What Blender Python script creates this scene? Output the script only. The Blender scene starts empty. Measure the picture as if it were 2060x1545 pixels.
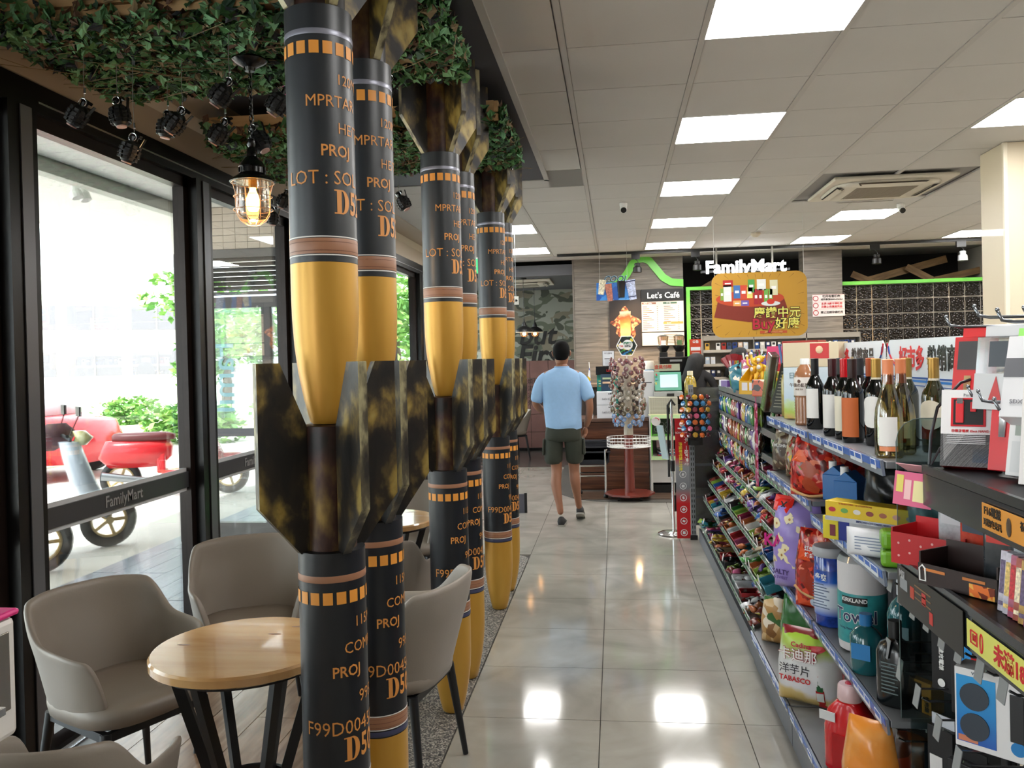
import bpy, bmesh, math, random
from mathutils import Vector, Matrix, Euler
PI = math.pi
rnd = random.Random(7)
SC = bpy.context.scene
COL = SC.collection
# ---------------- camera ----------------
_f, _yaw, _pit, _rol, _h, _cy = 1678.83, 0.12273, 0.00833, -0.02405, 1.55265, 736.16
_F = Vector((-math.sin(_yaw)*math.cos(_pit), math.cos(_yaw)*math.cos(_pit), -math.sin(_pit)))
_R0 = Vector((math.cos(_yaw), math.sin(_yaw), 0))
_U0 = _R0.cross(_F)
_R = _R0*math.cos(_rol)+_U0*math.sin(_rol)
_U = -_R0*math.sin(_rol)+_U0*math.cos(_rol)
cam = bpy.data.cameras.new('camera')
cam.sensor_width = 36; cam.lens = 36*_f/2060
cam.shift_y = -(772.5-_cy)/2060
cam.clip_start = 0.05; cam.clip_end = 300
co = bpy.data.objects.new('camera', cam); COL.objects.link(co)
mw = Matrix(((_R.x,_U.x,-_F.x,0),(_R.y,_U.y,-_F.y,0),(_R.z,_U.z,-_F.z,_h),(0,0,0,1)))
co.matrix_world = mw
SC.camera = co
# ---------------- world, sun, exposure ----------------
w = bpy.data.worlds.new('World'); SC.world = w; w.use_nodes = True
bg = w.node_tree.nodes['Background']
bg.inputs[0].default_value = (0.93, 0.97, 1.0, 1); bg.inputs[1].default_value = 7.5
sun = bpy.data.lights.new('sun', 'SUN'); sun.energy = 12.0; sun.angle = 0.02; sun.color = (1, .96, .9)
so = bpy.data.objects.new('sun', sun); COL.objects.link(so)
so.rotation_euler = (math.radians(28), math.radians(-16), 0)
SC.view_settings.view_transform = 'Standard'; SC.view_settings.look = 'None'
SC.view_settings.exposure = 0.0; SC.view_settings.gamma = 1; SC.view_settings.use_curve_mapping = False
SC.cycles.use_denoising = True
SC.cycles.max_bounces = 7; SC.cycles.diffuse_bounces = 4; SC.cycles.glossy_bounces = 3
SC.cycles.transparent_max_bounces = 12; SC.cycles.transmission_bounces = 4
SC.cycles.sample_clamp_indirect = 6
SC.cycles.caustics_reflective = False; SC.cycles.caustics_refractive = False
PANEL_STRENGTH = 24.0

# ---------------- materials ----------------
_M = {}
def srgb(h):
    if isinstance(h, str):
        h = h.lstrip('#'); c = [int(h[i:i+2], 16)/255 for i in (0, 2, 4)]
    else: c = h
    return tuple((x/12.92 if x <= .04045 else ((x+.055)/1.055)**2.4) for x in c)+(1,)
def newmat(name):
    m = bpy.data.materials.new(name); m.use_nodes = True
    return m, m.node_tree, m.node_tree.nodes['Principled BSDF']
def mat(c, rough=.5, metal=0, spec=.5, var=0, scale=20, bump=0, emit=0, alpha=1, trans=0, coat=0, stretch=None):
    key = (str(c), rough, metal, spec, var, scale, bump, emit, alpha, trans, coat, str(stretch))
    if key in _M: return _M[key]
    m, nt, b = newmat('m_%d' % len(_M))
    col = srgb(c)
    b.inputs['Base Color'].default_value = col
    b.inputs['Roughness'].default_value = rough; b.inputs['Metallic'].default_value = metal
    b.inputs['Specular IOR Level'].default_value = spec
    b.inputs['Transmission Weight'].default_value = trans; b.inputs['Coat Weight'].default_value = coat
    b.inputs['Alpha'].default_value = alpha
    if emit:
        b.inputs['Emission Color'].default_value = col; b.inputs['Emission Strength'].default_value = emit
    if var or bump:
        tc = nt.nodes.new('ShaderNodeTexCoord'); no = nt.nodes.new('ShaderNodeTexNoise')
        mp = nt.nodes.new('ShaderNodeMapping')
        if stretch: mp.inputs['Scale'].default_value = stretch
        nt.links.new(tc.outputs['Object'], mp.inputs['Vector']); nt.links.new(mp.outputs[0], no.inputs['Vector'])
        no.inputs['Scale'].default_value = scale; no.inputs['Detail'].default_value = 4
        if var:
            hs = nt.nodes.new('ShaderNodeHueSaturation'); hs.inputs['Color'].default_value = col
            mr = nt.nodes.new('ShaderNodeMapRange'); mr.inputs[1].default_value = .3; mr.inputs[2].default_value = .7
            mr.inputs[3].default_value = 1-var; mr.inputs[4].default_value = 1+var
            nt.links.new(no.outputs[0], mr.inputs[0]); nt.links.new(mr.outputs[0], hs.inputs['Value'])
            nt.links.new(hs.outputs[0], b.inputs['Base Color'])
        if bump:
            bp = nt.nodes.new('ShaderNodeBump'); bp.inputs['Strength'].default_value = bump; bp.inputs['Distance'].default_value = .01
            nt.links.new(no.outputs[0], bp.inputs['Height']); nt.links.new(bp.outputs[0], b.inputs['Normal'])
    _M[key] = m
    return m
def rampmat(name, stops, scale=6, stretch=(1,1,1), rough=.5, metal=0, detail=4, interp='LINEAR', coat=0, noise=True, axis=None, bump=0, dist=0, spec=.5):
    """noise (or object-axis) driven colour ramp; stops = [(pos,'#hex'),...]"""
    key = 'R'+name
    if key in _M: return _M[key]
    m, nt, b = newmat(name)
    b.inputs['Roughness'].default_value = rough; b.inputs['Metallic'].default_value = metal; b.inputs['Coat Weight'].default_value = coat
    b.inputs['Specular IOR Level'].default_value = spec
    tc = nt.nodes.new('ShaderNodeTexCoord'); mp = nt.nodes.new('ShaderNodeMapping'); mp.inputs['Scale'].default_value = stretch
    nt.links.new(tc.outputs['Object'], mp.inputs['Vector'])
    cr = nt.nodes.new('ShaderNodeValToRGB'); cr.color_ramp.interpolation = interp
    e = cr.color_ramp.elements
    while len(e) < len(stops): e.new(.5)
    for i, (p, c) in enumerate(stops): e[i].position = p; e[i].color = srgb(c)
    if axis is None:
        no = nt.nodes.new('ShaderNodeTexNoise'); no.inputs['Scale'].default_value = scale; no.inputs['Detail'].default_value = detail
        no.inputs['Distortion'].default_value = dist
        nt.links.new(mp.outputs[0], no.inputs['Vector']); src = no.outputs[0]
    else:
        sp = nt.nodes.new('ShaderNodeSeparateXYZ'); nt.links.new(mp.outputs[0], sp.inputs[0])
        mr = nt.nodes.new('ShaderNodeMapRange'); mr.inputs[1].default_value = axis[1]; mr.inputs[2].default_value = axis[2]
        nt.links.new(sp.outputs['XYZ'.index(axis[0])], mr.inputs[0]); src = mr.outputs[0]
        if noise:
            no = nt.nodes.new('ShaderNodeTexNoise'); no.inputs['Scale'].default_value = scale
            nt.links.new(mp.outputs[0], no.inputs['Vector'])
            ma = nt.nodes.new('ShaderNodeMath'); ma.operation = 'MULTIPLY_ADD'; ma.inputs[1].default_value = .3; 
            mb_ = nt.nodes.new('ShaderNodeMath'); mb_.operation = 'SUBTRACT'; mb_.inputs[1].default_value = .15
            nt.links.new(no.outputs[0], ma.inputs[0]); nt.links.new(src, ma.inputs[2]); nt.links.new(ma.outputs[0], mb_.inputs[0]); src = mb_.outputs[0]
    nt.links.new(src, cr.inputs[0]); nt.links.new(cr.outputs[0], b.inputs['Base Color'])
    if bump:
        bp = nt.nodes.new('ShaderNodeBump'); bp.inputs['Strength'].default_value = bump; bp.inputs['Distance'].default_value = .01
        nt.links.new(src, bp.inputs['Height']); nt.links.new(bp.outputs[0], b.inputs['Normal'])
    _M[key] = m
    return m
def printmat(name, base, blobs, scale=30, rough=.3, thr=.52):
    """busy printed packaging: voronoi cells of several colours on a base colour"""
    key = 'P'+name
    if key in _M: return _M[key]
    m, nt, b = newmat(name); b.inputs['Roughness'].default_value = rough
    tc = nt.nodes.new('ShaderNodeTexCoord'); vo = nt.nodes.new('ShaderNodeTexVoronoi'); vo.inputs['Scale'].default_value = scale
    nt.links.new(tc.outputs['Object'], vo.inputs['Vector'])
    sp = nt.nodes.new('ShaderNodeSeparateColor'); nt.links.new(vo.outputs['Color'], sp.inputs[0])
    cr = nt.nodes.new('ShaderNodeValToRGB'); cr.color_ramp.interpolation = 'CONSTANT'
    n = len(blobs); e = cr.color_ramp.elements
    stops = [(0, base)]+[(thr+(1-thr)*i/n, c) for i, c in enumerate(blobs)]
    while len(e) < len(stops): e.new(.5)
    for i, (p, c) in enumerate(stops): e[i].position = p; e[i].color = srgb(c)
    nt.links.new(sp.outputs[0], cr.inputs[0]); nt.links.new(cr.outputs[0], b.inputs['Base Color'])
    _M[key] = m
    return m
def glassmat(tint='#ffffff', refl=.08, rough=0.0, dens=1.0):
    key = ('G', tint, refl, rough, dens)
    if key in _M: return _M[key]
    m = bpy.data.materials.new('glass'); m.use_nodes = True; nt = m.node_tree; nt.nodes.clear()
    o = nt.nodes.new('ShaderNodeOutputMaterial'); mx = nt.nodes.new('ShaderNodeMixShader')
    tr = nt.nodes.new('ShaderNodeBsdfTransparent'); gl = nt.nodes.new('ShaderNodeBsdfGlossy'); lw = nt.nodes.new('ShaderNodeLayerWeight')
    lw.inputs[0].default_value = .35
    ma = nt.nodes.new('ShaderNodeMath'); ma.operation = 'MULTIPLY_ADD'; ma.inputs[1].default_value = .5; ma.inputs[2].default_value = refl
    tr.inputs[0].default_value = srgb(tint); gl.inputs['Roughness'].default_value = rough
    nt.links.new(lw.outputs['Fresnel'], ma.inputs[0]); nt.links.new(ma.outputs[0], mx.inputs[0])
    nt.links.new(tr.outputs[0], mx.inputs[1]); nt.links.new(gl.outputs[0], mx.inputs[2]); nt.links.new(mx.outputs[0], o.inputs[0])
    _M[key] = m
    return m
GLASS = glassmat('#f4f8f8', .04)
PLASTIC = glassmat('#eef2f4', .12, .15)
BLACK = mat('#0c0c0d', .45); BLACKG = mat('#0a0a0b', .2); WHITE = mat('#efefed', .5); CHROME = mat('#d8dadc', .15, 1)
STEEL = mat('#8f9398', .35, .9); GREY = mat('#85888c', .5); DARK = mat('#26272a', .5); RED = mat('#c41a1e', .4); BLUE = mat('#1f56b0', .4)

# ---------------- mesh building ----------------
class MB:
    def __init__(s): s.v = []; s.f = []; s.mi = []; s.cur = 0
    def m(s, i): s.cur = i; return s
    def add(s, vs, fs):
        o = len(s.v); s.v += [tuple(v) for v in vs]; s.f += [tuple(i+o for i in f) for f in fs]; s.mi += [s.cur]*len(fs); return s
    def box(s, c, d, rot=None, M=None):
        x, y, z = d[0]/2, d[1]/2, d[2]/2
        vs = [Vector((a*x, b*y, e*z)) for a in (-1, 1) for b in (-1, 1) for e in (-1, 1)]
        if rot: 
            R = Euler(rot).to_matrix(); vs = [R@v for v in vs]
        vs = [v+Vector(c) for v in vs]
        if M: vs = [M@v for v in vs]
        return s.add(vs, [(0,1,3,2),(4,6,7,5),(0,4,5,1),(2,3,7,6),(0,2,6,4),(1,5,7,3)])
    def bb(s, x0, x1, y0, y1, z0, z1): return s.box(((x0+x1)/2, (y0+y1)/2, (z0+z1)/2), (abs(x1-x0), abs(y1-y0), abs(z1-z0)))
    def cyl(s, p0, p1, r0, r1=None, n=12, caps=True):
        if r1 is None: r1 = r0
        p0, p1 = Vector(p0), Vector(p1); d = (p1-p0)
        if d.length < 1e-7: return s
        q = d.normalized().to_track_quat('Z', 'Y').to_matrix()
        vs = []
        for p, r in ((p0, r0), (p1, r1)):
            for i in range(n):
                a = 2*PI*i/n; vs.append(p+q@Vector((math.cos(a)*r, math.sin(a)*r, 0)))
        fs = [(i, (i+1) % n, n+(i+1) % n, n+i) for i in range(n)]
        if caps: fs += [tuple(range(n-1, -1, -1)), tuple(range(n, 2*n))]
        return s.add(vs, fs)
    def tube(s, pts, r, n=8, closed=False):
        pts = [Vector(p) for p in pts]; k = len(pts); vs = []
        rr = r if isinstance(r, (list, tuple)) else [r]*k
        for i, p in enumerate(pts):
            a = pts[(i-1) % k] if (i or closed) else p; b = pts[(i+1) % k] if (i < k-1 or closed) else p
            t = (b-a).normalized()
            if i == 0: ref = Vector((0, 0, 1)) if abs(t.z) < .9 else Vector((1, 0, 0)); u = t.cross(ref).normalized()
            else: u = (u-t*u.dot(t)).normalized()
            w_ = u.cross(t)
            for j in range(n):
                an = 2*PI*j/n; vs.append(p+(u*math.cos(an)+w_*math.sin(an))*rr[i])
        fs = []
        for i in range(k if closed else k-1):
            for j in range(n): fs.append((i*n+j, i*n+(j+1) % n, ((i+1) % k)*n+(j+1) % n, ((i+1) % k)*n+j))
        if not closed: fs += [tuple(range(n-1, -1, -1)), tuple(range((k-1)*n, k*n))]
        return s.add(vs, fs)
    def lathe(s, prof, c=(0,0,0), n=24, M=None, mats=None):
        """prof [(r,z)...]; mats optional list of material index per segment"""
        c = Vector(c); vs = []
        for r, z in prof:
            for i in range(n):
                a = 2*PI*i/n; v = Vector((r*math.cos(a), r*math.sin(a), z)); v = (M@v if M else v)+c; vs.append(v)
        o = len(s.v); s.v += [tuple(v) for v in vs]
        for k in range(len(prof)-1):
            for i in range(n):
                s.f.append((o+k*n+i, o+k*n+(i+1) % n, o+(k+1)*n+(i+1) % n, o+(k+1)*n+i)); s.mi.append(mats[k] if mats else s.cur)
        if prof[0][0] > 1e-5: s.f.append(tuple(o+i for i in range(n-1, -1, -1))); s.mi.append(mats[0] if mats else s.cur)
        if prof[-1][0] > 1e-5: s.f.append(tuple(o+(len(prof)-1)*n+i for i in range(n))); s.mi.append(mats[-1] if mats else s.cur)
        return s
    def prism(s, poly, t, M=None, flip=False):
        """polygon in local XZ (x,z), extruded along local Y by t (centred)"""
        n = len(poly); vs = [Vector((x, -t/2, z)) for x, z in poly]+[Vector((x, t/2, z)) for x, z in poly]
        if M: vs = [M@v for v in vs]
        fs = [tuple(range(n)), tuple(range(2*n-1, n-1, -1))]+[(i, n+i, n+(i+1) % n, (i+1) % n) for i in range(n)]
        return s.add(vs, fs)
    def loft(s, rings, n=16, cap=True, closedp=2.0):
        """rings: (centre, rx, ry, rotz, tiltx) superellipse rings"""
        vs = []
        for rg in rings:
            c = Vector(rg[0]); rx, ry = rg[1], rg[2]; E_ = Euler((rg[4] if len(rg) > 4 else 0, rg[5] if len(rg) > 5 else 0, rg[3] if len(rg) > 3 else 0)).to_matrix()
            for i in range(n):
                a = 2*PI*i/n; ca, sa = math.cos(a), math.sin(a)
                e = 2/closedp
                v = Vector((rx*math.copysign(abs(ca)**e, ca), ry*math.copysign(abs(sa)**e, sa), 0)); vs.append(c+E_@v)
        fs = []
        for k in range(len(rings)-1):
            for i in range(n): fs.append((k*n+i, k*n+(i+1) % n, (k+1)*n+(i+1) % n, (k+1)*n+i))
        if cap: fs += [tuple(range(n-1, -1, -1)), tuple(range((len(rings)-1)*n, len(rings)*n))]
        return s.add(vs, fs)
    def ball(s, c, r, n=10, sc=(1,1,1), M=None):
        k = max(4, n//2); prof = [(max(1e-6, math.sin(PI*i/k)*r), -math.cos(PI*i/k)*r) for i in range(k+1)]
        S = Matrix.Diagonal((*sc, 1)).to_3x3()
        if M: S = M@S
        return s.lathe(prof, c, n, M=S)
    def mesh(s, name, mats, smooth=False):
        me = bpy.data.meshes.new(name); me.from_pydata(s.v, [], s.f)
        for m in (mats if isinstance(mats, (list, tuple)) else [mats]): me.materials.append(m)
        if any(s.mi): me.polygons.foreach_set('material_index', s.mi)
        if smooth: 
            me.shade_smooth()
        me.update(); return me
    def build(s, name, mats, parent=None, smooth=False, bevel=0, loc=None, sub=0, seg=2, **kw):
        me = s.mesh(name, mats, smooth)
        if smooth and smooth != 'all': _sharp(me, 40)
        return place(name, me, parent, bevel, loc, sub, seg, **kw)
def _sharp(me, deg):
    bm = bmesh.new(); bm.from_mesh(me); 
    bmesh.ops.remove_doubles(bm, verts=bm.verts, dist=1e-6)
    bmesh.ops.recalc_face_normals(bm, faces=bm.faces)
    th = math.radians(deg)
    for e in bm.edges:
        if len(e.link_faces) == 2 and e.calc_face_angle(0) > th: e.smooth = False
    bm.to_mesh(me); bm.free()
def place(name, me, parent=None, bevel=0, loc=None, sub=0, seg=2, rot=None, label=None, cat=None, group=None, kind=None):
    o = bpy.data.objects.new(name, me); COL.objects.link(o)
    if parent: o.parent = parent
    if loc: o.location = loc
    if rot: o.rotation_euler = rot
    if bevel:
        b = o.modifiers.new('b', 'BEVEL'); b.width = bevel; b.segments = seg; b.limit_method = 'ANGLE'; b.angle_limit = .6
    if sub:
        b = o.modifiers.new('s', 'SUBSURF'); b.levels = b.render_levels = sub
    tag(o, label, cat, group, kind)
    return o
def tag(o, label=None, cat=None, group=None, kind=None):
    if label: o['label'] = label
    if cat: o['category'] = cat
    if group: o['group'] = group
    if kind: o['kind'] = kind
    return o
def thing(name, label, cat, loc=(0,0,0), rotz=0, group=None, rot=None):
    o = bpy.data.objects.new(name, None); COL.objects.link(o); o.empty_display_size = .05
    o.location = loc; o.rotation_euler = rot if rot else (0, 0, rotz)
    return tag(o, label, cat, group)
def struct(name, mb, mats, parent=None, **kw):
    o = mb.build(name, mats, parent, **kw)
    if not parent: o['kind'] = 'structure'
    return o
def copytree(o, parent=None, loc=None, rotz=None, label=None, group=None):
    c = o.copy(); COL.objects.link(c); c.parent = parent
    if loc is not None: c.location = loc
    if rotz is not None: c.rotation_euler = (0, 0, rotz) if not isinstance(rotz, tuple) else rotz
    if label: c['label'] = label
    if group: c['group'] = group
    for ch in o.children: copytree(ch, c)
    return c
_TX = {}
def slice_x(bm, step=.008):
    xs = [v.co.x for v in bm.verts]; x = min(xs)+step
    while x < max(xs):
        bmesh.ops.bisect_plane(bm, geom=bm.verts[:]+bm.edges[:]+bm.faces[:], plane_co=(x, 0, 0), plane_no=(1, 0, 0), dist=1e-6); x += step
def textmesh(s, size, bold=0, ext=0, align='CENTER', shear=0, spacing=1):
    k = (s, size, bold, ext, align, shear, spacing)
    if k in _TX: return _TX[k]
    cu = bpy.data.curves.new('t', 'FONT'); cu.body = s; cu.size = 1; cu.align_x = align; cu.align_y = 'CENTER'
    cu.offset = bold; cu.extrude = ext/size; cu.resolution_u = 2; cu.shear = shear; cu.space_character = spacing
    ob = bpy.data.objects.new('t', cu); COL.objects.link(ob)
    dg = bpy.context.evaluated_depsgraph_get()
    me = bpy.data.meshes.new_from_object(ob.evaluated_get(dg))
    bpy.data.objects.remove(ob); bpy.data.curves.remove(cu); me.transform(Matrix.Scale(size, 4))
    _TX[k] = me
    return me
FX = (PI/2, 0, -PI/2)   # text that faces -X
FY = (PI/2, 0, 0)       # text that faces -Y
def txt(s, size, m, parent, loc, rot=FY, bold=.0, ext=0.0006, name='lettering', align='CENTER', sx=1, shear=0, spacing=1):
    me = textmesh(s, size, bold, ext, align, shear, spacing)
    if len(me.materials): me = me.copy(); me.materials.clear()
    me.materials.append(m)
    o = place(name, me, parent, loc=loc, rot=rot)
    if sx != 1: o.scale = (sx, 1, 1)
    return o

# ================= SETTING =================
H = 2.926
tile_m, nt, b_ = newmat('floor_tile')
b_.inputs['Roughness'].default_value = .09; b_.inputs['Specular IOR Level'].default_value = .75
_tc = nt.nodes.new('ShaderNodeTexCoord'); _oi = nt.nodes.new('ShaderNodeObjectInfo'); _va = nt.nodes.new('ShaderNodeVectorMath'); _va.operation = 'ADD'
_no = nt.nodes.new('ShaderNodeTexNoise'); _no.inputs['Scale'].default_value = 2.2; _no.inputs['Detail'].default_value = 6; _no.inputs['Distortion'].default_value = 1.2
_cr = nt.nodes.new('ShaderNodeValToRGB'); _e = _cr.color_ramp.elements
_e[0].position = .3; _e[0].color = srgb('#8f8b83'); _e[1].position = .7; _e[1].color = srgb('#aba79e')
nt.links.new(_tc.outputs['Object'], _va.inputs[0]); nt.links.new(_oi.outputs['Location'], _va.inputs[1])
nt.links.new(_va.outputs[0], _no.inputs['Vector']); nt.links.new(_no.outputs[0], _cr.inputs[0]); nt.links.new(_cr.outputs[0], b_.inputs['Base Color'])
grout = mat('#3d3a36', .8)
floor = struct('floor', MB().bb(-2.34, 5.2, -2.5, 14.4, -.06, -.012), grout)
me_t = MB().box((0,0,-.006), (.5965,.5965,.012)).mesh('floor_tile', tile_m)
for i in range(-4, 8):
    for j in range(-6, 15):
        x0 = -.096+.6*i; y0 = 3.566+.6*j-.6
        if x0 < -.75 and y0 < 6.4: continue
        if x0 < -1.95: continue
        if x0 > 4.9: continue
        if y0 > 11.7: continue
        place('floor_tile', me_t, floor, loc=(x0+.3, y0+.3, 0))
wood_m = rampmat('wood_floor', [(.25, '#6b5140'), (.5, '#8e7159'), (.75, '#a68b73')], scale=3, stretch=(9, 1, 1), rough=.22, detail=8, dist=.6, coat=.1)
me_w = MB().box((0,0,-.006), (.1965,1.196,.012)).mesh('floor_plank', wood_m)
for i in range(8):
    for j in range(-3, 9):
        x = -.80-.2*i; y = 1.1+1.2*j+(.6 if i % 2 else 0)
        if x > -.9 : continue
        if x > -1.9 and y > 6.3: continue
        place('floor_plank', me_w, floor, loc=(x-.1, y, 0))
grav_m = printmat('gravel', '#55524d', ['#8b867c', '#2d2b29', '#a39c90', '#6a645b', '#3f3c39'], scale=170, rough=.6, thr=.2)
g = MB(); pts = [(-.70, 0), (-.70, 6.38)]+[(-.80+.10*math.cos(a), 6.38+.16*math.sin(a)) for a in (0.4, .8, 1.2, 1.57, 2, 2.4, 2.8)]+[(-1.0, 6.3), (-1.0, 0)]
n = len(pts)
g.add([(x, y, .003) for x, y in pts]+[(x, y, -.012) for x, y in pts], [tuple(range(n))]+[(i, n+i, n+(i+1) % n, (i+1) % n) for i in range(n)])
for k in range(2600):
    x = rnd.uniform(-.98, -.71); y = rnd.uniform(1.9, 6.4); r = rnd.uniform(.002, .0048)
    g.add([(x-r, y, .003), (x, y-r, .003), (x+r, y, .003), (x, y+r, .003), (x, y, .003+r*.8)], [(0,1,4), (1,2,4), (2,3,4), (3,0,4)])
tag(g.build('pebble_strip', grav_m), kind='structure')
# grey wood floor of the far seating area and the counter plinth
gw = rampmat('grey_wood', [(.3, '#3a3634'), (.7, '#5a5450')], scale=3, stretch=(1, 8, 1), rough=.25, detail=6)
me_g = MB().box((0,0,-.004), (1.196,.1965,.014)).mesh('floor_plank', gw)
for j in range(13):
    for i in range(2): place('floor_plank', me_g, floor, loc=(-1.9+1.2*i+(.5 if j % 2 else 0)+.3, 11.95+.2*j, 0))
matm = mat('#4c4843', .6, var=.2, scale=60)
pl = MB(); pts = [(-.75, 12.0), (-.72, 9.9), (-.66, 9.5), (-.5, 9.2), (-.3, 9.03), (-.05, 8.94), (.3, 8.92), (.75, 8.92), (.75, 12.0)]; n = len(pts)
pl.add([(x, y, .006) for x, y in pts]+[(x, y, -.01) for x, y in pts], [tuple(range(n))]+[(i, n+i, n+(i+1) % n, (i+1) % n) for i in range(n)])
struct('trim_3', pl, matm)
me_b = MB().box((0,0,.009), (1.196,.1265,.006)).mesh('floor_plank', rampmat('brown_plank', [(.3, '#3e2f27'), (.7, '#6b5444')], scale=3, stretch=(1, 9, 1), rough=.35, detail=6))
for j in range(4): place('floor_plank', me_b, floor, loc=(.0+(.1 if j else .15), 9.15+.13*j, 0))

# ceiling
ceil_m = mat('#c9c6c2', .75, var=.02, scale=1.5)
ceiling = struct('ceiling', MB().bb(-2.6, 5.2, -2.5, 14.6, H+.02, H+.08), mat('#9a9896', .8))
me_c = MB().box((0,0,.008), (.573,.594,.012)).mesh('ceiling_panel', ceil_m)
rail_m = mat('#bdbab6', .5); gap_m = mat('#7c7976', .7)
LIGHTS = [(1, -4), (1, -1), (1, 2), (1, 5), (1, 8), (1, 11), (4, -1), (4, 2), (4, 8), (4, 11), (7, 2), (7, 5), (7, 8), (7, 11), (-2, 8), (-2, 11), (7,-1),(4,-4)]
lights = set(LIGHTS)
for k in range(-4, 9):
    for j in range(-10, 13):
        x0 = -.196+.605*k; y0 = 3.729+.6*j
        xl = x0
        if k < 0 and y0+.3 < 6.35:
            continue
        if k <= -5 or (k, j) in lights or y0 > 11.2 or (k in (3, 4) and j in (5, 6) and k*10+j in (35, 36, 45, 46)): continue
        place('ceiling_panel', me_c, ceiling, loc=(x0+.3025, y0+.3, H))
me_h = MB().box((0,0,.008), (.27,.594,.012)).mesh('ceiling_panel', ceil_m)
for j in range(-10, 5): place('ceiling_panel', me_h, ceiling, loc=(-.352, 3.729+.6*j+.3, H))
for k in range(-4, 10):
    x = -.196+.605*k
    struct('ceiling_rail', MB().bb(x-.014, x+.014, -2.4 if k >= 0 else 6.4, 11.3, H-.002, H+.012), rail_m, ceiling)
struct('ceiling_rail', MB().bb(-.505, -.47, -2.4, 6.42, H-.012, H+.012), rail_m, ceiling)
struct('ceiling_rail', MB().bb(-2.0, -.47, 6.38, 6.42, H-.012, H+.012), rail_m, ceiling)
struct('ceiling_rail', MB().bb(-1.5, 5.2, 11.3, 11.62, H-.02, H+.012), rail_m, ceiling)
# dark grey soffit over the pillars, beige strip over the windows, far dark soffit
soff = mat('#3a3b42', .55, var=.08, scale=4)
struct('ceiling_soffit', MB().bb(-2.0, -.505, -2.4, 6.38, H-.006, H+.015), soff, ceiling)
struct('ceiling_soffit', MB().bb(-2.4, -.56, 11.62, 14.4, 2.70, 2.85), mat('#4a4b50', .6), ceiling)
beige = mat('#b5a794', .6); struct('ceiling_strip', MB().bb(-2.4, -2.0, -2.4, 11.6, H-.006, H+.015), beige, ceiling)
struct('trim_1', MB().prism([(-2.34, 2.93), (-2.34, 2.88), (-2.30, 2.87), (-2.24, 2.93)], 14, Matrix.Translation((0, 4.6, 0))), mat('#c9bda9', .5))
# ceiling lights
lm, nt, b_ = newmat('panel_light'); b_.inputs['Emission Color'].default_value = (1, .985, .96, 1); b_.inputs['Emission Strength'].default_value = PANEL_STRENGTH; b_.inputs['Base Color'].default_value = (1,1,1,1)
me_l = MB().box((0,0,.006), (.58,.592,.012)).mesh('diffuser', lm)
me_f = MB().bb(-.2975,.2975,-.299,-.293,0,.012).bb(-.2975,.2975,.293,.299,0,.012).bb(-.2975,-.29,-.293,.293,0,.012).bb(.29,.2975,-.293,.293,0,.012).mesh('frame', rail_m)
LN = {(1,-1): 'nearest square ceiling light panel, cut by the top of the photo', (1,2): 'second square ceiling light panel of the row above the aisle', (1,5): 'third square ceiling light panel of the aisle row, by the banner string',
 (1,8): 'fourth square ceiling light panel of the aisle row', (1,11): 'farthest square ceiling light panel of the aisle row, by the track rail',
 (4,2): 'square ceiling light panel cut by the right photo edge', (4,8): 'square ceiling light panel just beyond the ceiling air conditioner', (4,11): 'square ceiling light panel above the shop name letters',
 (7,11): 'square ceiling light panel beside the cream pillar', (-2,8): 'square ceiling light panel behind the shell pillars, the nearer one', (-2,11): 'square ceiling light panel behind the shell pillars, the farther one'}
OUTL = ['unseen ceiling light panel '+w_ for w_ in ('over the aisle behind the viewer', 'over the electronics rack', 'behind the cream pillar', 'right of the pillar, nearer', 'right of the pillar, middle', 'far right, near the wall', 'behind the viewer on the right')]
for (k, j) in LIGHTS:
    t = thing('ceiling_light', LN[(k, j)] if (k, j) in LN else OUTL.pop(0), 'light', (-.196+.605*k+.3025, 3.729+.6*j+.3, H-.003), 0, 'square light panels in the ceiling grid')
    place('diffuser', me_l, t); place('frame', me_f, t)
# ---- left window wall ----
WX = -2.32
frame_m = mat('#231a17', .3, .4); blk = mat('#100e0e', .3, .2); lite = mat('#6d6f75', .35, .5)
struct('wall_left', MB().bb(-2.42, -2.3, -2.4, 11.6, 2.70, 3.0), beige)
bm_ = MB().bb(-2.40, -2.27, -2.4, 11.6, 2.585, 2.70)
struct('trim_2', bm_, blk); struct('trim_4', MB().bb(-2.275, -2.268, 3.1, 11, 2.622, 2.630), mat('#c8cad0', .2, .8))
tr = MB().bb(-2.42, -2.16, -2.4, 10.3, 0, .012); struct('baseboard_left', tr, blk)
struct('trim_5', MB().bb(-2.335, -2.305, -2.4, 10.3, .0125, .02), mat('#d5dae2', .2, .7))
struct('trim_6', MB().bb(-2.26, -2.225, -2.4, 10.3, .0125, .018), mat('#e5eaf2', .15, .7))
def mullion(nm, y0, y1):
    s = struct(nm, MB().bb(-2.39, -2.25, y0, y1, .012, 2.585), blk)
    struct('face', MB().bb(-2.248, -2.243, y0+(y1-y0)*.38, y1-(y1-y0)*.22, .02, 2.58), lite, s)
    return s
names = [(-.4, -.2), (1.5, 1.7), (2.90, 3.06), (4.33, 4.50), (5.72, 5.86), (7.05, 7.2), (8.35, 8.5), (9.6, 9.9)]
for n_, (a, b2) in enumerate(names): mullion('trim_%d' % (10+n_), a, b2)
bar_m = mat('#56565a', .35, .6)
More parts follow.
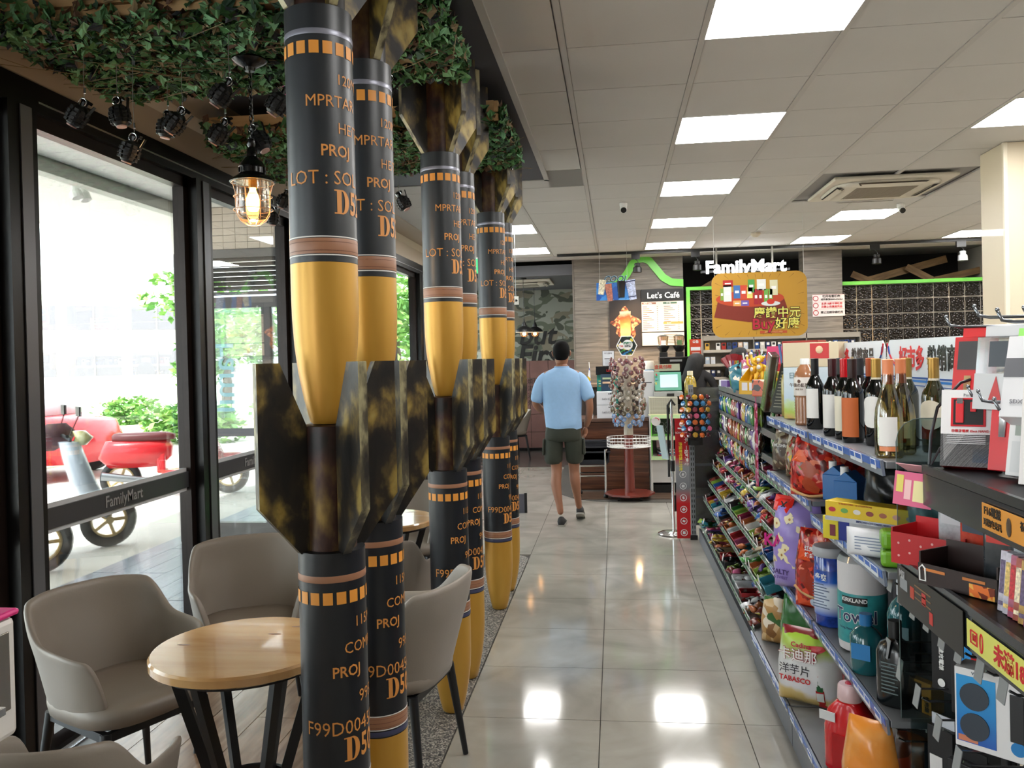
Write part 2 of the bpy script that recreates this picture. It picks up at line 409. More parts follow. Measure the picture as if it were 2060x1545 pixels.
for n_ in range(len(names)-1):
    y0, y1 = names[n_][1], names[n_+1][0]
    wdw = struct('window_%d' % (n_+1), MB().bb(-2.36, -2.30, y0, y0+.035, .012, 2.585).bb(-2.36, -2.30, y1-.05, y1, .012, 2.585).bb(-2.36, -2.30, y0, y1, .012, .07).bb(-2.36, -2.30, y0, y1, 2.53, 2.585), frame_m)
    struct('pane', MB().bb(-2.333, -2.327, y0+.03, y1-.04, .06, 2.54), GLASS, wdw)
    struct('push_bar', MB().bb(-2.324, -2.312, y0+.002, y1-.002, .90, .985), bar_m, wdw)
    struct('frost_strip', MB().bb(-2.3255, -2.3245, y0+.03, y1-.04, .985, 1.005).bb(-2.3255, -2.3245, y0+.03, y1-.04, .88, .90), mat('#c6c9cc', .5), wdw)
    txt('FamilyMart', .075, mat('#9a9a9c', .5), wdw, (-2.3105, y0+(.62 if n_ == 3 else .62), .943), (PI/2, 0, PI/2), .012, sx=.9)
# other walls
cream = mat('#d8cbb2', .35, coat=.2)
struct('wall_right', MB().bb(5.0, 5.1, -2.5, 14.5, 0, 3), mat('#c9c2b4', .6))
struct('wall_front', MB().bb(-2.4, 5.1, -2.6, -2.5, 0, 3), mat('#b9b2a6', .6))
struct('wall_back', MB().bb(-.5, 5.1, 14.4, 14.5, 0, 3), mat('#241f1c', .7))
struct('wall_pillar', MB().bb(2.62, 3.6, 5.97, 6.34, 0, H), cream, bevel=.004)
struct('trim_7', MB().bb(2.612, 2.64, 5.962, 5.99, 0, H), mat('#e6dcc6', .3), bevel=.004)
# plank-clad wall (grey) behind the cafe counter
plank_m = rampmat('grey_plank', [(.3, '#5c564f'), (.5, '#716a61'), (.72, '#857d73')], scale=2.5, stretch=(1, 1, 12), rough=.6, detail=8, dist=.8)
wc = struct('wall_cafe', MB().bb(-.54, .95, 11.62, 11.8, 0, H), plank_m)
def planks(parent, x0, x1, y, z0=0, z1=H, h=.195, L=1.2):
    j = 0; z = z0
    while z < z1-.01:
        x = x0-(0 if j % 2 else .5)
        while x < x1:
            a, b3 = max(x, x0), min(x+L, x1)
            if b3-a > .03:
                struct('plank', MB().bb(a+.0015, b3-.0015, y-.012, y, z+.0015, min(z+h, z1)-.0015), plank_m, parent)
            x += L
        z += h; j += 1
planks(wc, -.54, .95, 11.62)
wp = struct('wall_column', MB().bb(2.52, 3.02, 11.55, 11.8, 0, H), plank_m); planks(wp, 2.52, 3.02, 11.55)
# side return of the cafe wall
struct('wall_return', MB().bb(-.56, -.54, 11.6, 14.4, 0, H), mat('#6b645c', .6))
# far camouflage wall with rose tile dado
cam_m, nt, b_ = newmat('camouflage'); b_.inputs['Roughness'].default_value = .7
tc = nt.nodes.new('ShaderNodeTexCoord'); prev = None
base = nt.nodes.new('ShaderNodeRGB'); base.outputs[0].default_value = srgb('#8f9288'); prev = base.outputs[0]
for sc_, off, colr, th in ((3.2, 0, '#5e6455', .53), (3.6, 7, '#7b7565', .56), (4.0, 13, '#474c41', .585)):
    mp = nt.nodes.new('ShaderNodeMapping'); mp.inputs['Location'].default_value = (off, off, off); mp.inputs['Scale'].default_value = (1, 1, 1.7)
    no = nt.nodes.new('ShaderNodeTexNoise'); no.inputs['Scale'].default_value = sc_; no.inputs['Detail'].default_value = 1.2; no.inputs['Distortion'].default_value = .5
    gt = nt.nodes.new('ShaderNodeMath'); gt.operation = 'GREATER_THAN'; gt.inputs[1].default_value = th
    mx = nt.nodes.new('ShaderNodeMix'); mx.data_type = 'RGBA'; mx.inputs['B'].default_value = srgb(colr)
    nt.links.new(tc.outputs['Object'], mp.inputs['Vector']); nt.links.new(mp.outputs[0], no.inputs['Vector']); nt.links.new(no.outputs[0], gt.inputs[0])
    nt.links.new(gt.outputs[0], mx.inputs['Factor']); nt.links.new(prev, mx.inputs['A']); prev = mx.outputs['Result']
nt.links.new(prev, b_.inputs['Base Color'])
wf = struct('wall_far', MB().bb(-2.4, -.54, 14.0, 14.1, 0, H), cam_m)
inkm = mat('#0e0e0e', .6)
txt('but', .46, inkm, wf, (-1.30, 13.995, 1.93), FY, .02, shear=.25); txt('First', .46, inkm, wf, (-1.22, 13.995, 1.60), FY, .03, shear=.2)
rose = mat('#7d5a54', .3, var=.1, scale=5)
for i in range(6):
    for j in range(5):
        struct('dado_tile', MB().bb(-2.35+i*.31, -2.35+i*.31+.303, 13.97, 14.0, .02+j*.30, .02+j*.30+.293), rose, wf)
for r_ in range(4):
    txt(['火鍋燒烤飯', '水餃湯麵茶', '肉類滷味粥', '套餐外帶區'][r_], .10, mat('#2c201d', .6), wf, (-1.42, 13.965, 1.16-.12*r_), FY, 0)
struct('wall_far_left', MB().bb(-2.42, -2.38, 10.3, 14.1, 0, .5).bb(-2.42, -2.38, 10.3, 14.1, 2.6, H), mat('#8b8178', .6)); struct('window_9', MB().bb(-2.41, -2.39, 10.3, 14.1, .5, 2.6), GLASS)  # unseen glazed opening, added so sky light reaches the far camouflage wall
struct('trim_8', MB().bb(-2.3, -.56, 13.93, 13.97, 0, .05), blk)
# glass block windows with green frames, dark void above with timber trusses
gb_m, nt, b_ = newmat('glass_block'); b_.inputs['Base Color'].default_value = srgb('#15110f'); b_.inputs['Roughness'].default_value = .16; b_.inputs['Specular IOR Level'].default_value = .35
vo = nt.nodes.new('ShaderNodeTexVoronoi'); vo.inputs['Scale'].default_value = 34; bp = nt.nodes.new('ShaderNodeBump'); bp.inputs['Strength'].default_value = 1; bp.inputs['Distance'].default_value = .02
tc = nt.nodes.new('ShaderNodeTexCoord'); nt.links.new(tc.outputs['Object'], vo.inputs['Vector']); nt.links.new(vo.outputs[0], bp.inputs['Height']); nt.links.new(bp.outputs[0], b_.inputs['Normal'])
green = mat('#6ec84c', .35); mortar = mat('#c9c1b4', .5)
me_gb = MB().box((0,0,0), (.176, .05, .176)).mesh('glass_block', gb_m)
def blocks(name, x0, x1, z0, z1, side):
    wdw = struct(name, MB().bb(x0, x1, 11.66, 11.72, z0, z1), mortar)
    nx = int(round((x1-x0)/.195)); nz = int(round((z1-z0)/.195))
    for i in range(nx):
        for j in range(nz):
            place('glass_block', me_gb, wdw, loc=(x0+(i+.5)*(x1-x0)/nx, 11.655, z0+(j+.5)*(z1-z0)/nz))
            o = wdw
    fr = MB().bb(x0-.005, x1, 11.58, 11.66, z1, z1+.045)
    if side: fr.bb(x0-.005, x0+.045, 11.58, 11.66, z0, z1).bb(x1-.07, x1, 11.56, 11.66, z0, z1+.045)
    struct('frame', fr, green, wdw)
blocks('window_20', .99, 2.52, 1.06, 2.43, True)
blocks('window_21', 3.03, 4.98, 1.06, 2.43, False)
struct('wall_counter', MB().bb(.95, 5, 11.66, 11.8, 0, 1.06), plank_m)
tim = rampmat('timber', [(.3, '#6a4f2f'), (.7, '#8f6f45')], scale=4, stretch=(1, 8, 8), rough=.6)
tr = MB()
for (a, c, t_) in (((3.1, 12.2, 2.42), (4.6, 12.3, 2.80), .10), ((3.3, 12.1, 2.62), (3.55, 12.0, 2.48), .09), ((4.05, 12.2, 2.70), (4.35, 12.1, 2.50), .09), ((1.2, 12.2, 2.45), (1.75, 12.2, 2.75), .09), ((4.4, 12.2, 2.5), (5.0, 12.2, 2.62), .09)):
    a, c = Vector(a), Vector(c); mid = (a+c)/2; d = c-a; L = d.length
    o = struct('trim_9' if a.x == 3.1 else 'timber_brace', MB().box((0,0,0), (L, t_, t_)), tim); o.location = mid; o.rotation_euler = (0, -math.atan2(d.z, math.hypot(d.x, d.y)), math.atan2(d.y, d.x))
    if a.x == 3.1: root_t = o
    elif a.x > 0:
        o.name = 'trim_9'
struct('wall_void', MB().bb(.95, 5.1, 12.9, 13.0, 1.0, 3), mat('#171412', .8))
# ---- outside ----
deck_m = rampmat('deck', [(.3, '#6d7683'), (.7, '#8d97a3')], scale=3, stretch=(8, 1, 1), rough=.3, detail=6)
deck = struct('ground_deck', MB().bb(-4.0, -2.42, -4, 12, -.08, -.03), mat('#4c5058', .7))
me_d = MB().box((0,0,-.012), (.196,1.49,.03)).mesh('deck_plank', deck_m)
for i in range(8):
    for j in range(-1, 7): place('deck_plank', me_d, deck, loc=(-2.52-.2*i, 1.5*j+(.7 if i % 2 else 0), -.012))
struct('ground', MB().bb(-60, -4.0, -10, 90, -.2, -.02), mat('#cfcac2', .8, var=.05, scale=1))
struct('ground_verge', MB().bb(-60, -9, 9, 90, -.1, .0), mat('#d9dcc0', .9, var=.2, scale=1.5))
cs = mat('#f2f2ee', .6)
soffit = struct('ceiling_canopy', MB().bb(-5.6, -2.42, -4, 12, 3.0, 3.1), cs)
for j in range(44): struct('soffit_board', MB().bb(-3.68, -2.44, 1.0+.2*j+.004, 1.2+.2*j-.004, 2.955, 2.985), cs, soffit)
struct('canopy_beam', MB().bb(-3.80, -3.70, -4, 12, 2.86, 3.0), mat('#c8ccc6', .5), soffit)
struct('canopy_beam', MB().bb(-5.6, -5.45, -4, 12, 3.04, 3.16), mat('#aab0bc', .5), soffit)
for y in (3.9, 5.75, 7.6):
    t = thing('canopy_spotlight', {3.9: 'small white twin spotlight under the outside canopy, nearest', 5.75: 'small white twin spotlight under the outside canopy, by the window post'}.get(y, 'small white twin spotlight under the outside canopy, farthest'), 'spotlight', (-3.9, y, 2.86), 0, 'canopy spotlights')
    for s in (-1, 1): MB().cyl((0, s*.05, .14), (0, s*.05, 0), .028).cyl((0, s*.05, 0), (0.02, s*.05, -.05), .04).build('lamp_head', mat('#e9e9e6', .4), t)
# wing wall with louvred sign band and glazing, seen through the windows
wing = struct('wall_wing', MB().bb(-3.86, -2.42, 7.02, 7.1, 2.50, 3.0).bb(-3.86, -3.78, 6.98, 7.1, 0, 2.55), mat('#6b6663', .5))
tm_ = mat('#c9b8a6', .45); me_wt = MB().box((0,0,0), (.109,.014,.058)).mesh('wall_tile', tm_)
for i in range(13):
    for j in range(7): place('wall_tile', me_wt, wing, loc=(-3.80+.113*i, 7.012, 2.61+.062*j))
lv = mat('#5e5b59', .4, .3)
struct('louvre_frame', MB().bb(-3.76, -2.45, 6.97, 7.05, 2.50, 2.57).bb(-3.76, -2.45, 6.97, 7.05, 2.06, 2.20), mat('#4b4745', .4), wing)
for j in range(7): struct('louvre', MB().box((-3.1, 6.99, 2.23+.042*j), (1.3, .05, .012), (.7, 0, 0)), lv, wing)
struct('light_strip', MB().bb(-3.7, -2.9, 6.96, 6.97, 2.155, 2.17).bb(-2.8, -2.5, 6.96, 6.97, 2.155, 2.17), mat('#f4f7ff', .5, emit=2.5), wing)
o = txt('Fa', .17, mat('#f2f2f2', .5, emit=.3), wing, (-3.56, 6.955, 2.27), FY, .02); o.scale = (-1, 1, 1)
gw_ = struct('window_30', MB().bb(-3.78, -2.45, 6.98, 7.05, .03, .17).bb(-3.06, -2.98, 6.98, 7.05, .17, 2.06).bb(-2.52, -2.45, 6.98, 7.05, .17, 2.06), mat('#3c3a3b', .4))
struct('pane', MB().bb(-3.78, -2.5, 7.0, 7.006, .17, 2.06), GLASS, gw_)
struct('push_bar', MB().bb(-3.78, -2.5, 6.985, 6.995, .93, 1.0), bar_m, gw_)
o = txt('Famil', .30, mat('#a9dbe4', .5), gw_, (-3.42, 6.99, 1.45), (PI/2, PI/2, 0), .01); o.scale = (1, -1, 1)

# ================= SHELL PILLARS =================
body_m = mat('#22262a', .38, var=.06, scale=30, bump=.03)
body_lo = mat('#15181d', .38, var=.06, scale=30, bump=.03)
gold_m = rampmat('gold_paint', [(.2, '#a87528'), (.5, '#c19138'), (.8, '#d0a54c')], scale=5, stretch=(1, 1, .25), rough=.36, metal=.35, detail=6, bump=.05)
orange_m = mat('#e0953a', .5); copper_m = mat('#9a6c50', .45); maroon_m = mat('#5c2a26', .5); whiteband = mat('#dedbd6', .4); silverb = mat('#8b8c98', .35, .4); navy_m = mat('#3b3f5a', .4)
orange2 = mat('#d68f45', .5)
fin_m = rampmat('brushed_bronze', [(.40, '#0e0b08'), (.50, '#211a10'), (.56, '#4f4122'), (.64, '#8a7436'), (.72, '#a08c4c')], scale=13, stretch=(1, 1, .55), rough=.42, metal=.15, detail=8, dist=.2, bump=.3)
edge_m = rampmat('edge_bronze', [(.38, '#1c1813'), (.52, '#4f4836'), (.64, '#a39a74')], scale=22, stretch=(1, 1, .4), rough=.5, detail=8, bump=.2)
R_ = .086
def wraptext(s, size, x_off_ang, z, m, parent, bold=.02, serif=False, r=R_, sx=1.0, spacing=1.0):
    """lettering bent round the tube: starts at angle x_off_ang (deg), runs to the viewer's right"""
    key = ('W', s, size, x_off_ang, bold, sx, spacing, m.name, serif)
    if key in _TX: me = _TX[key]
    else:
        src = textmesh(s[1:] if serif else s, size, bold, 0, 'LEFT', 0, spacing)
        bm = bmesh.new(); bm.from_mesh(src); bmesh.ops.triangulate(bm, faces=bm.faces)
        for v in bm.verts: v.co.x = v.co.x*sx*(.85 if serif else 1)+(.047 if serif else 0)
        slice_x(bm)
        if serif:
            for v in list(bm.verts): v.co.x += .022*0
            h = max(v.co.y for v in bm.verts); lo = min(v.co.y for v in bm.verts); H_ = h-lo
            def q4(x0, y0, x1, y1): bm.faces.new([bm.verts.new((x0, y0, 0)), bm.verts.new((x1, y0, 0)), bm.verts.new((x1, y1, 0)), bm.verts.new((x0, y1, 0))])
            q4(.007, lo, .020, h)
            for yy in (lo, h-.0035): q4(0, yy, .014, yy+.0035); q4(.014, yy, .026, yy+.0035)
            pr_ = None
            for i in range(13):
                an = -PI/2+PI*i/12; o_ = (.022+.022*math.cos(an), lo+H_/2+H_/2*math.sin(an)); n_ = (.022+.008*math.cos(an), lo+H_/2+(H_/2-.0035)*math.sin(an))
                cur = (bm.verts.new((o_[0], o_[1], 0)), bm.verts.new((n_[0], n_[1], 0)))
                if pr_: bm.faces.new([pr_[0], cur[0], cur[1], pr_[1]])
                pr_ = cur
        for v in bm.verts:
            a = math.radians(x_off_ang)+v.co.x/r
            zz = v.co.y
            v.co = Vector(((r+.0012)*math.sin(a), -(r+.0012)*math.cos(a), zz))
        me = bpy.data.meshes.new('lettering'); bm.to_mesh(me); bm.free(); me.materials.append(m); _TX[key] = me
    return place('lettering', me, parent, loc=(0, 0, z))
def band(parent, z0, z1, m, name='painted_band'):
    return MB().lathe([(R_+.0006, z0), (R_+.0009, z0+.001), (R_+.0009, z1-.001), (R_+.0006, z1)], n=40).build(name, m, parent, smooth=True)
def squares(parent, z0, z1):
    n = 16; mb = MB()
    mbs = bpy.data.meshes.get('sq%.3f' % z0)
    for i in range(n):
        a0 = 2*PI*i/n+.055; a1 = 2*PI*(i+1)/n-.055; r = R_+.0012
        vs = []
        for k in range(5):
            a = a0+(a1-a0)*k/4; vs += [(r*math.sin(a), -r*math.cos(a), z0), (r*math.sin(a), -r*math.cos(a), z1)]
        mb = MB().add(vs, [(2*k, 2*k+2, 2*k+3, 2*k+1) for k in range(4)])
        mb.build('orange_square', orange_m, parent, smooth=True)
def fin_mesh(z0, z1, bot_slant, top_inner, up):
    """plate in local +X; polygon (r,z)"""
    if up: poly = [(.060, z0), (.088, z0), (.194, z0+.125), (.194, z1), (.134, z1), (.066, top_inner)]
    else: poly = [(.044, z0), (.088, z0), (.194, z0+.15), (.194, z1), (.044, z1)]
    t = .0235; n = len(poly); mb = MB()
    vs = [Vector((x, -t/2, z)) for x, z in poly]+[Vector((x, t/2, z)) for x, z in poly]
    mb.add(vs, [tuple(range(n)), tuple(range(2*n-1, n-1, -1))]); mb.m(1)
    mb.add(vs, [(i, n+i, n+(i+1) % n, (i+1) % n) for i in range(n)])
    return mb.mesh('fin', [fin_m, edge_m])
finL = fin_mesh(1.07, 1.556, 0, 1.395, True); finU = fin_mesh(2.455, H-.014, 0, 0, False)
ORD = ['nearest', 'second', 'third', 'fourth', 'fifth', 'farthest']
tube_m = rampmat('bronze_tube', [(.4, '#140d0a'), (.5, '#3a2018'), (.58, '#5a4424'), (.68, '#8a7036')], scale=11, stretch=(1, 1, .5), rough=.4, metal=.3, detail=8, bump=.2)
def shell(lower):
    t = thing('mortar_shell', '', 'pillar')
    if lower:
        z0 = .006; yb, yt = .43, 1.075
        nose = [(.040, z0), (.046, z0+.006), (.058, .06), (.072, .13), (.081, .20), (.085, .27), (R_, .33), (R_, yb)]
    else:
        z0 = 1.397; yb, yt = 1.808, 2.455
        nose = [(.040, z0), (.046, z0+.006), (.060, 1.46), (.073, 1.53), (.081, 1.60), (.085, 1.67), (R_, 1.73), (R_, yb)]
    MB().lathe(nose, n=40).build('nose', gold_m, t, smooth=True)
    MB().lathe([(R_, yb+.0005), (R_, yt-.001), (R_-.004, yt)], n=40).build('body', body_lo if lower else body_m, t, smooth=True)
    if lower:
        MB().lathe([(.066, yt+.0005), (.066, 1.392), (.062, 1.395)], n=28).build('tail_tube', tube_m, t, smooth=True)
        for k in range(4): place('fin', finL, t, bevel=.0015, rot=(0, 0, PI/4+k*PI/2), seg=1)
        band(t, 1.0, 1.017, copper_m); squares(t, .945, .976)
        for z, s, sz, an, bo in ((.893, '115MM', .038, 56, 0), (.830, 'COMPB', .040, 36, 0), (.772, 'PROJ', .039, 15, .014), (.700, '99510', .045, 62, -.004), (.630, 'F99D00450', .050, -34, -.002)):
            wraptext(s, sz*1.0, an, z, orange2, t, bo, sx=.92)
        wraptext('D50', .080, 32, .573, orange2, t, .022, True, sx=.8)
        for a, b2, m in ((.453, .456, whiteband), (.457, .493, copper_m), (.4605, .4635, maroon_m), (.473, .4765, maroon_m), (.486, .489, maroon_m), (.494, .497, whiteband), (.434, .449, navy_m)): band(t, a, b2, m)
    else:
        for k in range(4): place('fin', finU, t, bevel=.0015, rot=(0, 0, PI/4+k*PI/2), seg=1)
        MB().lathe([(.07, yt+.0005), (.07, H-.014)], n=28).build('tail_tube', tube_m, t, smooth=True)
        band(t, 2.378, 2.392, silverb); squares(t, 2.329, 2.361)
        for z, s, sz, an, bo in ((2.267, '120MM', .038, 47, 0), (2.210, 'MPRTAR', .042, -6, 0), (2.144, 'HE/T', .041, 48, -.006), (2.086, 'PROJ', .041, 18, .014), (2.018, 'LOT : SOL', .050, -44, -.002)):
            wraptext(s, sz, an, z, orange2, t, bo, sx=.92)
        wraptext('D52', .082, 39, 1.956, orange2, t, .022, True, sx=.8)
        for a, b2, m in ((1.824, 1.827, whiteband), (1.829, 1.868, copper_m), (1.835, 1.8385, maroon_m), (1.857, 1.8605, maroon_m), (1.870, 1.873, whiteband)): band(t, a, b2, m)
    return t
lo0, up0 = shell(True), shell(False)
for i, y in enumerate((2.10, 2.49, 3.62, 4.01, 5.13, 5.54)):
    for o, lower in ((lo0, True), (up0, False)):
        c = o if i == 0 else copytree(o)
        c.location = (-.745, y, 0)
        c['label'] = ('lower' if lower else 'upper')+' dark shell '+('standing on the pebbles' if lower else 'reaching the soffit')+', '+ORD[i]+' of the six pillars'
        c['group'] = 'shell pillars along the aisle'

# ================= CAMOUFLAGE CRATES, GRENADES, LAMPS =================
woodl = rampmat('crate_wood', [(.3, '#b08c5c'), (.7, '#d2b080')], scale=5, stretch=(.6, 6, 6), rough=.6, detail=6)
leafm = [mat(c, .7) for c in ('#3a6337', '#4a7a42', '#649060', '#5e4331', '#1a2026', '#7f6d4d', '#2c4a36', '#74a87a')]
def crate(x0, x1, y0, y1, z0, z1, label, dens, seed):
    t = thing('hanging_crate', label, 'crate', (0, 0, 0), 0, 'netted crates under the soffit')
    th = .02
    for i in range(int((y1-y0)/.16)+1):
        y = y0+.05+i*(y1-y0-.1)/int((y1-y0)/.16); MB().bb(x0, x1, y-.045, y+.045, z0+.02, z0+.035).build('slat', woodl, t)
    for x in (x0, x1):
        for z in ((z0+.02, z0+.055), (z0+.065, z1)): MB().bb(x-th/2, x+th/2, y0, y1, z[0], z[1]).build('side_board', woodl, t)
    for y in (y0, y1):
        for z in ((z0+.02, z0+.055), (z0+.065, z1)): MB().bb(x0+th/2+.001, x1-th/2-.001, y-th/2, y+th/2, z[0], z[1]).build('side_board', woodl, t)
    r = random.Random(seed); nb = MB()
    def leaf(p, nrm):
        a = r.uniform(0, 2*PI); u = Vector((math.cos(a), math.sin(a), 0)); nrm = Vector(nrm)
        q = nrm.to_track_quat('Z', 'Y').to_matrix(); E_ = Euler((r.uniform(-.8, .8), r.uniform(-.8, .8), a)).to_matrix()
        L = r.uniform(.016, .036); W = L*r.uniform(.45, .9)
        base = [Vector((-L, -W*.2, 0)), Vector((-L*.2, -W, .003)), Vector((L*.5, -W*.35, -.004)), Vector((L, W*.2, .004)), Vector((L*.1, W*.5, 0)), Vector((-L*.4, W, .004))]
        vs = [Vector(p)+q@(E_@b_) for b_ in base]
        nb.m(r.choice([0,0,1,1,2,3,4,5,6,7,2])); nb.add(vs, [(0,1,2,3), (0,3,4,5)])
    A = (x1-x0)*(y1-y0)
    for k in range(int(A*dens)):
        leaf((r.uniform(x0-.02, x1+.02), r.uniform(y0-.02, y1+.02), z0+r.uniform(-.022, .012)), (0, 0, -1))
    for k in range(int((x1-x0)*(z1-z0)*dens*.22)): leaf((r.uniform(x0, x1), y0-.015-r.uniform(0, .012), z0+abs(r.gauss(0, .5))*(z1-z0) % (z1-z0)), (0, -1, 0))
    for k in range(int((y1-y0)*(z1-z0)*dens*.5)): leaf((x1+.015+r.uniform(0, .012), r.uniform(y0, y1), r.uniform(z0, z1)), (1, 0, 0))
    for k in range(int((y1-y0)*(z1-z0)*dens*.4)): leaf((x0-.015-r.uniform(0, .012), r.uniform(y0, y1), r.uniform(z0, z1)), (-1, 0, 0))
    for k in range(40):
        y = r.uniform(y0, y1); x = r.uniform(x0, x1); nb.m(5); nb.tube([(x, y, z0-.02), (x+r.uniform(-.2, .2), y+r.uniform(-.1, .1), z0-.035), (x+r.uniform(-.3, .3), y+r.uniform(-.2, .2), z0-.02)], .0012, 4)
    nb.build('camouflage_netting', leafm, t, kind='stuff')
    for x in (x0+.2, x1-.25):
        for y in (y0+.1, y1-.1): MB().cyl((x, y, z1), (x, y, H-.008), .006).build('hanger_rod', STEEL, t)
    for k in range(3): MB().cyl((x1-.03-.3*k, y1-.0, z0-.03), (x1-.03-.3*k, y1, z0+.03), .006).build('bolt', CHROME, t)
    return t
crate(-2.12, -.60, 2.68, 3.42, 2.735, 2.845, 'leafy camouflage net over a wooden crate, the near one above the lantern', 5600, 3)
crate(-2.08, -.56, 4.14, 5.02, 2.725, 2.845, 'leafy camouflage net over a wooden crate, the far one between the shell pillars', 5000, 4)
# grenades
grm = mat('#111112', .5, bump=.2, scale=50)
def grenade():
    t = thing('toy_grenade', '', 'grenade')
    b = MB()
    prof = [(.012, 0), (.020, .004), (.029, .018), (.032, .036), (.029, .054), (.021, .068), (.012, .074)]
    b.lathe(prof, n=16)
    b.build('body', grm, t, smooth=True)
    st = MB()
    for j, (r, z) in enumerate(((.0295, .014), (.0325, .027), (.0325, .041), (.0295, .055))):
        for k in range(10):
            a = 2*PI*k/10; st.box((r*math.cos(a), r*math.sin(a), z), (.006, .0135, .0095), (0, 0, a))
    st.build('grip_studs', grm, t, kind='stuff')
    MB().cyl((0,0,-.003), (0,0,.001), .0165, n=16).build('base_cap', mat('#caa59a', .5), t)
    MB().cyl((0,0,.072), (0,0,.088), .011, .013).box((.004, 0, .092), (.034, .016, .01)).build('fuze', BLACKG, t)
    MB().box((.031, 0, .060), (.003, .014, .064), (0, .22, 0)).build('lever', BLACKG, t, bevel=.001)
    MB().tube([(.002+.0135*math.cos(a), -.014, .084+.0135*math.sin(a)) for a in [2*PI*k/14 for k in range(14)]], .0016, 6, True).build('pull_ring', CHROME, t)
    return t
G0 = grenade(); first = True
GL = [(-1.931, 2.85, 2.485, 35, 20, 'leftmost black toy grenade hanging under the near crate, above the window'),
 (-1.829, 2.95, 2.508, -8, 200, 'black toy grenade hanging second from the left, lever turned away'),
 (-1.783, 3.2, 2.528, 10, 150, 'black toy grenade half hidden behind another, left of the lantern'),
 (-1.608, 2.95, 2.467, 38, 10, 'black toy grenade with bright ring, in front of its twin left of the lantern'),
 (-1.327, 2.75, 2.491, 38, 0, 'black toy grenade hanging highest, just left of the lantern chain'),
 (-1.144, 2.8, 2.464, 35, 0, 'black toy grenade hanging beside the nearest shell pillar'),
 (-1.512, 3.1, 2.46, 35, 5, 'black toy grenade just left of the lantern hood'),
 (-1.761, 2.9, 2.357, 22, 10, 'black toy grenade hanging lowest over the window beam'),
 (-1.325, 3.05, 2.408, -28, 190, 'black toy grenade leaning right behind the lantern chain'),
 (-1.865, 4.6, 2.494, 25, 0, 'small distant black toy grenade right of the lantern, upper one'),
 (-2.056, 4.9, 2.452, 5, 180, 'small distant black toy grenade right of the lantern, lower one'),
 (-1.163, 4.6, 2.449, -28, 180, 'black toy grenade seen between the second and third pillars'),
 (-.90, 3.3, 2.652, 30, 0, 'black toy grenade at the corner of the near crate by the fins'),
 (-.93, 4.74, 2.564, 20, 0, 'black toy grenade with a ring in front of the fifth pillar fins')]
GR = [G0]+[copytree(G0) for _ in GL[1:]]
wm_ = [mat('#7d7c78', .5), CHROME]
for g, (x, y, z, tilt, rz, lab) in zip(GR, GL):
    ta = math.radians(tilt); off = Vector((math.sin(ta)*.04, 0, math.cos(ta)*.04))
    loc = Vector((x, y, z))-off*1.12; E_ = Euler((0, ta, 0))
    g.scale = (1.12,)*3; g.location = loc; g.rotation_euler = E_
    tag(g, lab, 'grenade', 'toy grenades hung under the crates')
    zt = 2.70; top = Vector((x, y, z))+off*1.25
    Mi = (Matrix.Translation(loc) @ E_.to_matrix().to_4x4() @ Matrix.Scale(1.12, 4)).inverted()
    wr = MB().tube([top, (top.x-.003, top.y, (top.z+zt)/2), (top.x, top.y, zt)], .0012, 5).m(1).cyl((top.x, top.y, top.z+.035), (top.x, top.y, top.z+.055), .004)
    wr.v = [tuple(Mi @ Vector(v)) for v in wr.v]
    wr.build('wire', wm_, g)
# caged lantern
t = thing('caged_lantern', 'lit black industrial lantern in a wire cage, hanging from the near crate', 'lamp', (-1.335, 3.0, 0))
MB().lathe([(.005, 2.70), (.062, 2.70), (.064, 2.694), (.05, 2.682), (.022, 2.668), (.018, 2.655)], n=28).build('ceiling_rose', BLACKG, t, smooth=True)
ch = MB(); z = 2.655; k = 0
while z > 2.40:
    pts = [(.006*math.cos(a)*(1 if k % 2 else 0), .006*math.cos(a)*(0 if k % 2 else 1), z-.011+.013*math.sin(a)) for a in [2*PI*i/10 for i in range(10)]]
    ch.tube(pts, .0018, 5, True); z -= .0185; k += 1
ch.build('chain', BLACKG, t)
MB().lathe([(.004, 2.405), (.014, 2.40), (.017, 2.38), (.012, 2.37), (.018, 2.362), (.019, 2.335), (.026, 2.33), (.042, 2.31), (.047, 2.30), (.050, 2.296), (.046, 2.292), (.046, 2.272), (.058, 2.262), (.075, 2.252), (.083, 2.244), (.084, 2.240), (.060, 2.240)], n=32).build('hood', BLACKG, t, smooth=True)
st = MB()
for k in range(10):
    a = 2*PI*k/10; st.box((.0475*math.cos(a), .0475*math.sin(a), 2.283), (.006, .005, .018), (0, 0, a))
st.build('hood_rib', mat('#2c2a28', .25, .5), t, kind='stuff')
MB().lathe([(.060, 2.238), (.062, 2.20), (.062, 2.14), (.058, 2.115), (.045, 2.096), (.02, 2.088), (.001, 2.087)], n=32).build('glass_jar', glassmat('#fff6e8', .1), t, smooth=True)
bulb_m = mat('#ffb45e', .4, emit=34)
MB().lathe([(.001, 2.128), (.016, 2.131), (.024, 2.145), (.026, 2.165), (.020, 2.190), (.012, 2.208), (.011, 2.225)], n=20).build('bulb', bulb_m, t, smooth=True)
MB().cyl((0,0,2.238), (0,0,2.218), .016).build('socket', mat('#b08a4a', .3, .8), t)
cg = MB()
cm = mat('#c9a98a', .3, .7)
for z, r in ((2.236, .078), (2.185, .070), (2.135, .072), (2.105, .050), (2.080, .022)):
    cg.tube([(r*math.cos(a), r*math.sin(a), z) for a in [2*PI*i/24 for i in range(24)]], .0014, 5, True)
for k in range(8):
    a = 2*PI*k/8; cg.tube([(r*math.cos(a), r*math.sin(a), z) for r, z in ((.078, 2.236), (.068, 2.20), (.067, 2.15), (.064, 2.12), (.050, 2.098), (.024, 2.080))], .0016, 5)
cg.build('wire_cage', cm, t)
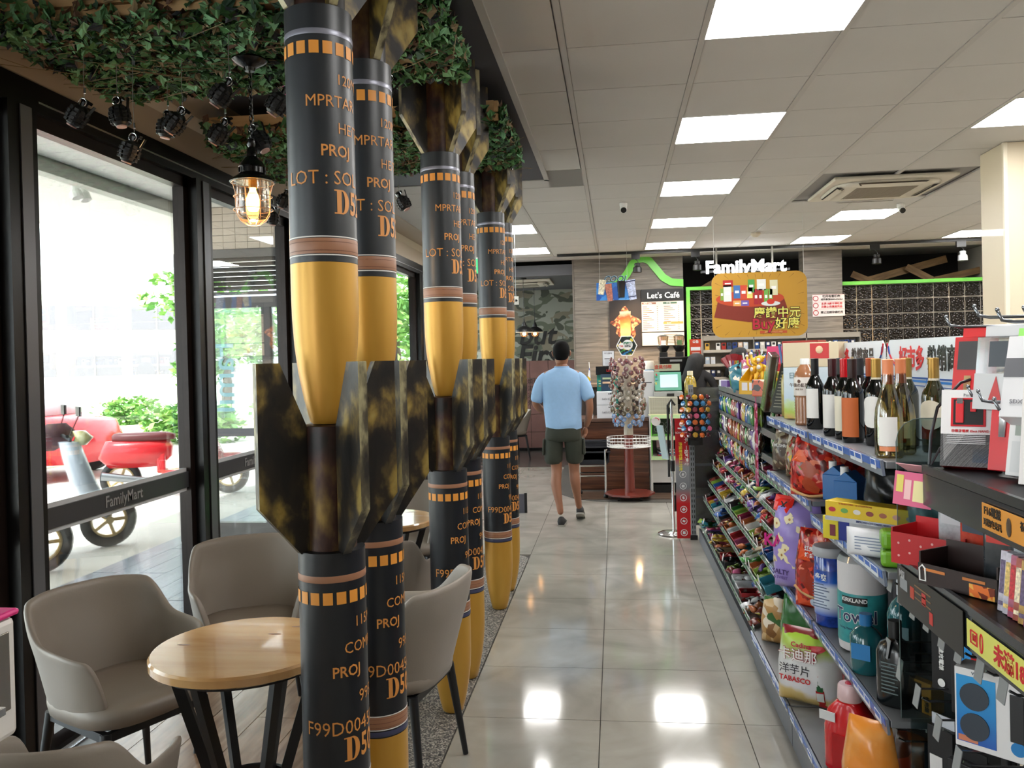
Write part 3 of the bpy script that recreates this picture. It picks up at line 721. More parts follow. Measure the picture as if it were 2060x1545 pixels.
L = bpy.data.lights.new('bulb_glow', 'POINT'); L.energy = 6; L.color = (1, .66, .34); L.shadow_soft_size = .03
lo = bpy.data.objects.new('bulb_glow', L); COL.objects.link(lo); lo.parent = t; lo.location = (0, 0, 2.05)
# dome pendants in the far area
def pendant(x, y, zb, lab):
    t = thing('dome_pendant', lab, 'lamp', (x, y, 0), 0, 'dome pendants before the camouflage wall')
    MB().lathe([(.12, zb), (.125, zb+.004), (.118, zb+.03), (.085, zb+.06), (.035, zb+.085), (.028, zb+.13), (.012, zb+.15), (.006, zb+.19)], n=28).build('shade', BLACK, t, smooth=True)
    MB().lathe([(.119, zb-.004), (.1255, zb-.003), (.1255, zb), (.119, zb)], n=28).build('shade_rim', mat('#e9d9c0', .5, emit=.35), t, smooth=True)
    MB().cyl((0,0,zb+.19), (0,0,2.70), .004).lathe([(.05, 2.68), (.05, 2.70), (.01, 2.70)], n=16).build('chain', BLACK, t)
    MB().ball((0,0,zb-.025), .028, 12).build('bulb', mat('#ffb968', .4, emit=14), t, smooth=True)
    cg = MB()
    for k in range(6):
        a = 2*PI*k/6; cg.tube([(.05*math.cos(a)*s, .05*math.sin(a)*s, zb+z) for s, z in ((1, 0), (1, -.03), (.75, -.055), (.1, -.068))], .0018, 4)
    cg.tube([(.05*math.cos(a), .05*math.sin(a), zb-.02) for a in [2*PI*i/16 for i in range(16)]], .0018, 4, True)
    cg.build('wire_cage', mat('#b08a5e', .4, .5), t)
pendant(-1.268, 11.8, 1.93, 'black dome pendant lamp, the nearer of two before the camouflage wall')
pendant(-1.22, 12.9, 1.96, 'black dome pendant lamp, the farther of two, partly hidden by the other')
# ================= TABLES AND CHAIRS =================
def smooth_ring(poly, k=2): return poly
leather = mat('#8f867c', .45, bump=.04, scale=160); leather2 = mat('#877d72', .45)
legm = mat('#121316', .4)
def shell_chair():
    """tub chair, faces local -Y (open side), seat height .46; origin on the floor"""
    t = thing('tub_chair', '', 'chair')
    # backrest wall: angle from -150..150 around, height profile
    N = 48; vo, vi = [], []
    A = [(-1.0+2*k/N) for k in range(N+1)]
    def prof(s):
        a = abs(s); ang = s*math.radians(138)
        rx, ry = .255, .25
        if a < .40: h = .79-.012*(a/.4)**2
        elif a < .64: q = (a-.40)/.24; q = q*q*(3-2*q); h = .778-.13*q
        elif a < .88: h = .648-.02*(a-.64)/.24
        else: q = (a-.88)/.12; h = .628-.16*q**1.5
        if a > .97: h -= .04*(a-.97)/.03
        return ang, rx, ry, h
    mb = MB(); rows = 9; th = .022
    outer, inner = [], []
    for s in A:
        ang, rx, ry, h = prof(s); ca, sa = math.sin(ang), math.cos(ang)
        e = .72; X = rx*math.copysign(abs(ca)**e, ca); Y = ry*math.copysign(abs(sa)**e, sa)
        a2 = abs(s)
        for r_ in range(rows):
            q = r_/(rows-1); z = .40+(h-.40)*q; lean = .82+.18*min(1, (z-.38)/.3)+.04*max(0, z-.6)/.2
            bk = (1.0 if Y > 0 else .6)
            outer.append(Vector((X*lean*1.06, Y*lean*1.04+(.045*(z-.4)/.4 if Y > 0 else 0), z)))
            inner.append(Vector((X*(lean*1.06)-math.copysign(th, X)*min(1, abs(ca)*1.6), Y*lean*1.04+(.045*(z-.4)/.4 if Y > 0 else 0)-math.copysign(th, Y)*min(1, abs(sa)*1.4), z-(.004 if r_ == rows-1 else 0))))
    o0 = 0; n1 = len(outer); vs = outer+inner; fs = []
    for i in range(N):
        for r_ in range(rows-1):
            a, b = i*rows+r_, (i+1)*rows+r_
            fs.append((a, b, b+1, a+1)); fs.append((n1+a+1, n1+b+1, n1+b, n1+a))
        a, b = i*rows+rows-1, (i+1)*rows+rows-1; fs.append((a, b, n1+b, n1+a))
        a, b = i*rows, (i+1)*rows; fs.append((n1+a, n1+b, b, a))
    for r_ in range(rows-1):
        a = r_; fs.append((a, a+1, n1+a+1, n1+a)); a = N*rows+r_; fs.append((n1+a, n1+a+1, a+1, a))
    mb.add(vs, fs)
    mb.build('backrest', leather, t, smooth='all', sub=1)
    sp = []; 
    MB().loft([((0, -.01, .385), .20, .20), ((0, -.01, .395), .225, .225), ((0, -.015, .425), .232, .235), ((0, -.015, .445), .232, .235), ((0, -.012, .462), .215, .215), ((0, 0, .468), .14, .14), ((0, 0, .470), .01, .01)], 32, True, 3.2).build('seat', leather2, t, smooth='all')
    fr = MB()
    c = [(-.19, -.19), (.19, -.19), (.18, .17), (-.18, .17)]
    for i in range(4):
        a, b = c[i], c[(i+1) % 4]; mid = ((a[0]+b[0])/2, (a[1]+b[1])/2); L = math.hypot(b[0]-a[0], b[1]-a[1])
        fr.box((mid[0], mid[1], .372), (L, .022, .03), (0, 0, math.atan2(b[1]-a[1], b[0]-a[0])))
    fr.build('seat_frame', legm, t)
    for x, y in c: MB().cyl((x, y, .385), (x*1.25, y*1.27, .003), .019, .0115, 12).build('leg', legm, t, smooth=True)
    return t
ch0 = shell_chair()
CH = [(-1.74, 2.74, 64, 'taupe leather tub chair by the window, facing the near round table'),
 (-1.60, 3.46, 26, 'taupe leather tub chair behind the near table, its back to the window post'),
 (-1.345, 1.86, 184, 'taupe leather tub chair at the bottom edge, only its backrest showing'),
 (-.86, 3.05, -100, 'taupe leather tub chair seen from behind between the pillar pairs, leg on the pebble strip'),
 (-1.13, 3.87, 175, 'taupe leather tub chair behind the second pillar, at the far round table'),
 (-1.25, 5.15, -20, 'taupe leather tub chair on the far side of the second table'),
 (-1.62, 12.9, -60, 'pale tub chair far away against the rose tiled wall')]
for i, (x, y, r, lab) in enumerate(CH):
    c = ch0 if i == 0 else copytree(ch0)
    c.scale = (.96, .96, .97); c.location = (x, y, 0); c.rotation_euler = (0, 0, math.radians(r)); tag(c, lab, 'chair', 'taupe tub chairs')
top_m = rampmat('table_pine', [(.25, '#c08a52'), (.5, '#d9ac74'), (.8, '#e6c08c')], scale=2.2, stretch=(1, 7, 1), rough=.16, detail=8, dist=.5, coat=.5)
def table():
    t = thing('round_table', '', 'table')
    MB().lathe([(.001, .690), (.262, .690), (.270, .695), (.270, .715), (.264, .722), (.001, .722)], n=64).build('tabletop', top_m, t, smooth=True)
    for k in range(6):
        a = 2*PI*k/6+.3
        d = Vector((math.cos(a), math.sin(a), 0)); q = Vector((-d.y, d.x, 0))
        def P_(r, z, s=0): return d*r+Vector((0, 0, z))+q*s
        mb = MB(); pts = [(.215, .690), (.095, .30), (.225, .003)]; w_ = .016; s_ = .012
        vs = []
        for r, z in pts:
            for u, v in ((-1, -1), (1, -1), (1, 1), (-1, 1)): vs.append(P_(r+u*w_, z, v*s_))
        fs = [tuple(range(3, -1, -1)), (8, 9, 10, 11)]
        for j in range(2): fs += [(j*4+i, j*4+(i+1) % 4, j*4+4+(i+1) % 4, j*4+4+i) for i in range(4)]
        mb.add(vs, fs).build('leg', legm, t)
    MB().tube([(.125*math.cos(a), .125*math.sin(a), .30) for a in [2*PI*i/40 for i in range(40)]], .009, 8, True).build('foot_ring', legm, t, smooth=True)
    MB().lathe([(.24, .676), (.24, .689), (.10, .689), (.10, .676)], n=32).build('top_plate', legm, t)
    kn = MB()
    r = random.Random(5)
    for k in range(5):
        x, y = r.uniform(-.2, .2), r.uniform(-.2, .2); kn.add([(x+.012*math.cos(a)*1.8, y+.006*math.sin(a), .7223) for a in [2*PI*i/10 for i in range(10)]], [tuple(range(10))])
    kn.build('knots', mat('#8a5a38', .3), t)
    return t
t0 = table(); t0.location = (-1.11, 2.36, 0); tag(t0, 'round pine table on black hourglass legs, in front behind the nearest pillar', 'table', 'round pine tables')
t1 = copytree(t0, loc=(-1.24, 4.32, 0), label='round pine table seen between the second and third pillars')
# green shopping bag standing under the far table
gb = thing('shopping_bag', 'green shopping bag hanging beside the second table', 'bag', (-1.62, 5.35, 0))
MB().prism([(-.15, .50), (.15, .50), (.14, .85), (-.14, .85)], .10).build('body', mat('#1f9a3e', .5), gb, bevel=.006)
MB().tube([(-.07, 0, .85), (-.05, 0, .92), (.05, 0, .92), (.07, 0, .85)], .004, 5).build('handle', WHITE, gb)
txt('Cost', .06, WHITE, gb, (.0, -.052, .70), FY, .01)
MB().bb(-.12, .12, -.04, .04, .003, .497).build('stand', mat('#4a4a4a', .5), gb)
# capsule machine at the left edge
cp = thing('capsule_machine', 'white capsule vending machine with a pink top at the left edge', 'vending machine', (-1.52, 1.28, 0))
wm = mat('#d9d5cf', .35)
MB().bb(-.28, .272, -.30, .31, .80, 1.045).build('upper_body', wm, cp, bevel=.012)
MB().bb(-.24, .22, -.26, .26, -.20, .795).build('lower_body', wm, cp, bevel=.01)
MB().bb(-.29, .276, -.31, .318, 1.046, 1.06).build('pink_lid', mat('#e23a86', .25, coat=.5), cp, bevel=.006)
MB().lathe([(.05, 1.061), (.05, 1.068), (.03, 1.075), (.001, 1.076)], (.16, .1, 0), n=20).build('cap', mat('#e8e4e2', .3), cp, smooth=True)
MB().bb(.2725, .2765, .02, .285, .86, 1.02).build('steel_plate', mat('#a9a59e', .25, .9), cp, bevel=.003)
d = MB()
for z in (.985, .905): d.cyl((.2765, .20, z), (.292, .20, z), .02).box((.297, .20, z), (.012, .012, .036)).bb(.2765, .286, .13, .16, z-.025, z+.02)
d.bb(.2765, .30, .16, .24, .868, .884)
d.build('coin_knob', CHROME, cp, bevel=.001)
MB().bb(.2766, .278, .07, .22, .943, .958).build('sticker', BLUE, cp)
cp.scale = (.88,)*3; cp.location = Vector((0, 0, _h))+(Vector(cp.location)-Vector((0, 0, _h)))*.88

# ================= GONDOLA SHELVING =================
metal = mat('#7f8286', .4, .3); metal_d = mat('#3a3c40', .5, .2); pegm = mat('#4a4c50', .5, .3)
blue_s = mat('#2f62b8', .35); grey_s = mat('#7a8494', .25, .2); lab_m = mat('#dfe3e8', .5); lab_b = mat('#2a62c0', .4); lab_g = mat('#7fb58a', .5)
def post(u, x, y, z1=1.6):
    mb = MB().bb(x-.018, x+.018, y-.018, y+.018, 0, z1); mb.build('upright', metal, u, bevel=.002)
    sl = MB()
    for k in range(int(z1/.05)):
        for s in (-1, 1): sl.bb(x+s*.007-.003, x+s*.007+.003, y-.0188, y-.018, .03+k*.05, .055+k*.05)
    sl.build('slots', BLACK, u, kind='stuff')
def shelf(u, y0, y1, xf, z, blue=True, xb=1.06, sh=.045, mt=None, labs=True):
    s = MB().bb(xf+.012, xb, y0, y1, z-.02, z).build('shelf', mt or metal, u, bevel=.002)
    st = MB().box((xf+.004, (y0+y1)/2, z-.018), (.008, y1-y0, sh), (0, -.12, 0)).build('price_strip', grey_s, s)
    if blue: MB().box((xf-.0015, (y0+y1)/2, z-.009), (.002, y1-y0-.02, sh*.5), (0, -.12, 0)).build('blue_band', blue_s, s)
    if labs:
        lb = MB(); r = random.Random(int(y0*100+z*1000)); y = y0+.04
        while y < y1-.06:
            w_ = r.uniform(.045, .07)
            lb.m(0).box((xf-.004, y+w_/2, z-.012), (.002, w_, sh*.62), (0, -.12, 0))
            lb.m(1).box((xf-.0052, y+w_/2, z-.007), (.001, w_*.86, sh*.34), (0, -.12, 0))
            y += w_+r.choice([.004, .004, .05, .09])
        lb.build('price_labels', [lab_m if blue else mat('#aeb9b0', .5), lab_b if blue else lab_g], s, kind='stuff')
    return s
def gondola(label, y0, y1, shelves, name='shelving_unit', blue=True, kick=.66, top=1.60):
    u = thing(name, label, 'shelf', (0, 0, 0), 0, 'shelving run beside the aisle')
    MB().bb(1.065, 1.085, y0, y1, .02, top-.2).build('back_panel', pegm, u)
    MB().bb(kick, 1.06, y0, y1, 0, .10).build('kick_plate', mat('#6a6e76', .45, .2), u)
    post(u, 1.08, y0+.0185, top-.14)
    for xf, z in shelves: shelf(u, y0+.004, y1-.004, xf, z, blue)
    return u
gondola('blue-striped shelving bay that holds the milk tea and first wines', 3.385, 4.285, [(.645, .16), (.745, .495), (.745, .965), (.745, 1.235)])
gondola('blue-striped shelving bay with the paper towel roll, next to the electronics rack', 2.475, 3.375, [(.645, .16), (.745, .495), (.745, .92), (.745, 1.235)])
# promotional boards behind the wine shelf
def board(y0, y1, label, z1):
    t = thing('header_board', label, 'sign', (1.045, (y0+y1)/2, 1.24))
    w_ = y1-y0; MB().prism([(-w_/2, .002), (w_/2, .002), (w_/2, z1-.03), (w_/2-.03, z1), (-w_/2+.03, z1), (-w_/2, z1-.03)], .006, Matrix.Rotation(-PI/2, 4, 'Z')).build('panel', mat('#e3e8ee', .3), t)
    R90 = lambda x, z: (-.0045, -x, z)
    txt('好市多', .088, mat('#d6252c', .4), t, R90(-.17, z1-.075), FX, .03, sx=.95); txt('熱銷商品', .086, mat('#14161a', .4), t, R90(.15, z1-.074), FX, .03, sx=.95)
    txt('★', .05, mat('#b59a62', .4), t, R90(-.005, z1-.075), FX)
    for dz, h, c in ((-.140, .006, '#1f4f9c'), (-.152, .008, '#2f7fd0'), (-.165, .003, '#1f4f9c')):
        MB().bb(-.0042, -.0035, -w_/2+.02, w_/2-.02, z1+dz, z1+dz+h).build('stripe', mat(c, .4), t)
    txt('HOT', .03, mat('#1f6fc4', .4), t, R90(0, z1-.150), FX, .03, shear=.3)
    for s in (-1, 1):
        for k, c in ((0, '#c22a36'), (1, '#1f4f9c')):
            pts = [(-.0044, s*(w_/2-.01-.11*q-.012*k), z1-.012-.09*q**.5*1.0+(-.0)-.012*k) for q in [i/8 for i in range(9)]]
            MB().tube(pts, .0035, 4).build('swoosh', mat(c, .4), t)
board(3.40, 4.28, 'white promotion board with red and black characters, left one behind the wines', .35)
board(2.50, 3.37, 'white promotion board with red and black characters, right one behind the gold-capped bottles', .35)
# candy run
candy = [thing('candy_shelving', 'candy shelving with slanted trays and bag hooks beyond the blue-striped bays', 'shelf', (0, 0, 0), 0, 'shelving run beside the aisle')]
u = candy[0]; Y0, Y1 = 4.295, 7.08
MB().bb(1.065, 1.085, Y0, Y1, .02, 1.42).build('back_panel', pegm, u)
MB().bb(.665, 1.06, Y0, Y1, 0, .10).build('kick_plate', mat('#6a6e76', .45, .2), u)
for y in (Y0+.02, 5.22, 6.15): post(u, 1.08, y, 1.42)
TIER = [(.665, .150), (.705, .345), (.745, .475), (.785, .61), (.815, .695), (.845, .83)]
tray_m = mat('#a8acae', .3, .1, alpha=1); edgec = glassmat('#dfe8e6', .15, .1)
for i, (x, z) in enumerate(TIER):
    ang = .0 if i == 0 else .35
    d = .36 if i == 0 else .20
    s = MB().box((x+d/2*math.cos(ang), (Y0+Y1)/2, z-.008+d/2*math.sin(ang)), (d, Y1-Y0, .006), (0, -ang, 0)).build('tray', tray_m, u)
    MB().box((x+.003, (Y0+Y1)/2, z+.006), (.005, Y1-Y0, .040), (0, -.25, 0)).build('price_strip', mat('#8d9692', .25, .2), s)
    lb = MB(); r = random.Random(i)
    y = Y0+.05
    while y < Y1-.1:
        lb.box((x-.001, y+.025, z+.004), (.002, r.uniform(.03, .05), .022), (0, -.25, 0)); y += r.uniform(.07, .13)
    lb.build('price_labels', lab_g, s, kind='stuff')
    dv = MB(); y = Y0+.15
    while y < Y1: dv.box((x+d/2*math.cos(ang), y, z+.025+d/2*math.sin(ang)), (d, .003, .045), (0, -ang, 0)); y += r.uniform(.14, .2)
    dv.build('dividers', edgec, s, kind='stuff')
s = MB().bb(.86, 1.06, Y0, Y1, 1.272, 1.292).build('shelf', metal, u)
MB().box((.853, (Y0+Y1)/2, 1.275), (.008, Y1-Y0, .04), (0, -.12, 0)).build('price_strip', mat('#8d9692', .25, .2), s)
# hook bars with prongs
for z in (1.235, 1.085, .935):
    s = MB().bb(.90, .91, Y0+.9, Y1-.02, z-.012, z+.012).build('hook_rail', metal, u)
    hk = MB(); y = Y0+.95
    while y < Y1-.05: hk.tube([(.91, y, z), (.855, y, z-.004), (.845, y, z+.012)], .0025, 5).bb(.842, .845, y-.012, y+.012, z-.012, z+.012); y += .052
    hk.build('hooks', metal, s, kind='stuff')
for z in (1.10, .95):
    s = MB().bb(.87, 1.06, Y0, Y0+.85, z-.02, z).build('shelf', metal, u)
    MB().box((.865, Y0+.425, z-.012), (.006, .85, .04), (0, -.12, 0)).build('price_strip', mat('#8d9692', .25, .2), s)
# end upright and red instruction strip at the far end of the run
e = thing('end_upright', 'slotted grey steel upright at the far end of the candy shelving', 'post', (.625, 7.13, 0))
MB().bb(-.02, .02, -.015, .015, .0, 1.30).build('post', metal, e, bevel=.002)
sl = MB()
for k in range(28):
    for s_ in (-1, 1): sl.bb(s_*.009-.0035, s_*.009+.0035, -.0162, -.015, .05+k*.044, .075+k*.044)
sl.build('slots', BLACK, e, kind='stuff'); MB().box((0, 0, .02), (.06, .05, .04)).build('foot', BLACK, e)
MB().bb(.02, .46, .0, .006, .12, 1.28).build('mesh_panel', glassmat('#8d8f90', .10, .25), e)
MB().bb(.44, .46, -.015, .015, 0, 1.3).build('post', metal, e)
for z in (.35, .62, .9, 1.14): MB().bb(.02, .46, -.01, .02, z, z+.018).build('rail', metal_d, e)
r_ = thing('red_strip_sign', 'tall red and grey instruction strip with round symbols, beside the steel stand', 'sign', (.545, 7.12, 0))
MB().bb(-.058, .055, -.006, .004, .012, 1.02).build('panel', rampmat('strip_red', [(0, '#b3141c'), (.30, '#c01820'), (.42, '#77787d'), (.60, '#8f9196'), (.68, '#b3141c'), (1, '#a8141c')], axis=('Z', 0, 1.02), noise=False, rough=.35), r_)
for k in range(6):
    z = .06+.098*k
    m_ = MB().tube([(.026*math.cos(a), -.0075, z+.026*math.sin(a)) for a in [2*PI*i/20 for i in range(20)]], .003, 5, True)
    m_.box((0, -.0075, z), (.022, .002, .016 if k % 2 else .024), (0, .4*k, 0)); m_.build('round_symbol', mat('#d8d8da', .4), r_)
txt('中，一起吃零食', .034, WHITE, r_, (.03, -.0066, .74), (PI/2, PI/2, 0), .02); txt('掃描即可線上付款', .030, mat('#e5d93a', .4), r_, (-.018, -.0066, .70), (PI/2, PI/2, 0), .02)
txt('SCAN & PAY', .02, WHITE, r_, (0, -.0066, .90), FY, .02)
MB().ball((0, -.008, .97), .022, 10, (1, .3, 1)).box((0, -.009, .935), (.07, .004, .012), (0, .1, 0)).build('figure_mark', WHITE, r_)

# ================= GOODS ON THE SHELVES =================
def pouch_y(x, z, w, h, d, taper=.0, pinch=.5):
    u = 2*x/(w*(1-taper*max(0, (z/h-pinch))/(1-pinch))) if w else 0; v = 2*z/h-1
    u = max(-1, min(1, u)); v = max(-1, min(1, v))
    return d/2*(max(0, 1-abs(u)**2.6))**.75*(max(0, 1-abs(v)**4))**.7
def pouch(name, w, h, d, m, parent=None, seed=0, taper=0, wrinkle=.004, band=None, nx=12, nz=14, lean=0):
    r = random.Random(seed); mb = MB(); vs = []
    ph = [r.uniform(0, 6) for _ in range(6)]
    for side in (-1, 1):
        for j in range(nz+1):
            z = h*j/nz; tp = 1-taper*max(0, (z/h-.5))/.5
            for i in range(nx+1):
                x = w*(i/nx-.5)
                y = pouch_y(x, z, w, h, d)
                wr = wrinkle*(math.sin(x*60+ph[0]+z*25)+math.sin(z*70+ph[1]+x*30))*(1 if 0 < i < nx and 0 < j < nz else 0)
                vs.append((x*tp+.3*wr, side*(y+.0008)+wr*(1 if y > .004 else .3)*side, z))
    n1 = (nx+1)*(nz+1); fs = []
    for j in range(nz):
        for i in range(nx):
            a = j*(nx+1)+i; b = a+1; c = b+nx+1; e = a+nx+1
            fs.append((a, b, c, e)); fs.append((n1+e, n1+c, n1+b, n1+a))
    rim = [i for i in range(nx+1)]+[j*(nx+1)+nx for j in range(1, nz+1)]+[nz*(nx+1)+i for i in range(nx-1, -1, -1)]+[j*(nx+1) for j in range(nz-1, 0, -1)]
    for k in range(len(rim)): a, b = rim[k], rim[(k+1) % len(rim)]; fs.append((b, a, n1+a, n1+b))
    mb.add(vs, fs)
    return mb.build(name, m, parent, smooth='all')
def decal(parent, w, h, d, cx, cz, pts, m, name='print', off=.0016):
    """flat printed patch laid on the front (-Y) of a pouch"""
    mb = MB(); vs = [(cx, -pouch_y(cx, cz, w, h, d)-off-.0005, cz)]
    P = []
    for x, z in pts: P.append((cx+x, cz+z))
    n = len(P)
    for q in (.5, 1):
        for x, z in P:
            X, Z = cx+(x-cx)*q, cz+(z-cz)*q; vs.append((X, -pouch_y(X, Z, w, h, d)-off, Z))
    fs = [(0, 1+i, 1+(i+1) % n) for i in range(n)]+[(1+i, 1+n+i, 1+n+(i+1) % n, 1+(i+1) % n) for i in range(n)]
    return mb.add(vs, fs).build(name, m, parent)
def blob(r, n=10, jit=.25, sx=1, sz=1, seed=0):
    q = random.Random(seed); return [(r*sx*(1+q.uniform(-jit, jit))*math.cos(2*PI*i/n), r*sz*(1+q.uniform(-jit, jit))*math.sin(2*PI*i/n)) for i in range(n)]
def rect(w, h, sh=0): return [(-w/2-sh, -h/2), (0, -h/2), (w/2-sh, -h/2), (w/2, 0), (w/2+sh, h/2), (0, h/2), (-w/2+sh, h/2), (-w/2, 0)]
def item(name, label, cat, x, y, z, rz=-90, group=None, rx=0, ry=0):
    return thing(name, label, cat, (x, y, z), 0, group, rot=(math.radians(rx), math.radians(ry), math.radians(rz)))
# ---- wine and drinks, top shelf (z 1.237) ----
ZT = 1.2365
def bottle(label, x, y, z, cap, glass, lab=None, h=.285, r=.036, white_ring=False, round_label=False, rz=-40, lab_z=(.05, .13), burg=False, wrap=1.0, name='wine_bottle', lab2=None):
    t = item(name, label, 'bottle', x, y, z, rz, 'bottles on the top shelf')
    s = h/.285
    pr = [(.004, .004), (r*.9, 0), (r, .006), (r, .165*s), (r*.93, .182*s), (r*.6, .205*s), (r*.42, .222*s), (.0145, .238*s), (.0138, .285*s)]
    if burg: pr = [(.004, .004), (r*.9, 0), (r*1.05, .006), (r*1.05, .11*s), (r*.95, .145*s), (r*.66, .185*s), (r*.46, .212*s), (.016, .235*s), (.0142, .285*s)]
    MB().lathe(pr, n=24).build('glass_body', glass, t, smooth=True)
    MB().lathe([(.0152, .222*s if not burg else .215*s), (.0158, .224*s), (.0156, .283*s), (.0162, .287*s), (.013, .289*s), (.001, .289*s)], n=20).build('capsule', cap, t, smooth=True)
    if white_ring: MB().lathe([(.0160, .215*s), (.0162, .216*s), (.0160, .226*s)], n=20).build('neck_band', mat('#e0d9c4', .5), t, smooth=True)
    if lab:
        mb = MB(); z0, z1 = lab_z; A = wrap; n = 10; rr = (r*1.05 if burg else r)+.0008; vs = []
        for i in range(n+1):
            a = -PI/2-A+2*A*i/n; vs += [(rr*math.cos(a), rr*math.sin(a), z0), (rr*math.cos(a), rr*math.sin(a), z1)]
        if round_label:
            rr += .0018; vs = []; n = 20; R2 = (z1-z0)/2; zc = (z0+z1)/2; pts = [(R2*math.cos(2*PI*i/n), R2*math.sin(2*PI*i/n)) for i in range(n)]
            vs = [(rr*math.cos(-PI/2+px/rr), rr*math.sin(-PI/2+px/rr), zc+pz) for px, pz in pts]
            cs_ = [(rr*math.cos(-PI/2+px*.5/rr), rr*math.sin(-PI/2+px*.5/rr), zc+pz*.5) for px, pz in pts]
            mb.add(vs+cs_+[(0, -rr, zc)], [(i, (i+1) % n, n+(i+1) % n, n+i) for i in range(n)]+[(n+i, n+(i+1) % n, 2*n) for i in range(n)])
        else: mb.add(vs, [(2*i, 2*i+2, 2*i+3, 2*i+1) for i in range(n)])
        mb.build('paper_label', lab, t, smooth='all')
        if lab2:
            z0b, z1b, mm = lab2; vs = []
            for i in range(11):
                a = -PI/2-A+2*A*i/10; vs += [((rr+.0006)*math.cos(a), (rr+.0006)*math.sin(a), z0b), ((rr+.0006)*math.cos(a), (rr+.0006)*math.sin(a), z1b)]
            MB().add(vs, [(2*i, 2*i+2, 2*i+3, 2*i+1) for i in range(10)]).build('label_band', mm, t, smooth='all')
    return t
bk = mat('#0a0c0b', .06, spec=.8); olive = mat('#2c2c12', .06, spec=.8, coat=.4); clear_w = glassmat('#cdbf86', .16)
wl = mat('#e8e6e2', .6); orl = mat('#c8662e', .6); crl = mat('#e9e2cd', .6); goldc = mat('#b8924a', .35, .6); orangec = mat('#e38a5c', .4); redc = mat('#c8141f', .25)
bottle('dark wine bottle with black capsule and plain white label, leftmost of the wines', .815, 3.56, ZT, BLACK, bk, wl, lab_z=(.045, .165), wrap=.8)
bottle('dark wine bottle with a white-topped black capsule, behind the leftmost wine', .90, 3.50, ZT, mat('#1a1a1c', .4), bk, mat('#9a7a4a', .5), lab_z=(.10, .15))
bottle('dark wine bottle with white label, just left of the red-capsuled one', .81, 3.26, ZT, mat('#3a0d12', .3), bk, wl, lab_z=(.03, .155), wrap=.9)
bottle('dark wine bottle with a bright red capsule and cream label', .82, 3.13, ZT, redc, bk, crl, lab_z=(.03, .155), wrap=.9)
bottle('dark wine bottle with an orange label under the board', .815, 3.015, ZT, mat('#2b1512', .4), bk, orl, lab_z=(.02, .155), wrap=.95)
bottle('dark wine bottle with an orange-ringed capsule in the second row', .92, 3.17, ZT, mat('#b8562a', .4), bk)
bottle('dark wine bottle in the second row between the red and gold capsules', .93, 3.34, ZT, mat('#222', .4) if False else DARK, bk)
bottle('dark bottle with gold capsule and round white label behind the clear bottle', .86, 2.90, ZT, goldc, bk, wl, white_ring=True, round_label=True, lab_z=(.06, .165), lab2=None)
bottle('clear white wine bottle with orange capsule at the shelf end', .80, 2.585, ZT, orangec, clear_w, wl, lab_z=(.035, .12), burg=True, r=.038, wrap=.65, lab2=(.02, .034, orangec), rz=-20)
bottle('clear wine bottle with orange capsule directly behind its twin', .86, 2.66, ZT, orangec, clear_w, mat('#d9cf9a', .5), lab_z=(.05, .10), burg=True, r=.038)
bottle('olive bottle with gold capsule between the clear bottle and the board', .95, 2.88, ZT, goldc, olive, None, white_ring=True)
bottle('olive bottle with gold capsule and round label, rightmost before the electronics', .97, 2.70, ZT, goldc, olive, crl, white_ring=True, round_label=True, lab_z=(.07, .16))
t = item('milk_tea_bottle', 'big plastic milk tea bottle with white cap left of the wines', 'bottle', .82, 3.76, ZT, -45, 'bottles on the top shelf')
tea = mat('#9c6a4a', .2, coat=.6); pr = [(.004, 0), (.043, 0), (.046, .006)]
for k in range(9): pr += [(.046, .012+.012*k), (.044, .018+.012*k)]
pr += [(.046, .125), (.047, .13), (.047, .20), (.044, .222), (.032, .245), (.019, .262), (.016, .27)]
MB().lathe(pr, n=28).build('body', tea, t, smooth=True)
MB().lathe([(.0475, .128), (.0478, .130), (.0478, .205), (.0475, .207)], n=28).build('label_sleeve', mat('#e6ded6', .4), t, smooth=True)
MB().lathe([(.0195, .262), (.0195, .285), (.018, .288), (.001, .288)], n=24).build('cap', WHITE, t, smooth=True)
txt('午後の紅茶', .018, mat('#4a3020', .5), t, (0, -.0488, .172), FY, .01); txt('MILK TEA', .009, mat('#6a5040', .5), t, (0, -.0488, .155), FY)
MB().ball((0, -.0478, .19), .008, 8, (1, .2, 1)).build('crest', mat('#5a3a2a', .5), t)
t = item('pasta_carton', 'tall pale blue and cream carton with a pasta picture, left of the milk tea', 'box', .93, 4.05, ZT, -38)
MB().bb(-.135, .135, -.05, .05, .002, .245).m(1).bb(-.135, .135, -.0505, .0505, .246, .36).build('carton', [rampmat('pasta_art', [(.0, '#c9a95c'), (.12, '#a8bf46'), (.30, '#b8d0a0'), (.38, '#b7cbd8'), (.9, '#c9d6de')], axis=('Z', 0, .25), scale=25, rough=.4), mat('#d8c8a8', .5)], t, bevel=.002)
MB().lathe([(.001, 0), (.042, 0), (.045, .004), (.001, .006)], (.075, -.052, .055), 20, Matrix.Rotation(PI/2, 3, 'X')).build('plate_print', rampmat('pasta_plate', [(.3, '#8f6a2c'), (.5, '#d8b870'), (.7, '#efe6cf')], scale=40), t)
MB().bb(.0, .09, -.0515, -.0505, .285, .355).build('red_panel', RED, t)
MB().ball((.045, -.052, .325), .018, 10, (1, .2, 1)).build('portrait_mark', mat('#e8c8a0', .5), t)
for k, (x, h) in enumerate(((-.07, .07), (.01, .05), (-.045, .03))): MB().prism([(x-.013, .105), (x+.013, .105), (x+.008, .105+h), (x, .12+h), (x-.008, .105+h)], .001, Matrix.Translation((0, -.0512, 0))).build('tree_print', mat('#3f7a4a', .5), t)
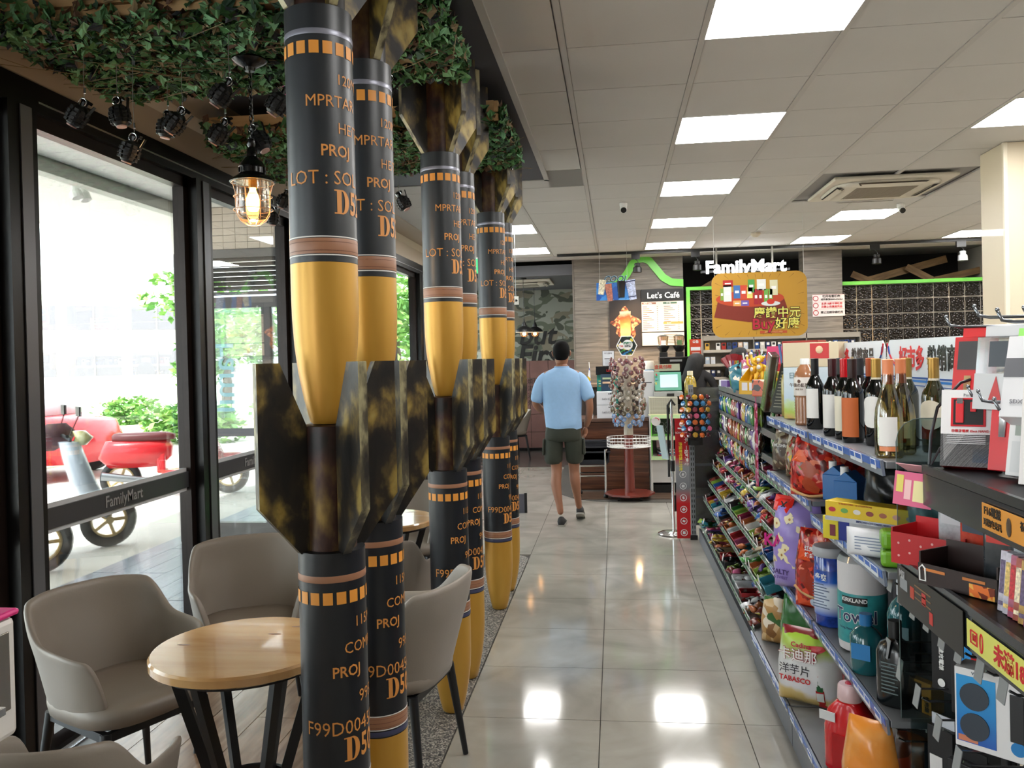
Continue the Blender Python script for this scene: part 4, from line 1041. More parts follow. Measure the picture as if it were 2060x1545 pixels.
txt('日光麥', .032, mat('#5a7a84', .5), t, (-.06, -.0515, .205), FY); txt('ITALIA', .014, mat('#5a7a84', .5), t, (-.06, -.0515, .175), FY)
t = item('oil_bottle', 'tall golden oil bottle standing beside the pasta carton', 'bottle', .84, 4.26, ZT, -45, 'bottles on the top shelf')
MB().lathe([(.003, 0), (.024, 0), (.027, .006), (.027, .17), (.022, .20), (.012, .215), (.012, .235)], n=16).build('body', mat('#a8964a', .12, coat=.7), t, smooth=True)
MB().lathe([(.014, .215), (.014, .245), (.001, .246)], n=16).build('cap', goldc, t, smooth=True)
t = item('noodle_pack', 'dark upright pack with small print leaning beside the clear long pack', 'pack', .86, 4.40, ZT, -60, rx=-18)
MB().bb(-.10, .10, -.02, .02, .002, .27).build('box', mat('#23261f', .45), t, bevel=.003)
for k in range(12): MB().bb(-.08, .07-.03*(k % 3), -.0212, -.0202, .03+.017*k, .034+.017*k).build('print_line', mat('#8a8a78', .6), t)
t = item('long_clear_pack', 'long clear plastic pack leaning diagonally over the shelf edge', 'pack', .80, 4.62, 1.245, -80, rx=0, ry=24)
MB().bb(-.028, .028, -.022, .022, 0, .33).build('clear_case', glassmat('#cfcfcf', .25, .1), t, bevel=.003)
MB().bb(-.018, .020, -.012, .012, .004, .32).build('contents', mat('#9c7b5e', .5), t, bevel=.003)
# ---- middle shelf ----
def art_bag(label, x, y, z, w, h, d, m, rz=-60, rx=0, ry=0, seed=0, taper=.25, name='snack_bag', cat='bag', wr=.003):
    t = item(name, label, cat, x, y, z, rz, rx=rx, ry=ry); pouch('bag_body', w, h, d, m, t, seed, taper, wr); return t
foil_red = printmat('foil_red', '#b3231c', ['#d8452a', '#8a1512', '#e8876a', '#5a0f0c'], 45, .18, .45)
t = art_bag('brown and clear mushroom snack bag hanging over the tray edge', .84, 4.22, .9665, .21, .20, .07, printmat('mush', '#4a3626', ['#6a5140', '#8f8068', '#b3a88c'], 40, .3, .55), -50, seed=3)
txt('MUSHROOM', .022, WHITE, t, (0, -.040, .13), FY, .02)
t = art_bag('clear bag of mixed nuts with red seals on the middle shelf', .86, 4.02, .966, .20, .205, .09, printmat('nuts', '#8f7658', ['#c9b28a', '#b8a07a', '#6a4a34', '#e0d8c8', '#a83028'], 38, .15, .25), -50, seed=5)
decal(t, .20, .205, .09, .03, .15, blob(.035, 12, .15), RED); decal(t, .20, .205, .09, -.03, .08, blob(.028, 12, .1), mat('#e5c93a', .4)); decal(t, .20, .205, .09, .01, .04, rect(.07, .025), mat('#e9eef5', .3))
t = art_bag('crumpled red and white snack bag with blue rays behind the nut bag', .88, 3.84, .966, .19, .19, .08, printmat('rays', '#7f1a1c', ['#dfe3ea', '#2a3870', '#b8b8bc', '#c23030'], 35, .15, .4), -50, seed=7)
t = art_bag('red roasted chicken pouch on the middle shelf', .785, 3.50, .966, .20, .25, .06, foil_red, -42, seed=9, taper=.35)
decal(t, .20, .26, .06, 0, .08, blob(.062, 14, .18, .9, 1.1, 2), mat('#a8401c', .25)); decal(t, .20, .26, .06, -.03, .165, rect(.07, .05, .02), mat('#e05a24', .3)); decal(t, .20, .26, .06, -.055, .11, blob(.02, 8, .3), mat('#5a9a3a', .4))
MB().tube([(-.09+.18*q, -.034+.02*abs(q-.5)*2, .025-.02*math.sin(PI*q)) for q in [i/10 for i in range(11)]], .006, 6).build('paper_rim', mat('#c99c68', .6), t)
t2 = art_bag('second red roasted pouch just behind the first on the middle shelf', .93, 3.60, .966, .18, .23, .06, foil_red, -40, seed=10)
for k, (x, y, lb) in enumerate(((.87, 3.44, 'blue juice carton with a white screw cap, left of the pair'), (.87, 3.27, 'blue juice carton with a white screw cap, right of the pair'))):
    z = .966 if y > 3.38 else .921; h = .10 if y > 3.38 else .145
    t = item('juice_carton', lb, 'carton', x, y, z, -40, 'blue cartons on the middle shelf')
    MB().bb(-.045, .045, -.045, .045, 0, h).prism([(-.045, h), (.045, h), (.0, h+.035)], .09).build('carton', mat('#1f6ab0', .3), t, bevel=.002)
    MB().lathe([(.015, h+.015), (.015, h+.052), (.001, h+.053)], (-.012, -.022, 0), 16).build('cap', WHITE, t, smooth=True)
for k, (x, y, c, lb) in enumerate(((.93, 3.05, '#14181a', 'dark glass jar in the shade of the middle shelf'), (.96, 2.80, '#7a1418', 'dark red packet at the back of the middle shelf end'), (.93, 2.62, '#5f7a80', 'frosted grey packet behind the clear divider'))):
    t = item('dark_packet', lb, 'packet', x, y, .921, -40); pouch('bag_body', .16, .22, .06, mat(c, .25), t, k, .2)
# yellow boxes that face the camera
t = item('blue_yellow_box', 'flat yellow and blue carton under the long yellow foil box', 'box', .835, 2.86, .921, -45)
MB().bb(-.155, .155, -.05, .05, 0, .075).build('carton', mat('#1f2f8a', .3), t, bevel=.002); MB().bb(-.157, -.10, -.052, .052, -.0, .077).build('yellow_end', mat('#dccb2a', .35), t, bevel=.002)
MB().bb(-.06, .10, -.0515, -.0505, .012, .065).build('white_panel', mat('#b8bcc4', .5), t); MB().bb(-.13, -.11, -.0535, -.0525, .012, .05).build('red_print', mat('#7a2a3a', .5), t)
t = item('foil_box', 'long yellow food wrap carton sticking out of the middle shelf', 'box', .825, 2.75, 1.0, -45)
MB().bb(-.175, .175, -.035, .035, 0, .064).build('carton', mat('#d8b81f', .35), t, bevel=.002)
MB().bb(-.176, .176, -.0357, -.0352, .0, .014).build('silver_band', mat('#b8bcc4', .25, .6), t)
txt('IMPROVED CUTTERBAR / BORD COUPANT AMELIORE', .008, mat('#1a2a6a', .4), t, (.03, -.0362, .007), FY, .02)
txt('10 READY USES / 10 UTILISATIONS', .0075, mat('#b0481c', .4), t, (-.07, -.0362, .058), FY)
for k, c in enumerate(('#b3203a', '#5f9a4a', '#d8d4cc', '#8a3a34', '#a05a3c', '#b88a7c', '#7a8490', '#a89a3a')):
    q = -.15+.043*k; MB().add([(q+.013*math.cos(a), -.0358, .037+.008*math.sin(a)) for a in [2*PI*i/12 for i in range(12)]], [tuple(range(12))]).build('print', mat(c, .4), t)
MB().bb(-.16, .16, -.03, .05, -.078, -.001).build('lower_tray', mat('#d2b824', .4), t, bevel=.002) if False else None
t = item('blue_packet_stack', 'dark flat carton supporting the yellow foil box at the shelf end', 'box', .94, 2.69, .921, -45)
MB().bb(-.09, .09, -.035, .04, 0, .072).build('carton', mat('#24305a', .4), t, bevel=.002)
t = item('wet_wipes', 'white wet wipe pack on the middle shelf beside the green packs', 'pack', .765, 2.655, .923, -35); pouch('pack_body', .15, .085, .06, mat('#dfe0e4', .35), t, 4, 0, .002)
for k in range(5): MB().bb(-.04, .05, -.0325, -.0318, .025+.009*k, .028+.009*k).build('print_line', mat('#7a86a0', .6), t)
for k, (z, lb) in enumerate(((.921, 'bright green tissue pack, lower one beside the divider'), (.975, 'bright green tissue pack, upper one beside the divider'))):
    t = item('tissue_pack', lb, 'pack', .835, 2.545, z, -16+4*k, 'green tissue packs'); MB().bb(-.075, .075, -.04, .04, .0, .052).build('wrapper', mat('#6aa321', .3), t, bevel=.014, seg=3)
    MB().prism([(-.03, .006), (.03, .006), (0, .045)], .003, Matrix.Translation((0, -.042, 0))).build('fold', mat('#5a8f1c', .3), t)
    if False: MB().bb(-.05, .08, -.05, .03, .0785, .084).build('tray_top', mat('#b8e0c8', .2), t, bevel=.002)
# ---- lower shelf (z .495) ----
w_, h_, d_ = .255, .395, .15
t = art_bag('huge purple popcorn bag with a red folded corner, standing on the third shelf', .79, 3.82, .497, w_, h_, d_, mat('#9a86d0', .3), -46, seed=11, taper=.12, wr=.0035)
cr = mat('#e9ddb4', .5); cr2 = mat('#b5803c', .5)
pc = [(-.07, .30), (.0, .325), (.06, .29), (-.03, .245), (.07, .22), (-.04, .165), (.0, .15), (.03, .135), (.08, .13), (-.09, .13), (.05, .06), (-.02, .19), (-.085, .21)]
for k, (x, z) in enumerate(pc):
    decal(t, w_, h_, d_, x, z, blob(.023, 12, .28, 1, 1, k), cr, 'popcorn_print'); decal(t, w_, h_, d_, x+.004, z-.003, blob(.006, 8, .2, 1, 1, k+20), cr2, 'popcorn_print', .0026)
decal(t, w_, h_, d_, -.06, .385, [(-.05, -.035), (.05, -.05), (.055, .0), (.05, .028), (0, .03), (-.05, .03), (-.052, 0)], mat('#d8281f', .3), 'red_corner')
txt('X', .05, BLACK, t, (-.05, -.042, .375), FY, .02, shear=.3); txt('SWEET', .032, mat('#4a3470', .4), t, (-.06, -.074, .075), FY, .0) if False else None
txt('SALTY', .030, mat('#4a3470', .4), t, (-.045, -.0735, .085), FY, .02); txt('& SWEET', .018, mat('#6a50a0', .4), t, (-.045, -.073, .06), FY, .01)
txt('KA', .075, mat('#c2187a', .4), t, (-.085, -.066, .215), FY, .03)
t = art_bag('orange-red roasted pouch between the popcorn and the blue jar', .80, 3.54, .497, .19, .33, .06, foil_red, -42, seed=12, taper=.3)
w2, h2, d2 = .19, .33, .06
decal(t, w2, h2, d2, 0, .13, blob(.07, 14, .12, .85, 1.1, 3), mat('#9c2c12', .2)); decal(t, w2, h2, d2, -.01, .235, rect(.10, .07, .01), mat('#e0501f', .3)); decal(t, w2, h2, d2, 0, .04, rect(.16, .06), mat('#e0522a', .3)); decal(t, w2, h2, d2, .0, .03, blob(.018, 8), mat('#cfe0f2', .3), off=.003)
MB().tube([(-.09+.18*q, -.036+.02*abs(q-.5)*2, .085-.03*math.sin(PI*q)) for q in [i/10 for i in range(11)]], .006, 6).build('paper_rim', mat('#c99c68', .6), t)
for k in range(2): txt(['紅燒', '烤雞'][k], .022, WHITE, t, (-.01, -.034, .25-.026*k), FY, .02)
t = item('candy_jar', 'blue labelled clear plastic jar with a grey lid beside the towel roll', 'jar', .80, 3.38, .497, -50)
t.location.y = 3.355; t.location.x = .815; t.scale = (1.22,)*3
MB().lathe([(.004, 0), (.048, 0), (.052, .006), (.052, .215), (.047, .222)], n=28).build('jar_body', mat('#1f3f9a', .12, coat=.6, var=.5, scale=60), t, smooth=True)
MB().lathe([(.0528, .035), (.0532, .037), (.0532, .175), (.0528, .177)], n=28).build('label_sleeve', rampmat('jar_art', [(0, '#1a4fb8'), (.22, '#d8e2ee'), (.62, '#dfe7f2'), (.75, '#1f62c8'), (1, '#163f9c')], axis=('Z', .035, .177), scale=5, noise=False, rough=.3), t, smooth=True)
MB().lathe([(.054, .218), (.056, .222), (.056, .244), (.053, .248), (.001, .249)], n=28).build('lid', mat('#a9abb0', .3), t, smooth=True)
for k in range(9): MB().bb(-.03, .03-.01*(k % 3), -.0548, -.054, .06+.009*k, .063+.009*k).build('print_line', mat('#5a6a8a', .6), t)
txt('多爽', .022, WHITE, t, (0, -.0548, .156), FY, .02)
t = item('paper_towel_roll', 'big white paper towel roll with a teal wrapper', 'paper roll', .852, 3.08, .497, -36); t.scale = (1.2, 1.2, 1.2)
MB().lathe([(.02, .004), (.055, 0), (.066, .006), (.068, .02), (.068, .262), (.060, .276), (.03, .280), (.012, .272)], n=36).build('roll', mat('#d8d5d6', .55, bump=.05, scale=90), t, smooth=True)
MB().lathe([(.0690, .03), (.0694, .032), (.0694, .172), (.0690, .174)], n=36).build('wrapper_band', mat('#37979a', .35, var=.15, scale=50), t, smooth=True)
MB().lathe([(.069, .262), (.0605, .279), (.03, .283)], n=36).build('clear_film', PLASTIC, t, smooth=True)
def curvetxt(s, size, m, parent, z, r, bold=0, a0=0, sx=1):
    src = textmesh(s, size, bold, 0, 'CENTER'); bm = bmesh.new(); bm.from_mesh(src)
    for v in bm.verts: v.co.x *= sx
    slice_x(bm)
    for v in bm.verts: a = a0+v.co.x/r; v.co = Vector((r*math.sin(a), -r*math.cos(a), v.co.y))
    me = bpy.data.meshes.new('lettering'); bm.to_mesh(me); bm.free(); me.materials.append(m)
    return place('lettering', me, parent, loc=(0, 0, z))
vs = []
for i in range(9):
    a = -PI/2-.55+1.1*i/8; vs += [(.0698*math.cos(a), .0698*math.sin(a), .142), (.0698*math.cos(a), .0698*math.sin(a), .166)]
MB().add(vs, [(2*i, 2*i+2, 2*i+3, 2*i+1) for i in range(8)]).build('black_panel', BLACK, t)
curvetxt('KIRKLAND', .016, WHITE, t, .156, .0703, .03)
curvetxt('Towel', .052, WHITE, t, .108, .0700, .045); curvetxt('Towel', .052, mat('#1f2f5a', .4), t, .108, .0705, .012)
curvetxt('Strong, Thick, and Absorbent', .0085, mat('#12204a', .4), t, .072, .0702, .02)
curvetxt('1', .03, WHITE, t, .05, .0702, .05)
t = item('black_bottle', 'matt black bottle with fine print at the end of the lower shelf', 'bottle', .81, 2.60, .497, -40); t.scale = (1.15, 1.15, 1.2)
MB().loft([((0, 0, 0), .040, .032), ((0, 0, .006), .046, .036), ((0, 0, .13), .046, .036), ((0, 0, .152), .036, .03), ((0, 0, .162), .018, .018), ((0, 0, .168), .014, .014), ((0, 0, .205), .014, .014)], 24, True, 2.6).build('body', mat('#0d1416', .25, coat=.4), t, smooth='all')
MB().lathe([(.0165, .166), (.0165, .208), (.001, .209)], n=18).build('cap', BLACK, t, smooth=True)
for k in range(9): MB().bb(-.022, .02-.008*(k % 2), -.0372, -.0365, .035+.009*k, .038+.009*k).build('print_line', mat('#5f6f70', .6), t)
for k, (x, y, h, lb) in enumerate(((.90, 2.80, .30, 'clear teal refill bottle behind the black one'), (.80, 2.86, .17, 'short teal bottle with a blue tag beside the towel roll'))):
    t = item('teal_bottle', lb, 'bottle', x, y, .497, -35)
    MB().lathe([(.004, 0), (.045, 0), (.05, .008), (.05, h*.7), (.035, h*.82), (.018, h*.88), (.016, h)], n=24).build('body', mat('#1c5c64', .1, coat=.5), t, smooth=True)
    MB().lathe([(.02, h*.9), (.02, h+.02), (.001, h+.021)], n=18).build('cap', mat('#cfd4d8' if k == 0 else '#2a7ab8', .4), t, smooth=True)
    MB().bb(-.03, .03, -.052, -.051, h*.3, h*.6).build('label', mat('#a8bcc4' if k == 0 else '#2a7fc0', .4), t)
# ---- bottom shelf (z .16) ----
w3, h3, d3 = .255, .300, .12
t = art_bag('green and white potato chip bag with a red sauce bottle picture, bottom shelf', .735, 3.40, .162, w3, h3, d3, rampmat('chip_bag', [(0, '#c8a85a'), (.16, '#cdb67a'), (.22, '#d8d8dc'), (.62, '#dfe2e2'), (.78, '#b0c95a'), (.93, '#9cc23c'), (.935, '#7a1f24'), (1, '#7a1f24')], axis=('Z', 0, .30), scale=10, noise=True, rough=.28), -34, seed=14, taper=.18)
txt('洋芋片', .042, mat('#2a2c34', .4), t, (-.035, -.063, .145), FY, .0); txt('卡迪那', .052, mat('#a82838', .4), t, (-.02, -.066, .205), FY, .035); txt('卡迪那', .052, WHITE, t, (-.02, -.068, .205), FY, .01); txt('Cadina', .028, mat('#c23048', .4), t, (-.01, -.062, .246), FY, .02)
txt('TABASCO', .028, mat('#c81f26', .4), t, (-.035, -.0625, .108), FY, .02)
for (x, z, w4, h4, c) in ((.06, .045, .030, .075, '#b81a20'), (.06, .088, .022, .02, '#1f5f34'), (.06, .112, .014, .03, '#1f5f34'), (.06, .132, .014, .012, '#c2242a'), (.06, .055, .026, .035, '#d8dcd8')): decal(t, w3, h3, d3, x, z, rect(w4, h4), mat(c, .35), off=.003 if c != '#d8dcd8' else .0045)
decal(t, w3, h3, d3, .05, .24, blob(.03, 8, .3, 1.3, .5, 8), mat('#c2242a', .3), off=.003)
t = art_bag('dark green crisp bag with a red badge, behind the chip bag', .80, 3.85, .162, .20, .30, .09, rampmat('green_bag', [(0, '#b08a3c'), (.35, '#c9a054'), (.45, '#2c6a2c'), (1, '#1f6a2a')], axis=('Z', 0, .3), scale=14, rough=.22), -36, seed=15)
decal(t, .20, .30, .09, -.02, .14, blob(.03, 10, .2), RED)
t = art_bag('white and brown peanut snack bag at the left end of the bottom shelf', .74, 4.10, .162, .16, .22, .07, printmat('pea', '#b98d52', ['#d8b888', '#e8dcc8', '#8a5f34', '#3a6a34'], 28, .3, .3), -36, seed=16)
t = item('detergent_bottle', 'red detergent bottle with a translucent cap on the bottom shelf', 'bottle', .745, 3.05, .162, -42)
t.location = (.745, 2.86, .162); t.scale = (1.25, 1.25, 1.22)
MB().loft([((0, 0, 0), .062, .038), ((0, 0, .01), .066, .041), ((0, 0, .12), .066, .041), ((0, 0, .165), .056, .038), ((0, 0, .19), .034, .03), ((0, 0, .196), .028, .028)], 28, True, 3).build('body', mat('#c4161d', .22, coat=.5), t, smooth='all')
MB().lathe([(.030, .196), (.032, .20), (.030, .235), (.026, .24), (.001, .24)], n=24).build('cap', mat('#d6b8ba', .25), t, smooth=True)
MB().lathe([(.012, .2405), (.010, .244), (.001, .245)], n=16).build('cap_button', mat('#b02a40', .3), t, smooth=True)
MB().bb(-.064, -.02, -.0435, -.0415, .14, .165).build('tag', mat('#cdd0d2', .5), t)
MB().bb(-.03, .05, -.043, -.0415, .0, .11).build('front_label', mat('#a81218', .3), t)
w5, h5, d5 = .175, .305, .09
t = art_bag('orange crisp bag with a round white badge at the bottom right of the shelf', .722, 2.56, .162, w5, h5, d5, rampmat('orange_bag', [(0, '#d87a24'), (.5, '#dd8a34'), (.8, '#e0a860'), (1, '#b3561c')], scale=9, rough=.25), -38, seed=18, taper=.3)
decal(t, w5, h5, d5, -.02, .12, blob(.045, 16, .02), mat('#b3202a', .3)); decal(t, w5, h5, d5, -.02, .115, blob(.036, 16, .02), WHITE, off=.004); txt('M & H', .022, WHITE, t, (-.02, -.052, .153), FY, .03); decal(t, w5, h5, d5, .02, .05, blob(.035, 12, .25, 1.2, .8, 4), mat('#e9c88a', .4)); decal(t, w5, h5, d5, .05, .17, rect(.03, .03), mat('#9cb8d8', .3))
t = art_bag('brown and dark snack bag behind the orange one on the bottom shelf', .86, 2.62, .162, .15, .24, .07, printmat('brownbag', '#4a2a1c', ['#7a4a2a', '#2c1a14', '#8f3f2a'], 25, .3), -38, seed=19)
for k, (y, c) in enumerate(((3.50, '#c9a24a'), (3.34, '#b3302a'), (3.20, '#7f9a2a'))):
    t = art_bag(['yellow', 'red', 'green'][k]+' spiced noodle packet behind the detergent bottle, bottom shelf', .88, y, .162, .15, .24, .06, printmat('nood%d' % k, c, ['#2c2a28', '#e0d8c0', '#8a1f1c'], 26, .3), -38, seed=30+k)

# ================= CANDY =================
PAL = ['#c41f26', '#7a2418', '#1f57b0', '#3f9a3a', '#e0b92a', '#d8568a', '#6a3fa0', '#e8e4da', '#c8642a', '#4a2c1c', '#2a8fa8', '#9ac23c', '#b8a07a', '#2c2a30', '#e5e7ea', '#a81f4a']
def _desat(h, k=.80, v=.92):
    c = [int(h[i:i+2], 16) for i in (1, 3, 5)]; g = sum(c)/3; return '#%02x%02x%02x' % tuple(int(max(0, min(255, (g+(x-g)*k)*v))) for x in c)
PAL = [_desat(h) for h in PAL]
CN = ['red', 'maroon', 'blue', 'green', 'yellow', 'pink', 'purple', 'cream', 'orange', 'brown', 'teal', 'lime', 'tan', 'black', 'white', 'crimson']
ORDN = ['first', 'second', 'third', 'fourth', 'fifth', 'sixth', 'seventh', 'eighth', 'ninth', 'tenth', 'eleventh', 'twelfth', 'thirteenth', 'fourteenth', 'fifteenth', 'sixteenth', 'seventeenth', 'eighteenth', 'nineteenth', 'twentieth']
TN = ['floor-level tray', 'second slanted tray', 'third slanted tray', 'fourth slanted tray', 'fifth slanted tray', 'topmost slanted tray']
cmats = [printmat('cand%d' % k, c, [PAL[(k+3) % 16], '#f0ead8', c], 40, .25, .70) for k, c in enumerate(PAL)]
cplain = [mat(c, .35) for c in PAL]
bar_me = [pouch('x', .10, .030, .014, cmats[k], None, k, 0, .0015, nx=8, nz=4).data for k in range(16)]
sq_me = [pouch('x', .055, .055, .022, cmats[k], None, k, 0, .003, nx=6, nz=6).data for k in range(16)]
for o in [o for o in bpy.data.objects if o.name == 'x' or o.name.startswith('x.')]: bpy.data.objects.remove(o)
box_me = {}
def carton_me(w, d, h, k):
    key = (round(w, 3), round(d, 3), round(h, 3), k)
    if key not in box_me:
        t_ = .003; mb = MB()
        mb.bb(0, d, -w/2, w/2, 0, t_).bb(0, t_, -w/2, w/2, t_, h*.7).bb(d-t_, d, -w/2, w/2, t_, h).bb(t_, d-t_, -w/2, -w/2+t_, t_, h*.85).bb(t_, d-t_, w/2-t_, w/2, t_, h*.85)
        box_me[key] = mb.mesh('carton', cplain[k])
    return box_me[key]
tag_me = MB().box((0, 0, .03), (.002, .03, .045), (.1, .2, 0)).mesh('price_card', mat('#e6dfe0', .6))
r = random.Random(21)
for i, (x, z) in enumerate(TIER):
    ang = 0 if i == 0 else .35; y = Y1-.06; n = 0
    ymin = [Y0+.02, Y0+.02, Y0+.02, 4.5, 4.7, 4.85][i]
    while y-.09 > ymin and n < 20:
        w_ = r.choice([.12, .14, .16, .18]); y0 = y-w_
        k = r.choice(range(16)); kind = r.choice(['carton', 'carton', 'carton', 'loose'])
        dep = .19 if i == 0 else .165
        t = thing('candy_box' if kind == 'carton' else 'candy_bin', CN[k]+(' candy carton' if kind == 'carton' else ' wrapped candy heap')+' on the '+TN[i]+', '+ORDN[n]+' from the far end', 'candy', (x+.008+.008*math.cos(ang), y0+w_/2, z+.004 if i == 0 else z+.008), 0, 'candy in the slanted trays', rot=(0, -ang, 0))
        h = r.uniform(.035, .06)
        if kind == 'carton': place('carton', carton_me(w_-.012, dep, .05, k), t)
        kk = k if r.random() < .5 else r.randrange(16)
        if r.random() < .6 or kind == 'loose':
            nb = 6 if kind == 'carton' else 9
            for q in range(nb):
                me = sq_me[kk if r.random() < .8 else r.randrange(16)]
                place('candy_packet', me, t, loc=(.03+(dep-.05)*(q % 3)/2.2+r.uniform(-.01, .01), -w_/2+.035+(w_-.07)*(q//3)/max(1, nb//3-1)+r.uniform(-.008, .008), .018+r.uniform(0, .018)), rot=(PI/2+r.uniform(-.6, .6)+PI, r.uniform(-.5, .5), r.uniform(0, 6)))
        else:
            nb = 5
            for q in range(nb):
                place('candy_bar', bar_me[kk], t, loc=(dep*.5, -w_/2+.025+(w_-.05)*q/(nb-1), .012+.006*(q % 2)+.012), rot=(PI/2-.35, .0, PI/2+r.uniform(-.08, .08)))
        if r.random() < .35: place('price_card', tag_me, t, loc=(-.004, r.uniform(-.03, .03), .03))
        y = y0-.004; n += 1
# hanging bags
RN = {1.235: 'top hook row', 1.085: 'middle hook row', .935: 'lowest hook row'}
bag_me = {}
def bag_mesh(k, w, h):
    key = (k, w, h)
    if key not in bag_me:
        o = pouch('y', w, h, .035, cmats[k], None, k, .35, .0025, nx=8, nz=8); bag_me[key] = o.data; bpy.data.objects.remove(o)
    return bag_me[key]
for z in (1.235, 1.085, .935):
    y = Y1-.06; n = 0
    seq = {1.235: [2, 10, 3, 11, 2, 3, 0, 0, 1, 6, 5, 4], 1.085: [3, 9, 6, 14, 9, 0, 8, 8, 0, 4, 5, 1], .935: [2, 13, 3, 13, 6, 2, 5, 0, 4, 3, 0, 8]}[z]
    while y > Y0+.92 and n < 20:
        k = seq[n % len(seq)]; w_ = r.choice([.10, .12, .13])
        t = thing('hanging_pack', CN[k]+' candy bag on the '+RN[z]+', '+ORDN[n]+' from the far end', 'bag', (.862, y, z-.148+.0), 0, 'bags on the hook rows', rot=(0, 0, -PI/2+r.uniform(-.3, .1)))
        h_ = .135
        place('bag_body', bag_mesh(k, w_, h_), t, rot=(r.uniform(-.08, .08), r.uniform(-.04, .04), 0))
        if n % 3 == 0:
            o = place('bag_body', bag_mesh(k, w_, h_), t, loc=(0, .03, 0)); 
        MB().bb(-.018, .018, -.002, .002, h_-.002, h_+.018).build('header_tab', cplain[k], t)
        y -= w_*.5+.055; n += 1
# near shelves of the candy run: dark jerky packets
for j, z in enumerate((1.101, .951)):
    for q in range(6):
        k = [1, 0, 9, 0, 1, 3][q]
        t = thing('jerky_packet', CN[k]+' dried snack packet on the '+['upper', 'lower'][j]+' grey shelf, '+ORDN[q]+' from the near end', 'bag', (.92, Y0+.08+.135*q, z), 0, 'snack packets behind the mushroom bag', rot=(0, 0, -PI/2-.2))
        place('bag_body', bag_mesh(k, .12, .125 if j == 0 else .125), t)
# pink long lollipop strip
t = thing('pink_strip', 'long pink printed strip hanging down the hook rows', 'strip', (.835, 5.16, .70))
MB().bb(-.004, .004, -.028, .028, 0, .55).build('strip', printmat('pinkstrip', '#d8568a', ['#e889b0', '#a8285a', '#f0c8d8'], 60, .3, .4), t)
for k in range(7): MB().box((-.006, 0, .04+.075*k), (.004, .04, .05), (.2, 0, 0)).build('sachet', cplain[5 if k % 2 else 0], t)
MB().bb(-.003, .003, -.003, .003, .55, .59).build('tie', cplain[5], t)
t = thing('cookie_tub', 'round clear tub of crackers at the far end of the slanted trays', 'tub', (.90, 6.92, .945), 0)
t.location = (.90, 6.88, .862)
MB().lathe([(.005, 0), (.05, 0), (.052, .004), (.052, .05), (.055, .052), (.055, .062), (.001, .063)], n=20).build('tub', mat('#b89a78', .25, coat=.4), t, smooth=True)
# ---- things on top of the candy run (z 1.293) ----
ZC = 1.2925
def topthing(name, label, cat, x, y, rz=-40): return item(name, label, cat, x, y, ZC, rz, 'novelties on top of the candy shelving')
t = topthing('fan_toy', 'dark red folded fan toy tilted at the far end of the top shelf', 'toy', .93, 6.75)
MB().add([(0, 0, .09)]+[(.0+.17*math.cos(a), (-.01 if k % 2 else .01), .09+.17*math.sin(a)) for k, a in enumerate([.2+2.2*i/14 for i in range(15)])], [(0, i+1, i+2) for i in range(14)]).build('fan', mat('#8f1a22', .4), t)
MB().bb(-.02, .03, -.02, .02, 0, .10).build('stand', mat('#7a1418', .4), t); MB().box((.05, 0, .12), (.14, .01, .02), (0, -.5, 0)).build('red_tail', RED, t)
for k, (x, y, c, h) in enumerate(((.90, 6.5, 3, .22), (.98, 6.35, 3, .28), (.99, 6.0, 14, .30), (.97, 5.75, 2, .27), (1.0, 5.5, 4, .26))):
    t = topthing('toy_cup', ['green cup of candy sticks, far one', 'tall green cup of candy sticks behind it', 'clear cup with white sticks', 'blue stand-up pouch at the back of the top shelf', 'tall yellow toy pack at the back of the top shelf'][k], 'cup', x, y)
    MB().lathe([(.03, 0), (.045, h*.45), (.042, h*.45), (.028, .006)], n=16).build('cup', cplain[c], t, smooth=True)
    for q in range(6): MB().box((.02*math.cos(q), .02*math.sin(q), h*.55), (.012, .004, h*.8), (.15*math.sin(q*2), .15*math.cos(q*3), q)).build('stick', cplain[(c+q) % 16], t)
for k, (x, y, c, w_, h_) in enumerate(((.90, 6.25, 2, .15, .18), (.88, 6.05, 10, .14, .19), (.92, 5.86, 5, .15, .22), (.89, 5.70, 14, .12, .16), (.95, 5.60, 6, .14, .24), (.97, 5.20, 0, .14, .20))):
    t = topthing('toy_pouch', ['blue and red toy pouch leaning in a tray', 'sky blue toy pouch in the tray', 'pink unicorn-coloured toy pouch', 'black and white toy packet', 'violet see-through toy pack', 'red heart-shaped pack behind the yellow toys'][k], 'pouch', x, y, -50)
    t.rotation_euler[1] = r.uniform(-.3, .3); pouch('bag_body', w_, h_, .04, cmats[c], t, 50+k, .1)
t = topthing('yellow_display', 'yellow open display box with a purple heart, on the top shelf', 'box', .90, 5.42, -50)
yb = mat('#d9a818', .35)
MB().bb(-.12, .12, -.05, -.046, 0, .085).bb(-.12, .12, .046, .05, 0, .17).prism([(-.05, 0), (.05, 0), (.05, .17), (-.05, .085)], .004, Matrix.Translation((-.118, 0, 0)) @ Matrix.Rotation(PI/2, 4, 'Z')).prism([(-.05, 0), (.05, 0), (.05, .17), (-.05, .085)], .004, Matrix.Translation((.118, 0, 0)) @ Matrix.Rotation(PI/2, 4, 'Z')).bb(-.12, .12, -.046, .046, 0, .004).build('box', yb, t)
MB().add([(.07+.018*math.cos(a)*(1.1-.3*math.sin(a)), -.0508, .05+.018*math.sin(a)) for a in [2*PI*i/14 for i in range(14)]], [tuple(range(14))]).build('heart_print', cplain[6], t)
for s_ in (-.07, -.01): MB().bb(s_-.025, s_+.02, -.0515, -.0507, .025, .075).build('price_card', mat('#e0dce0', .5), t)
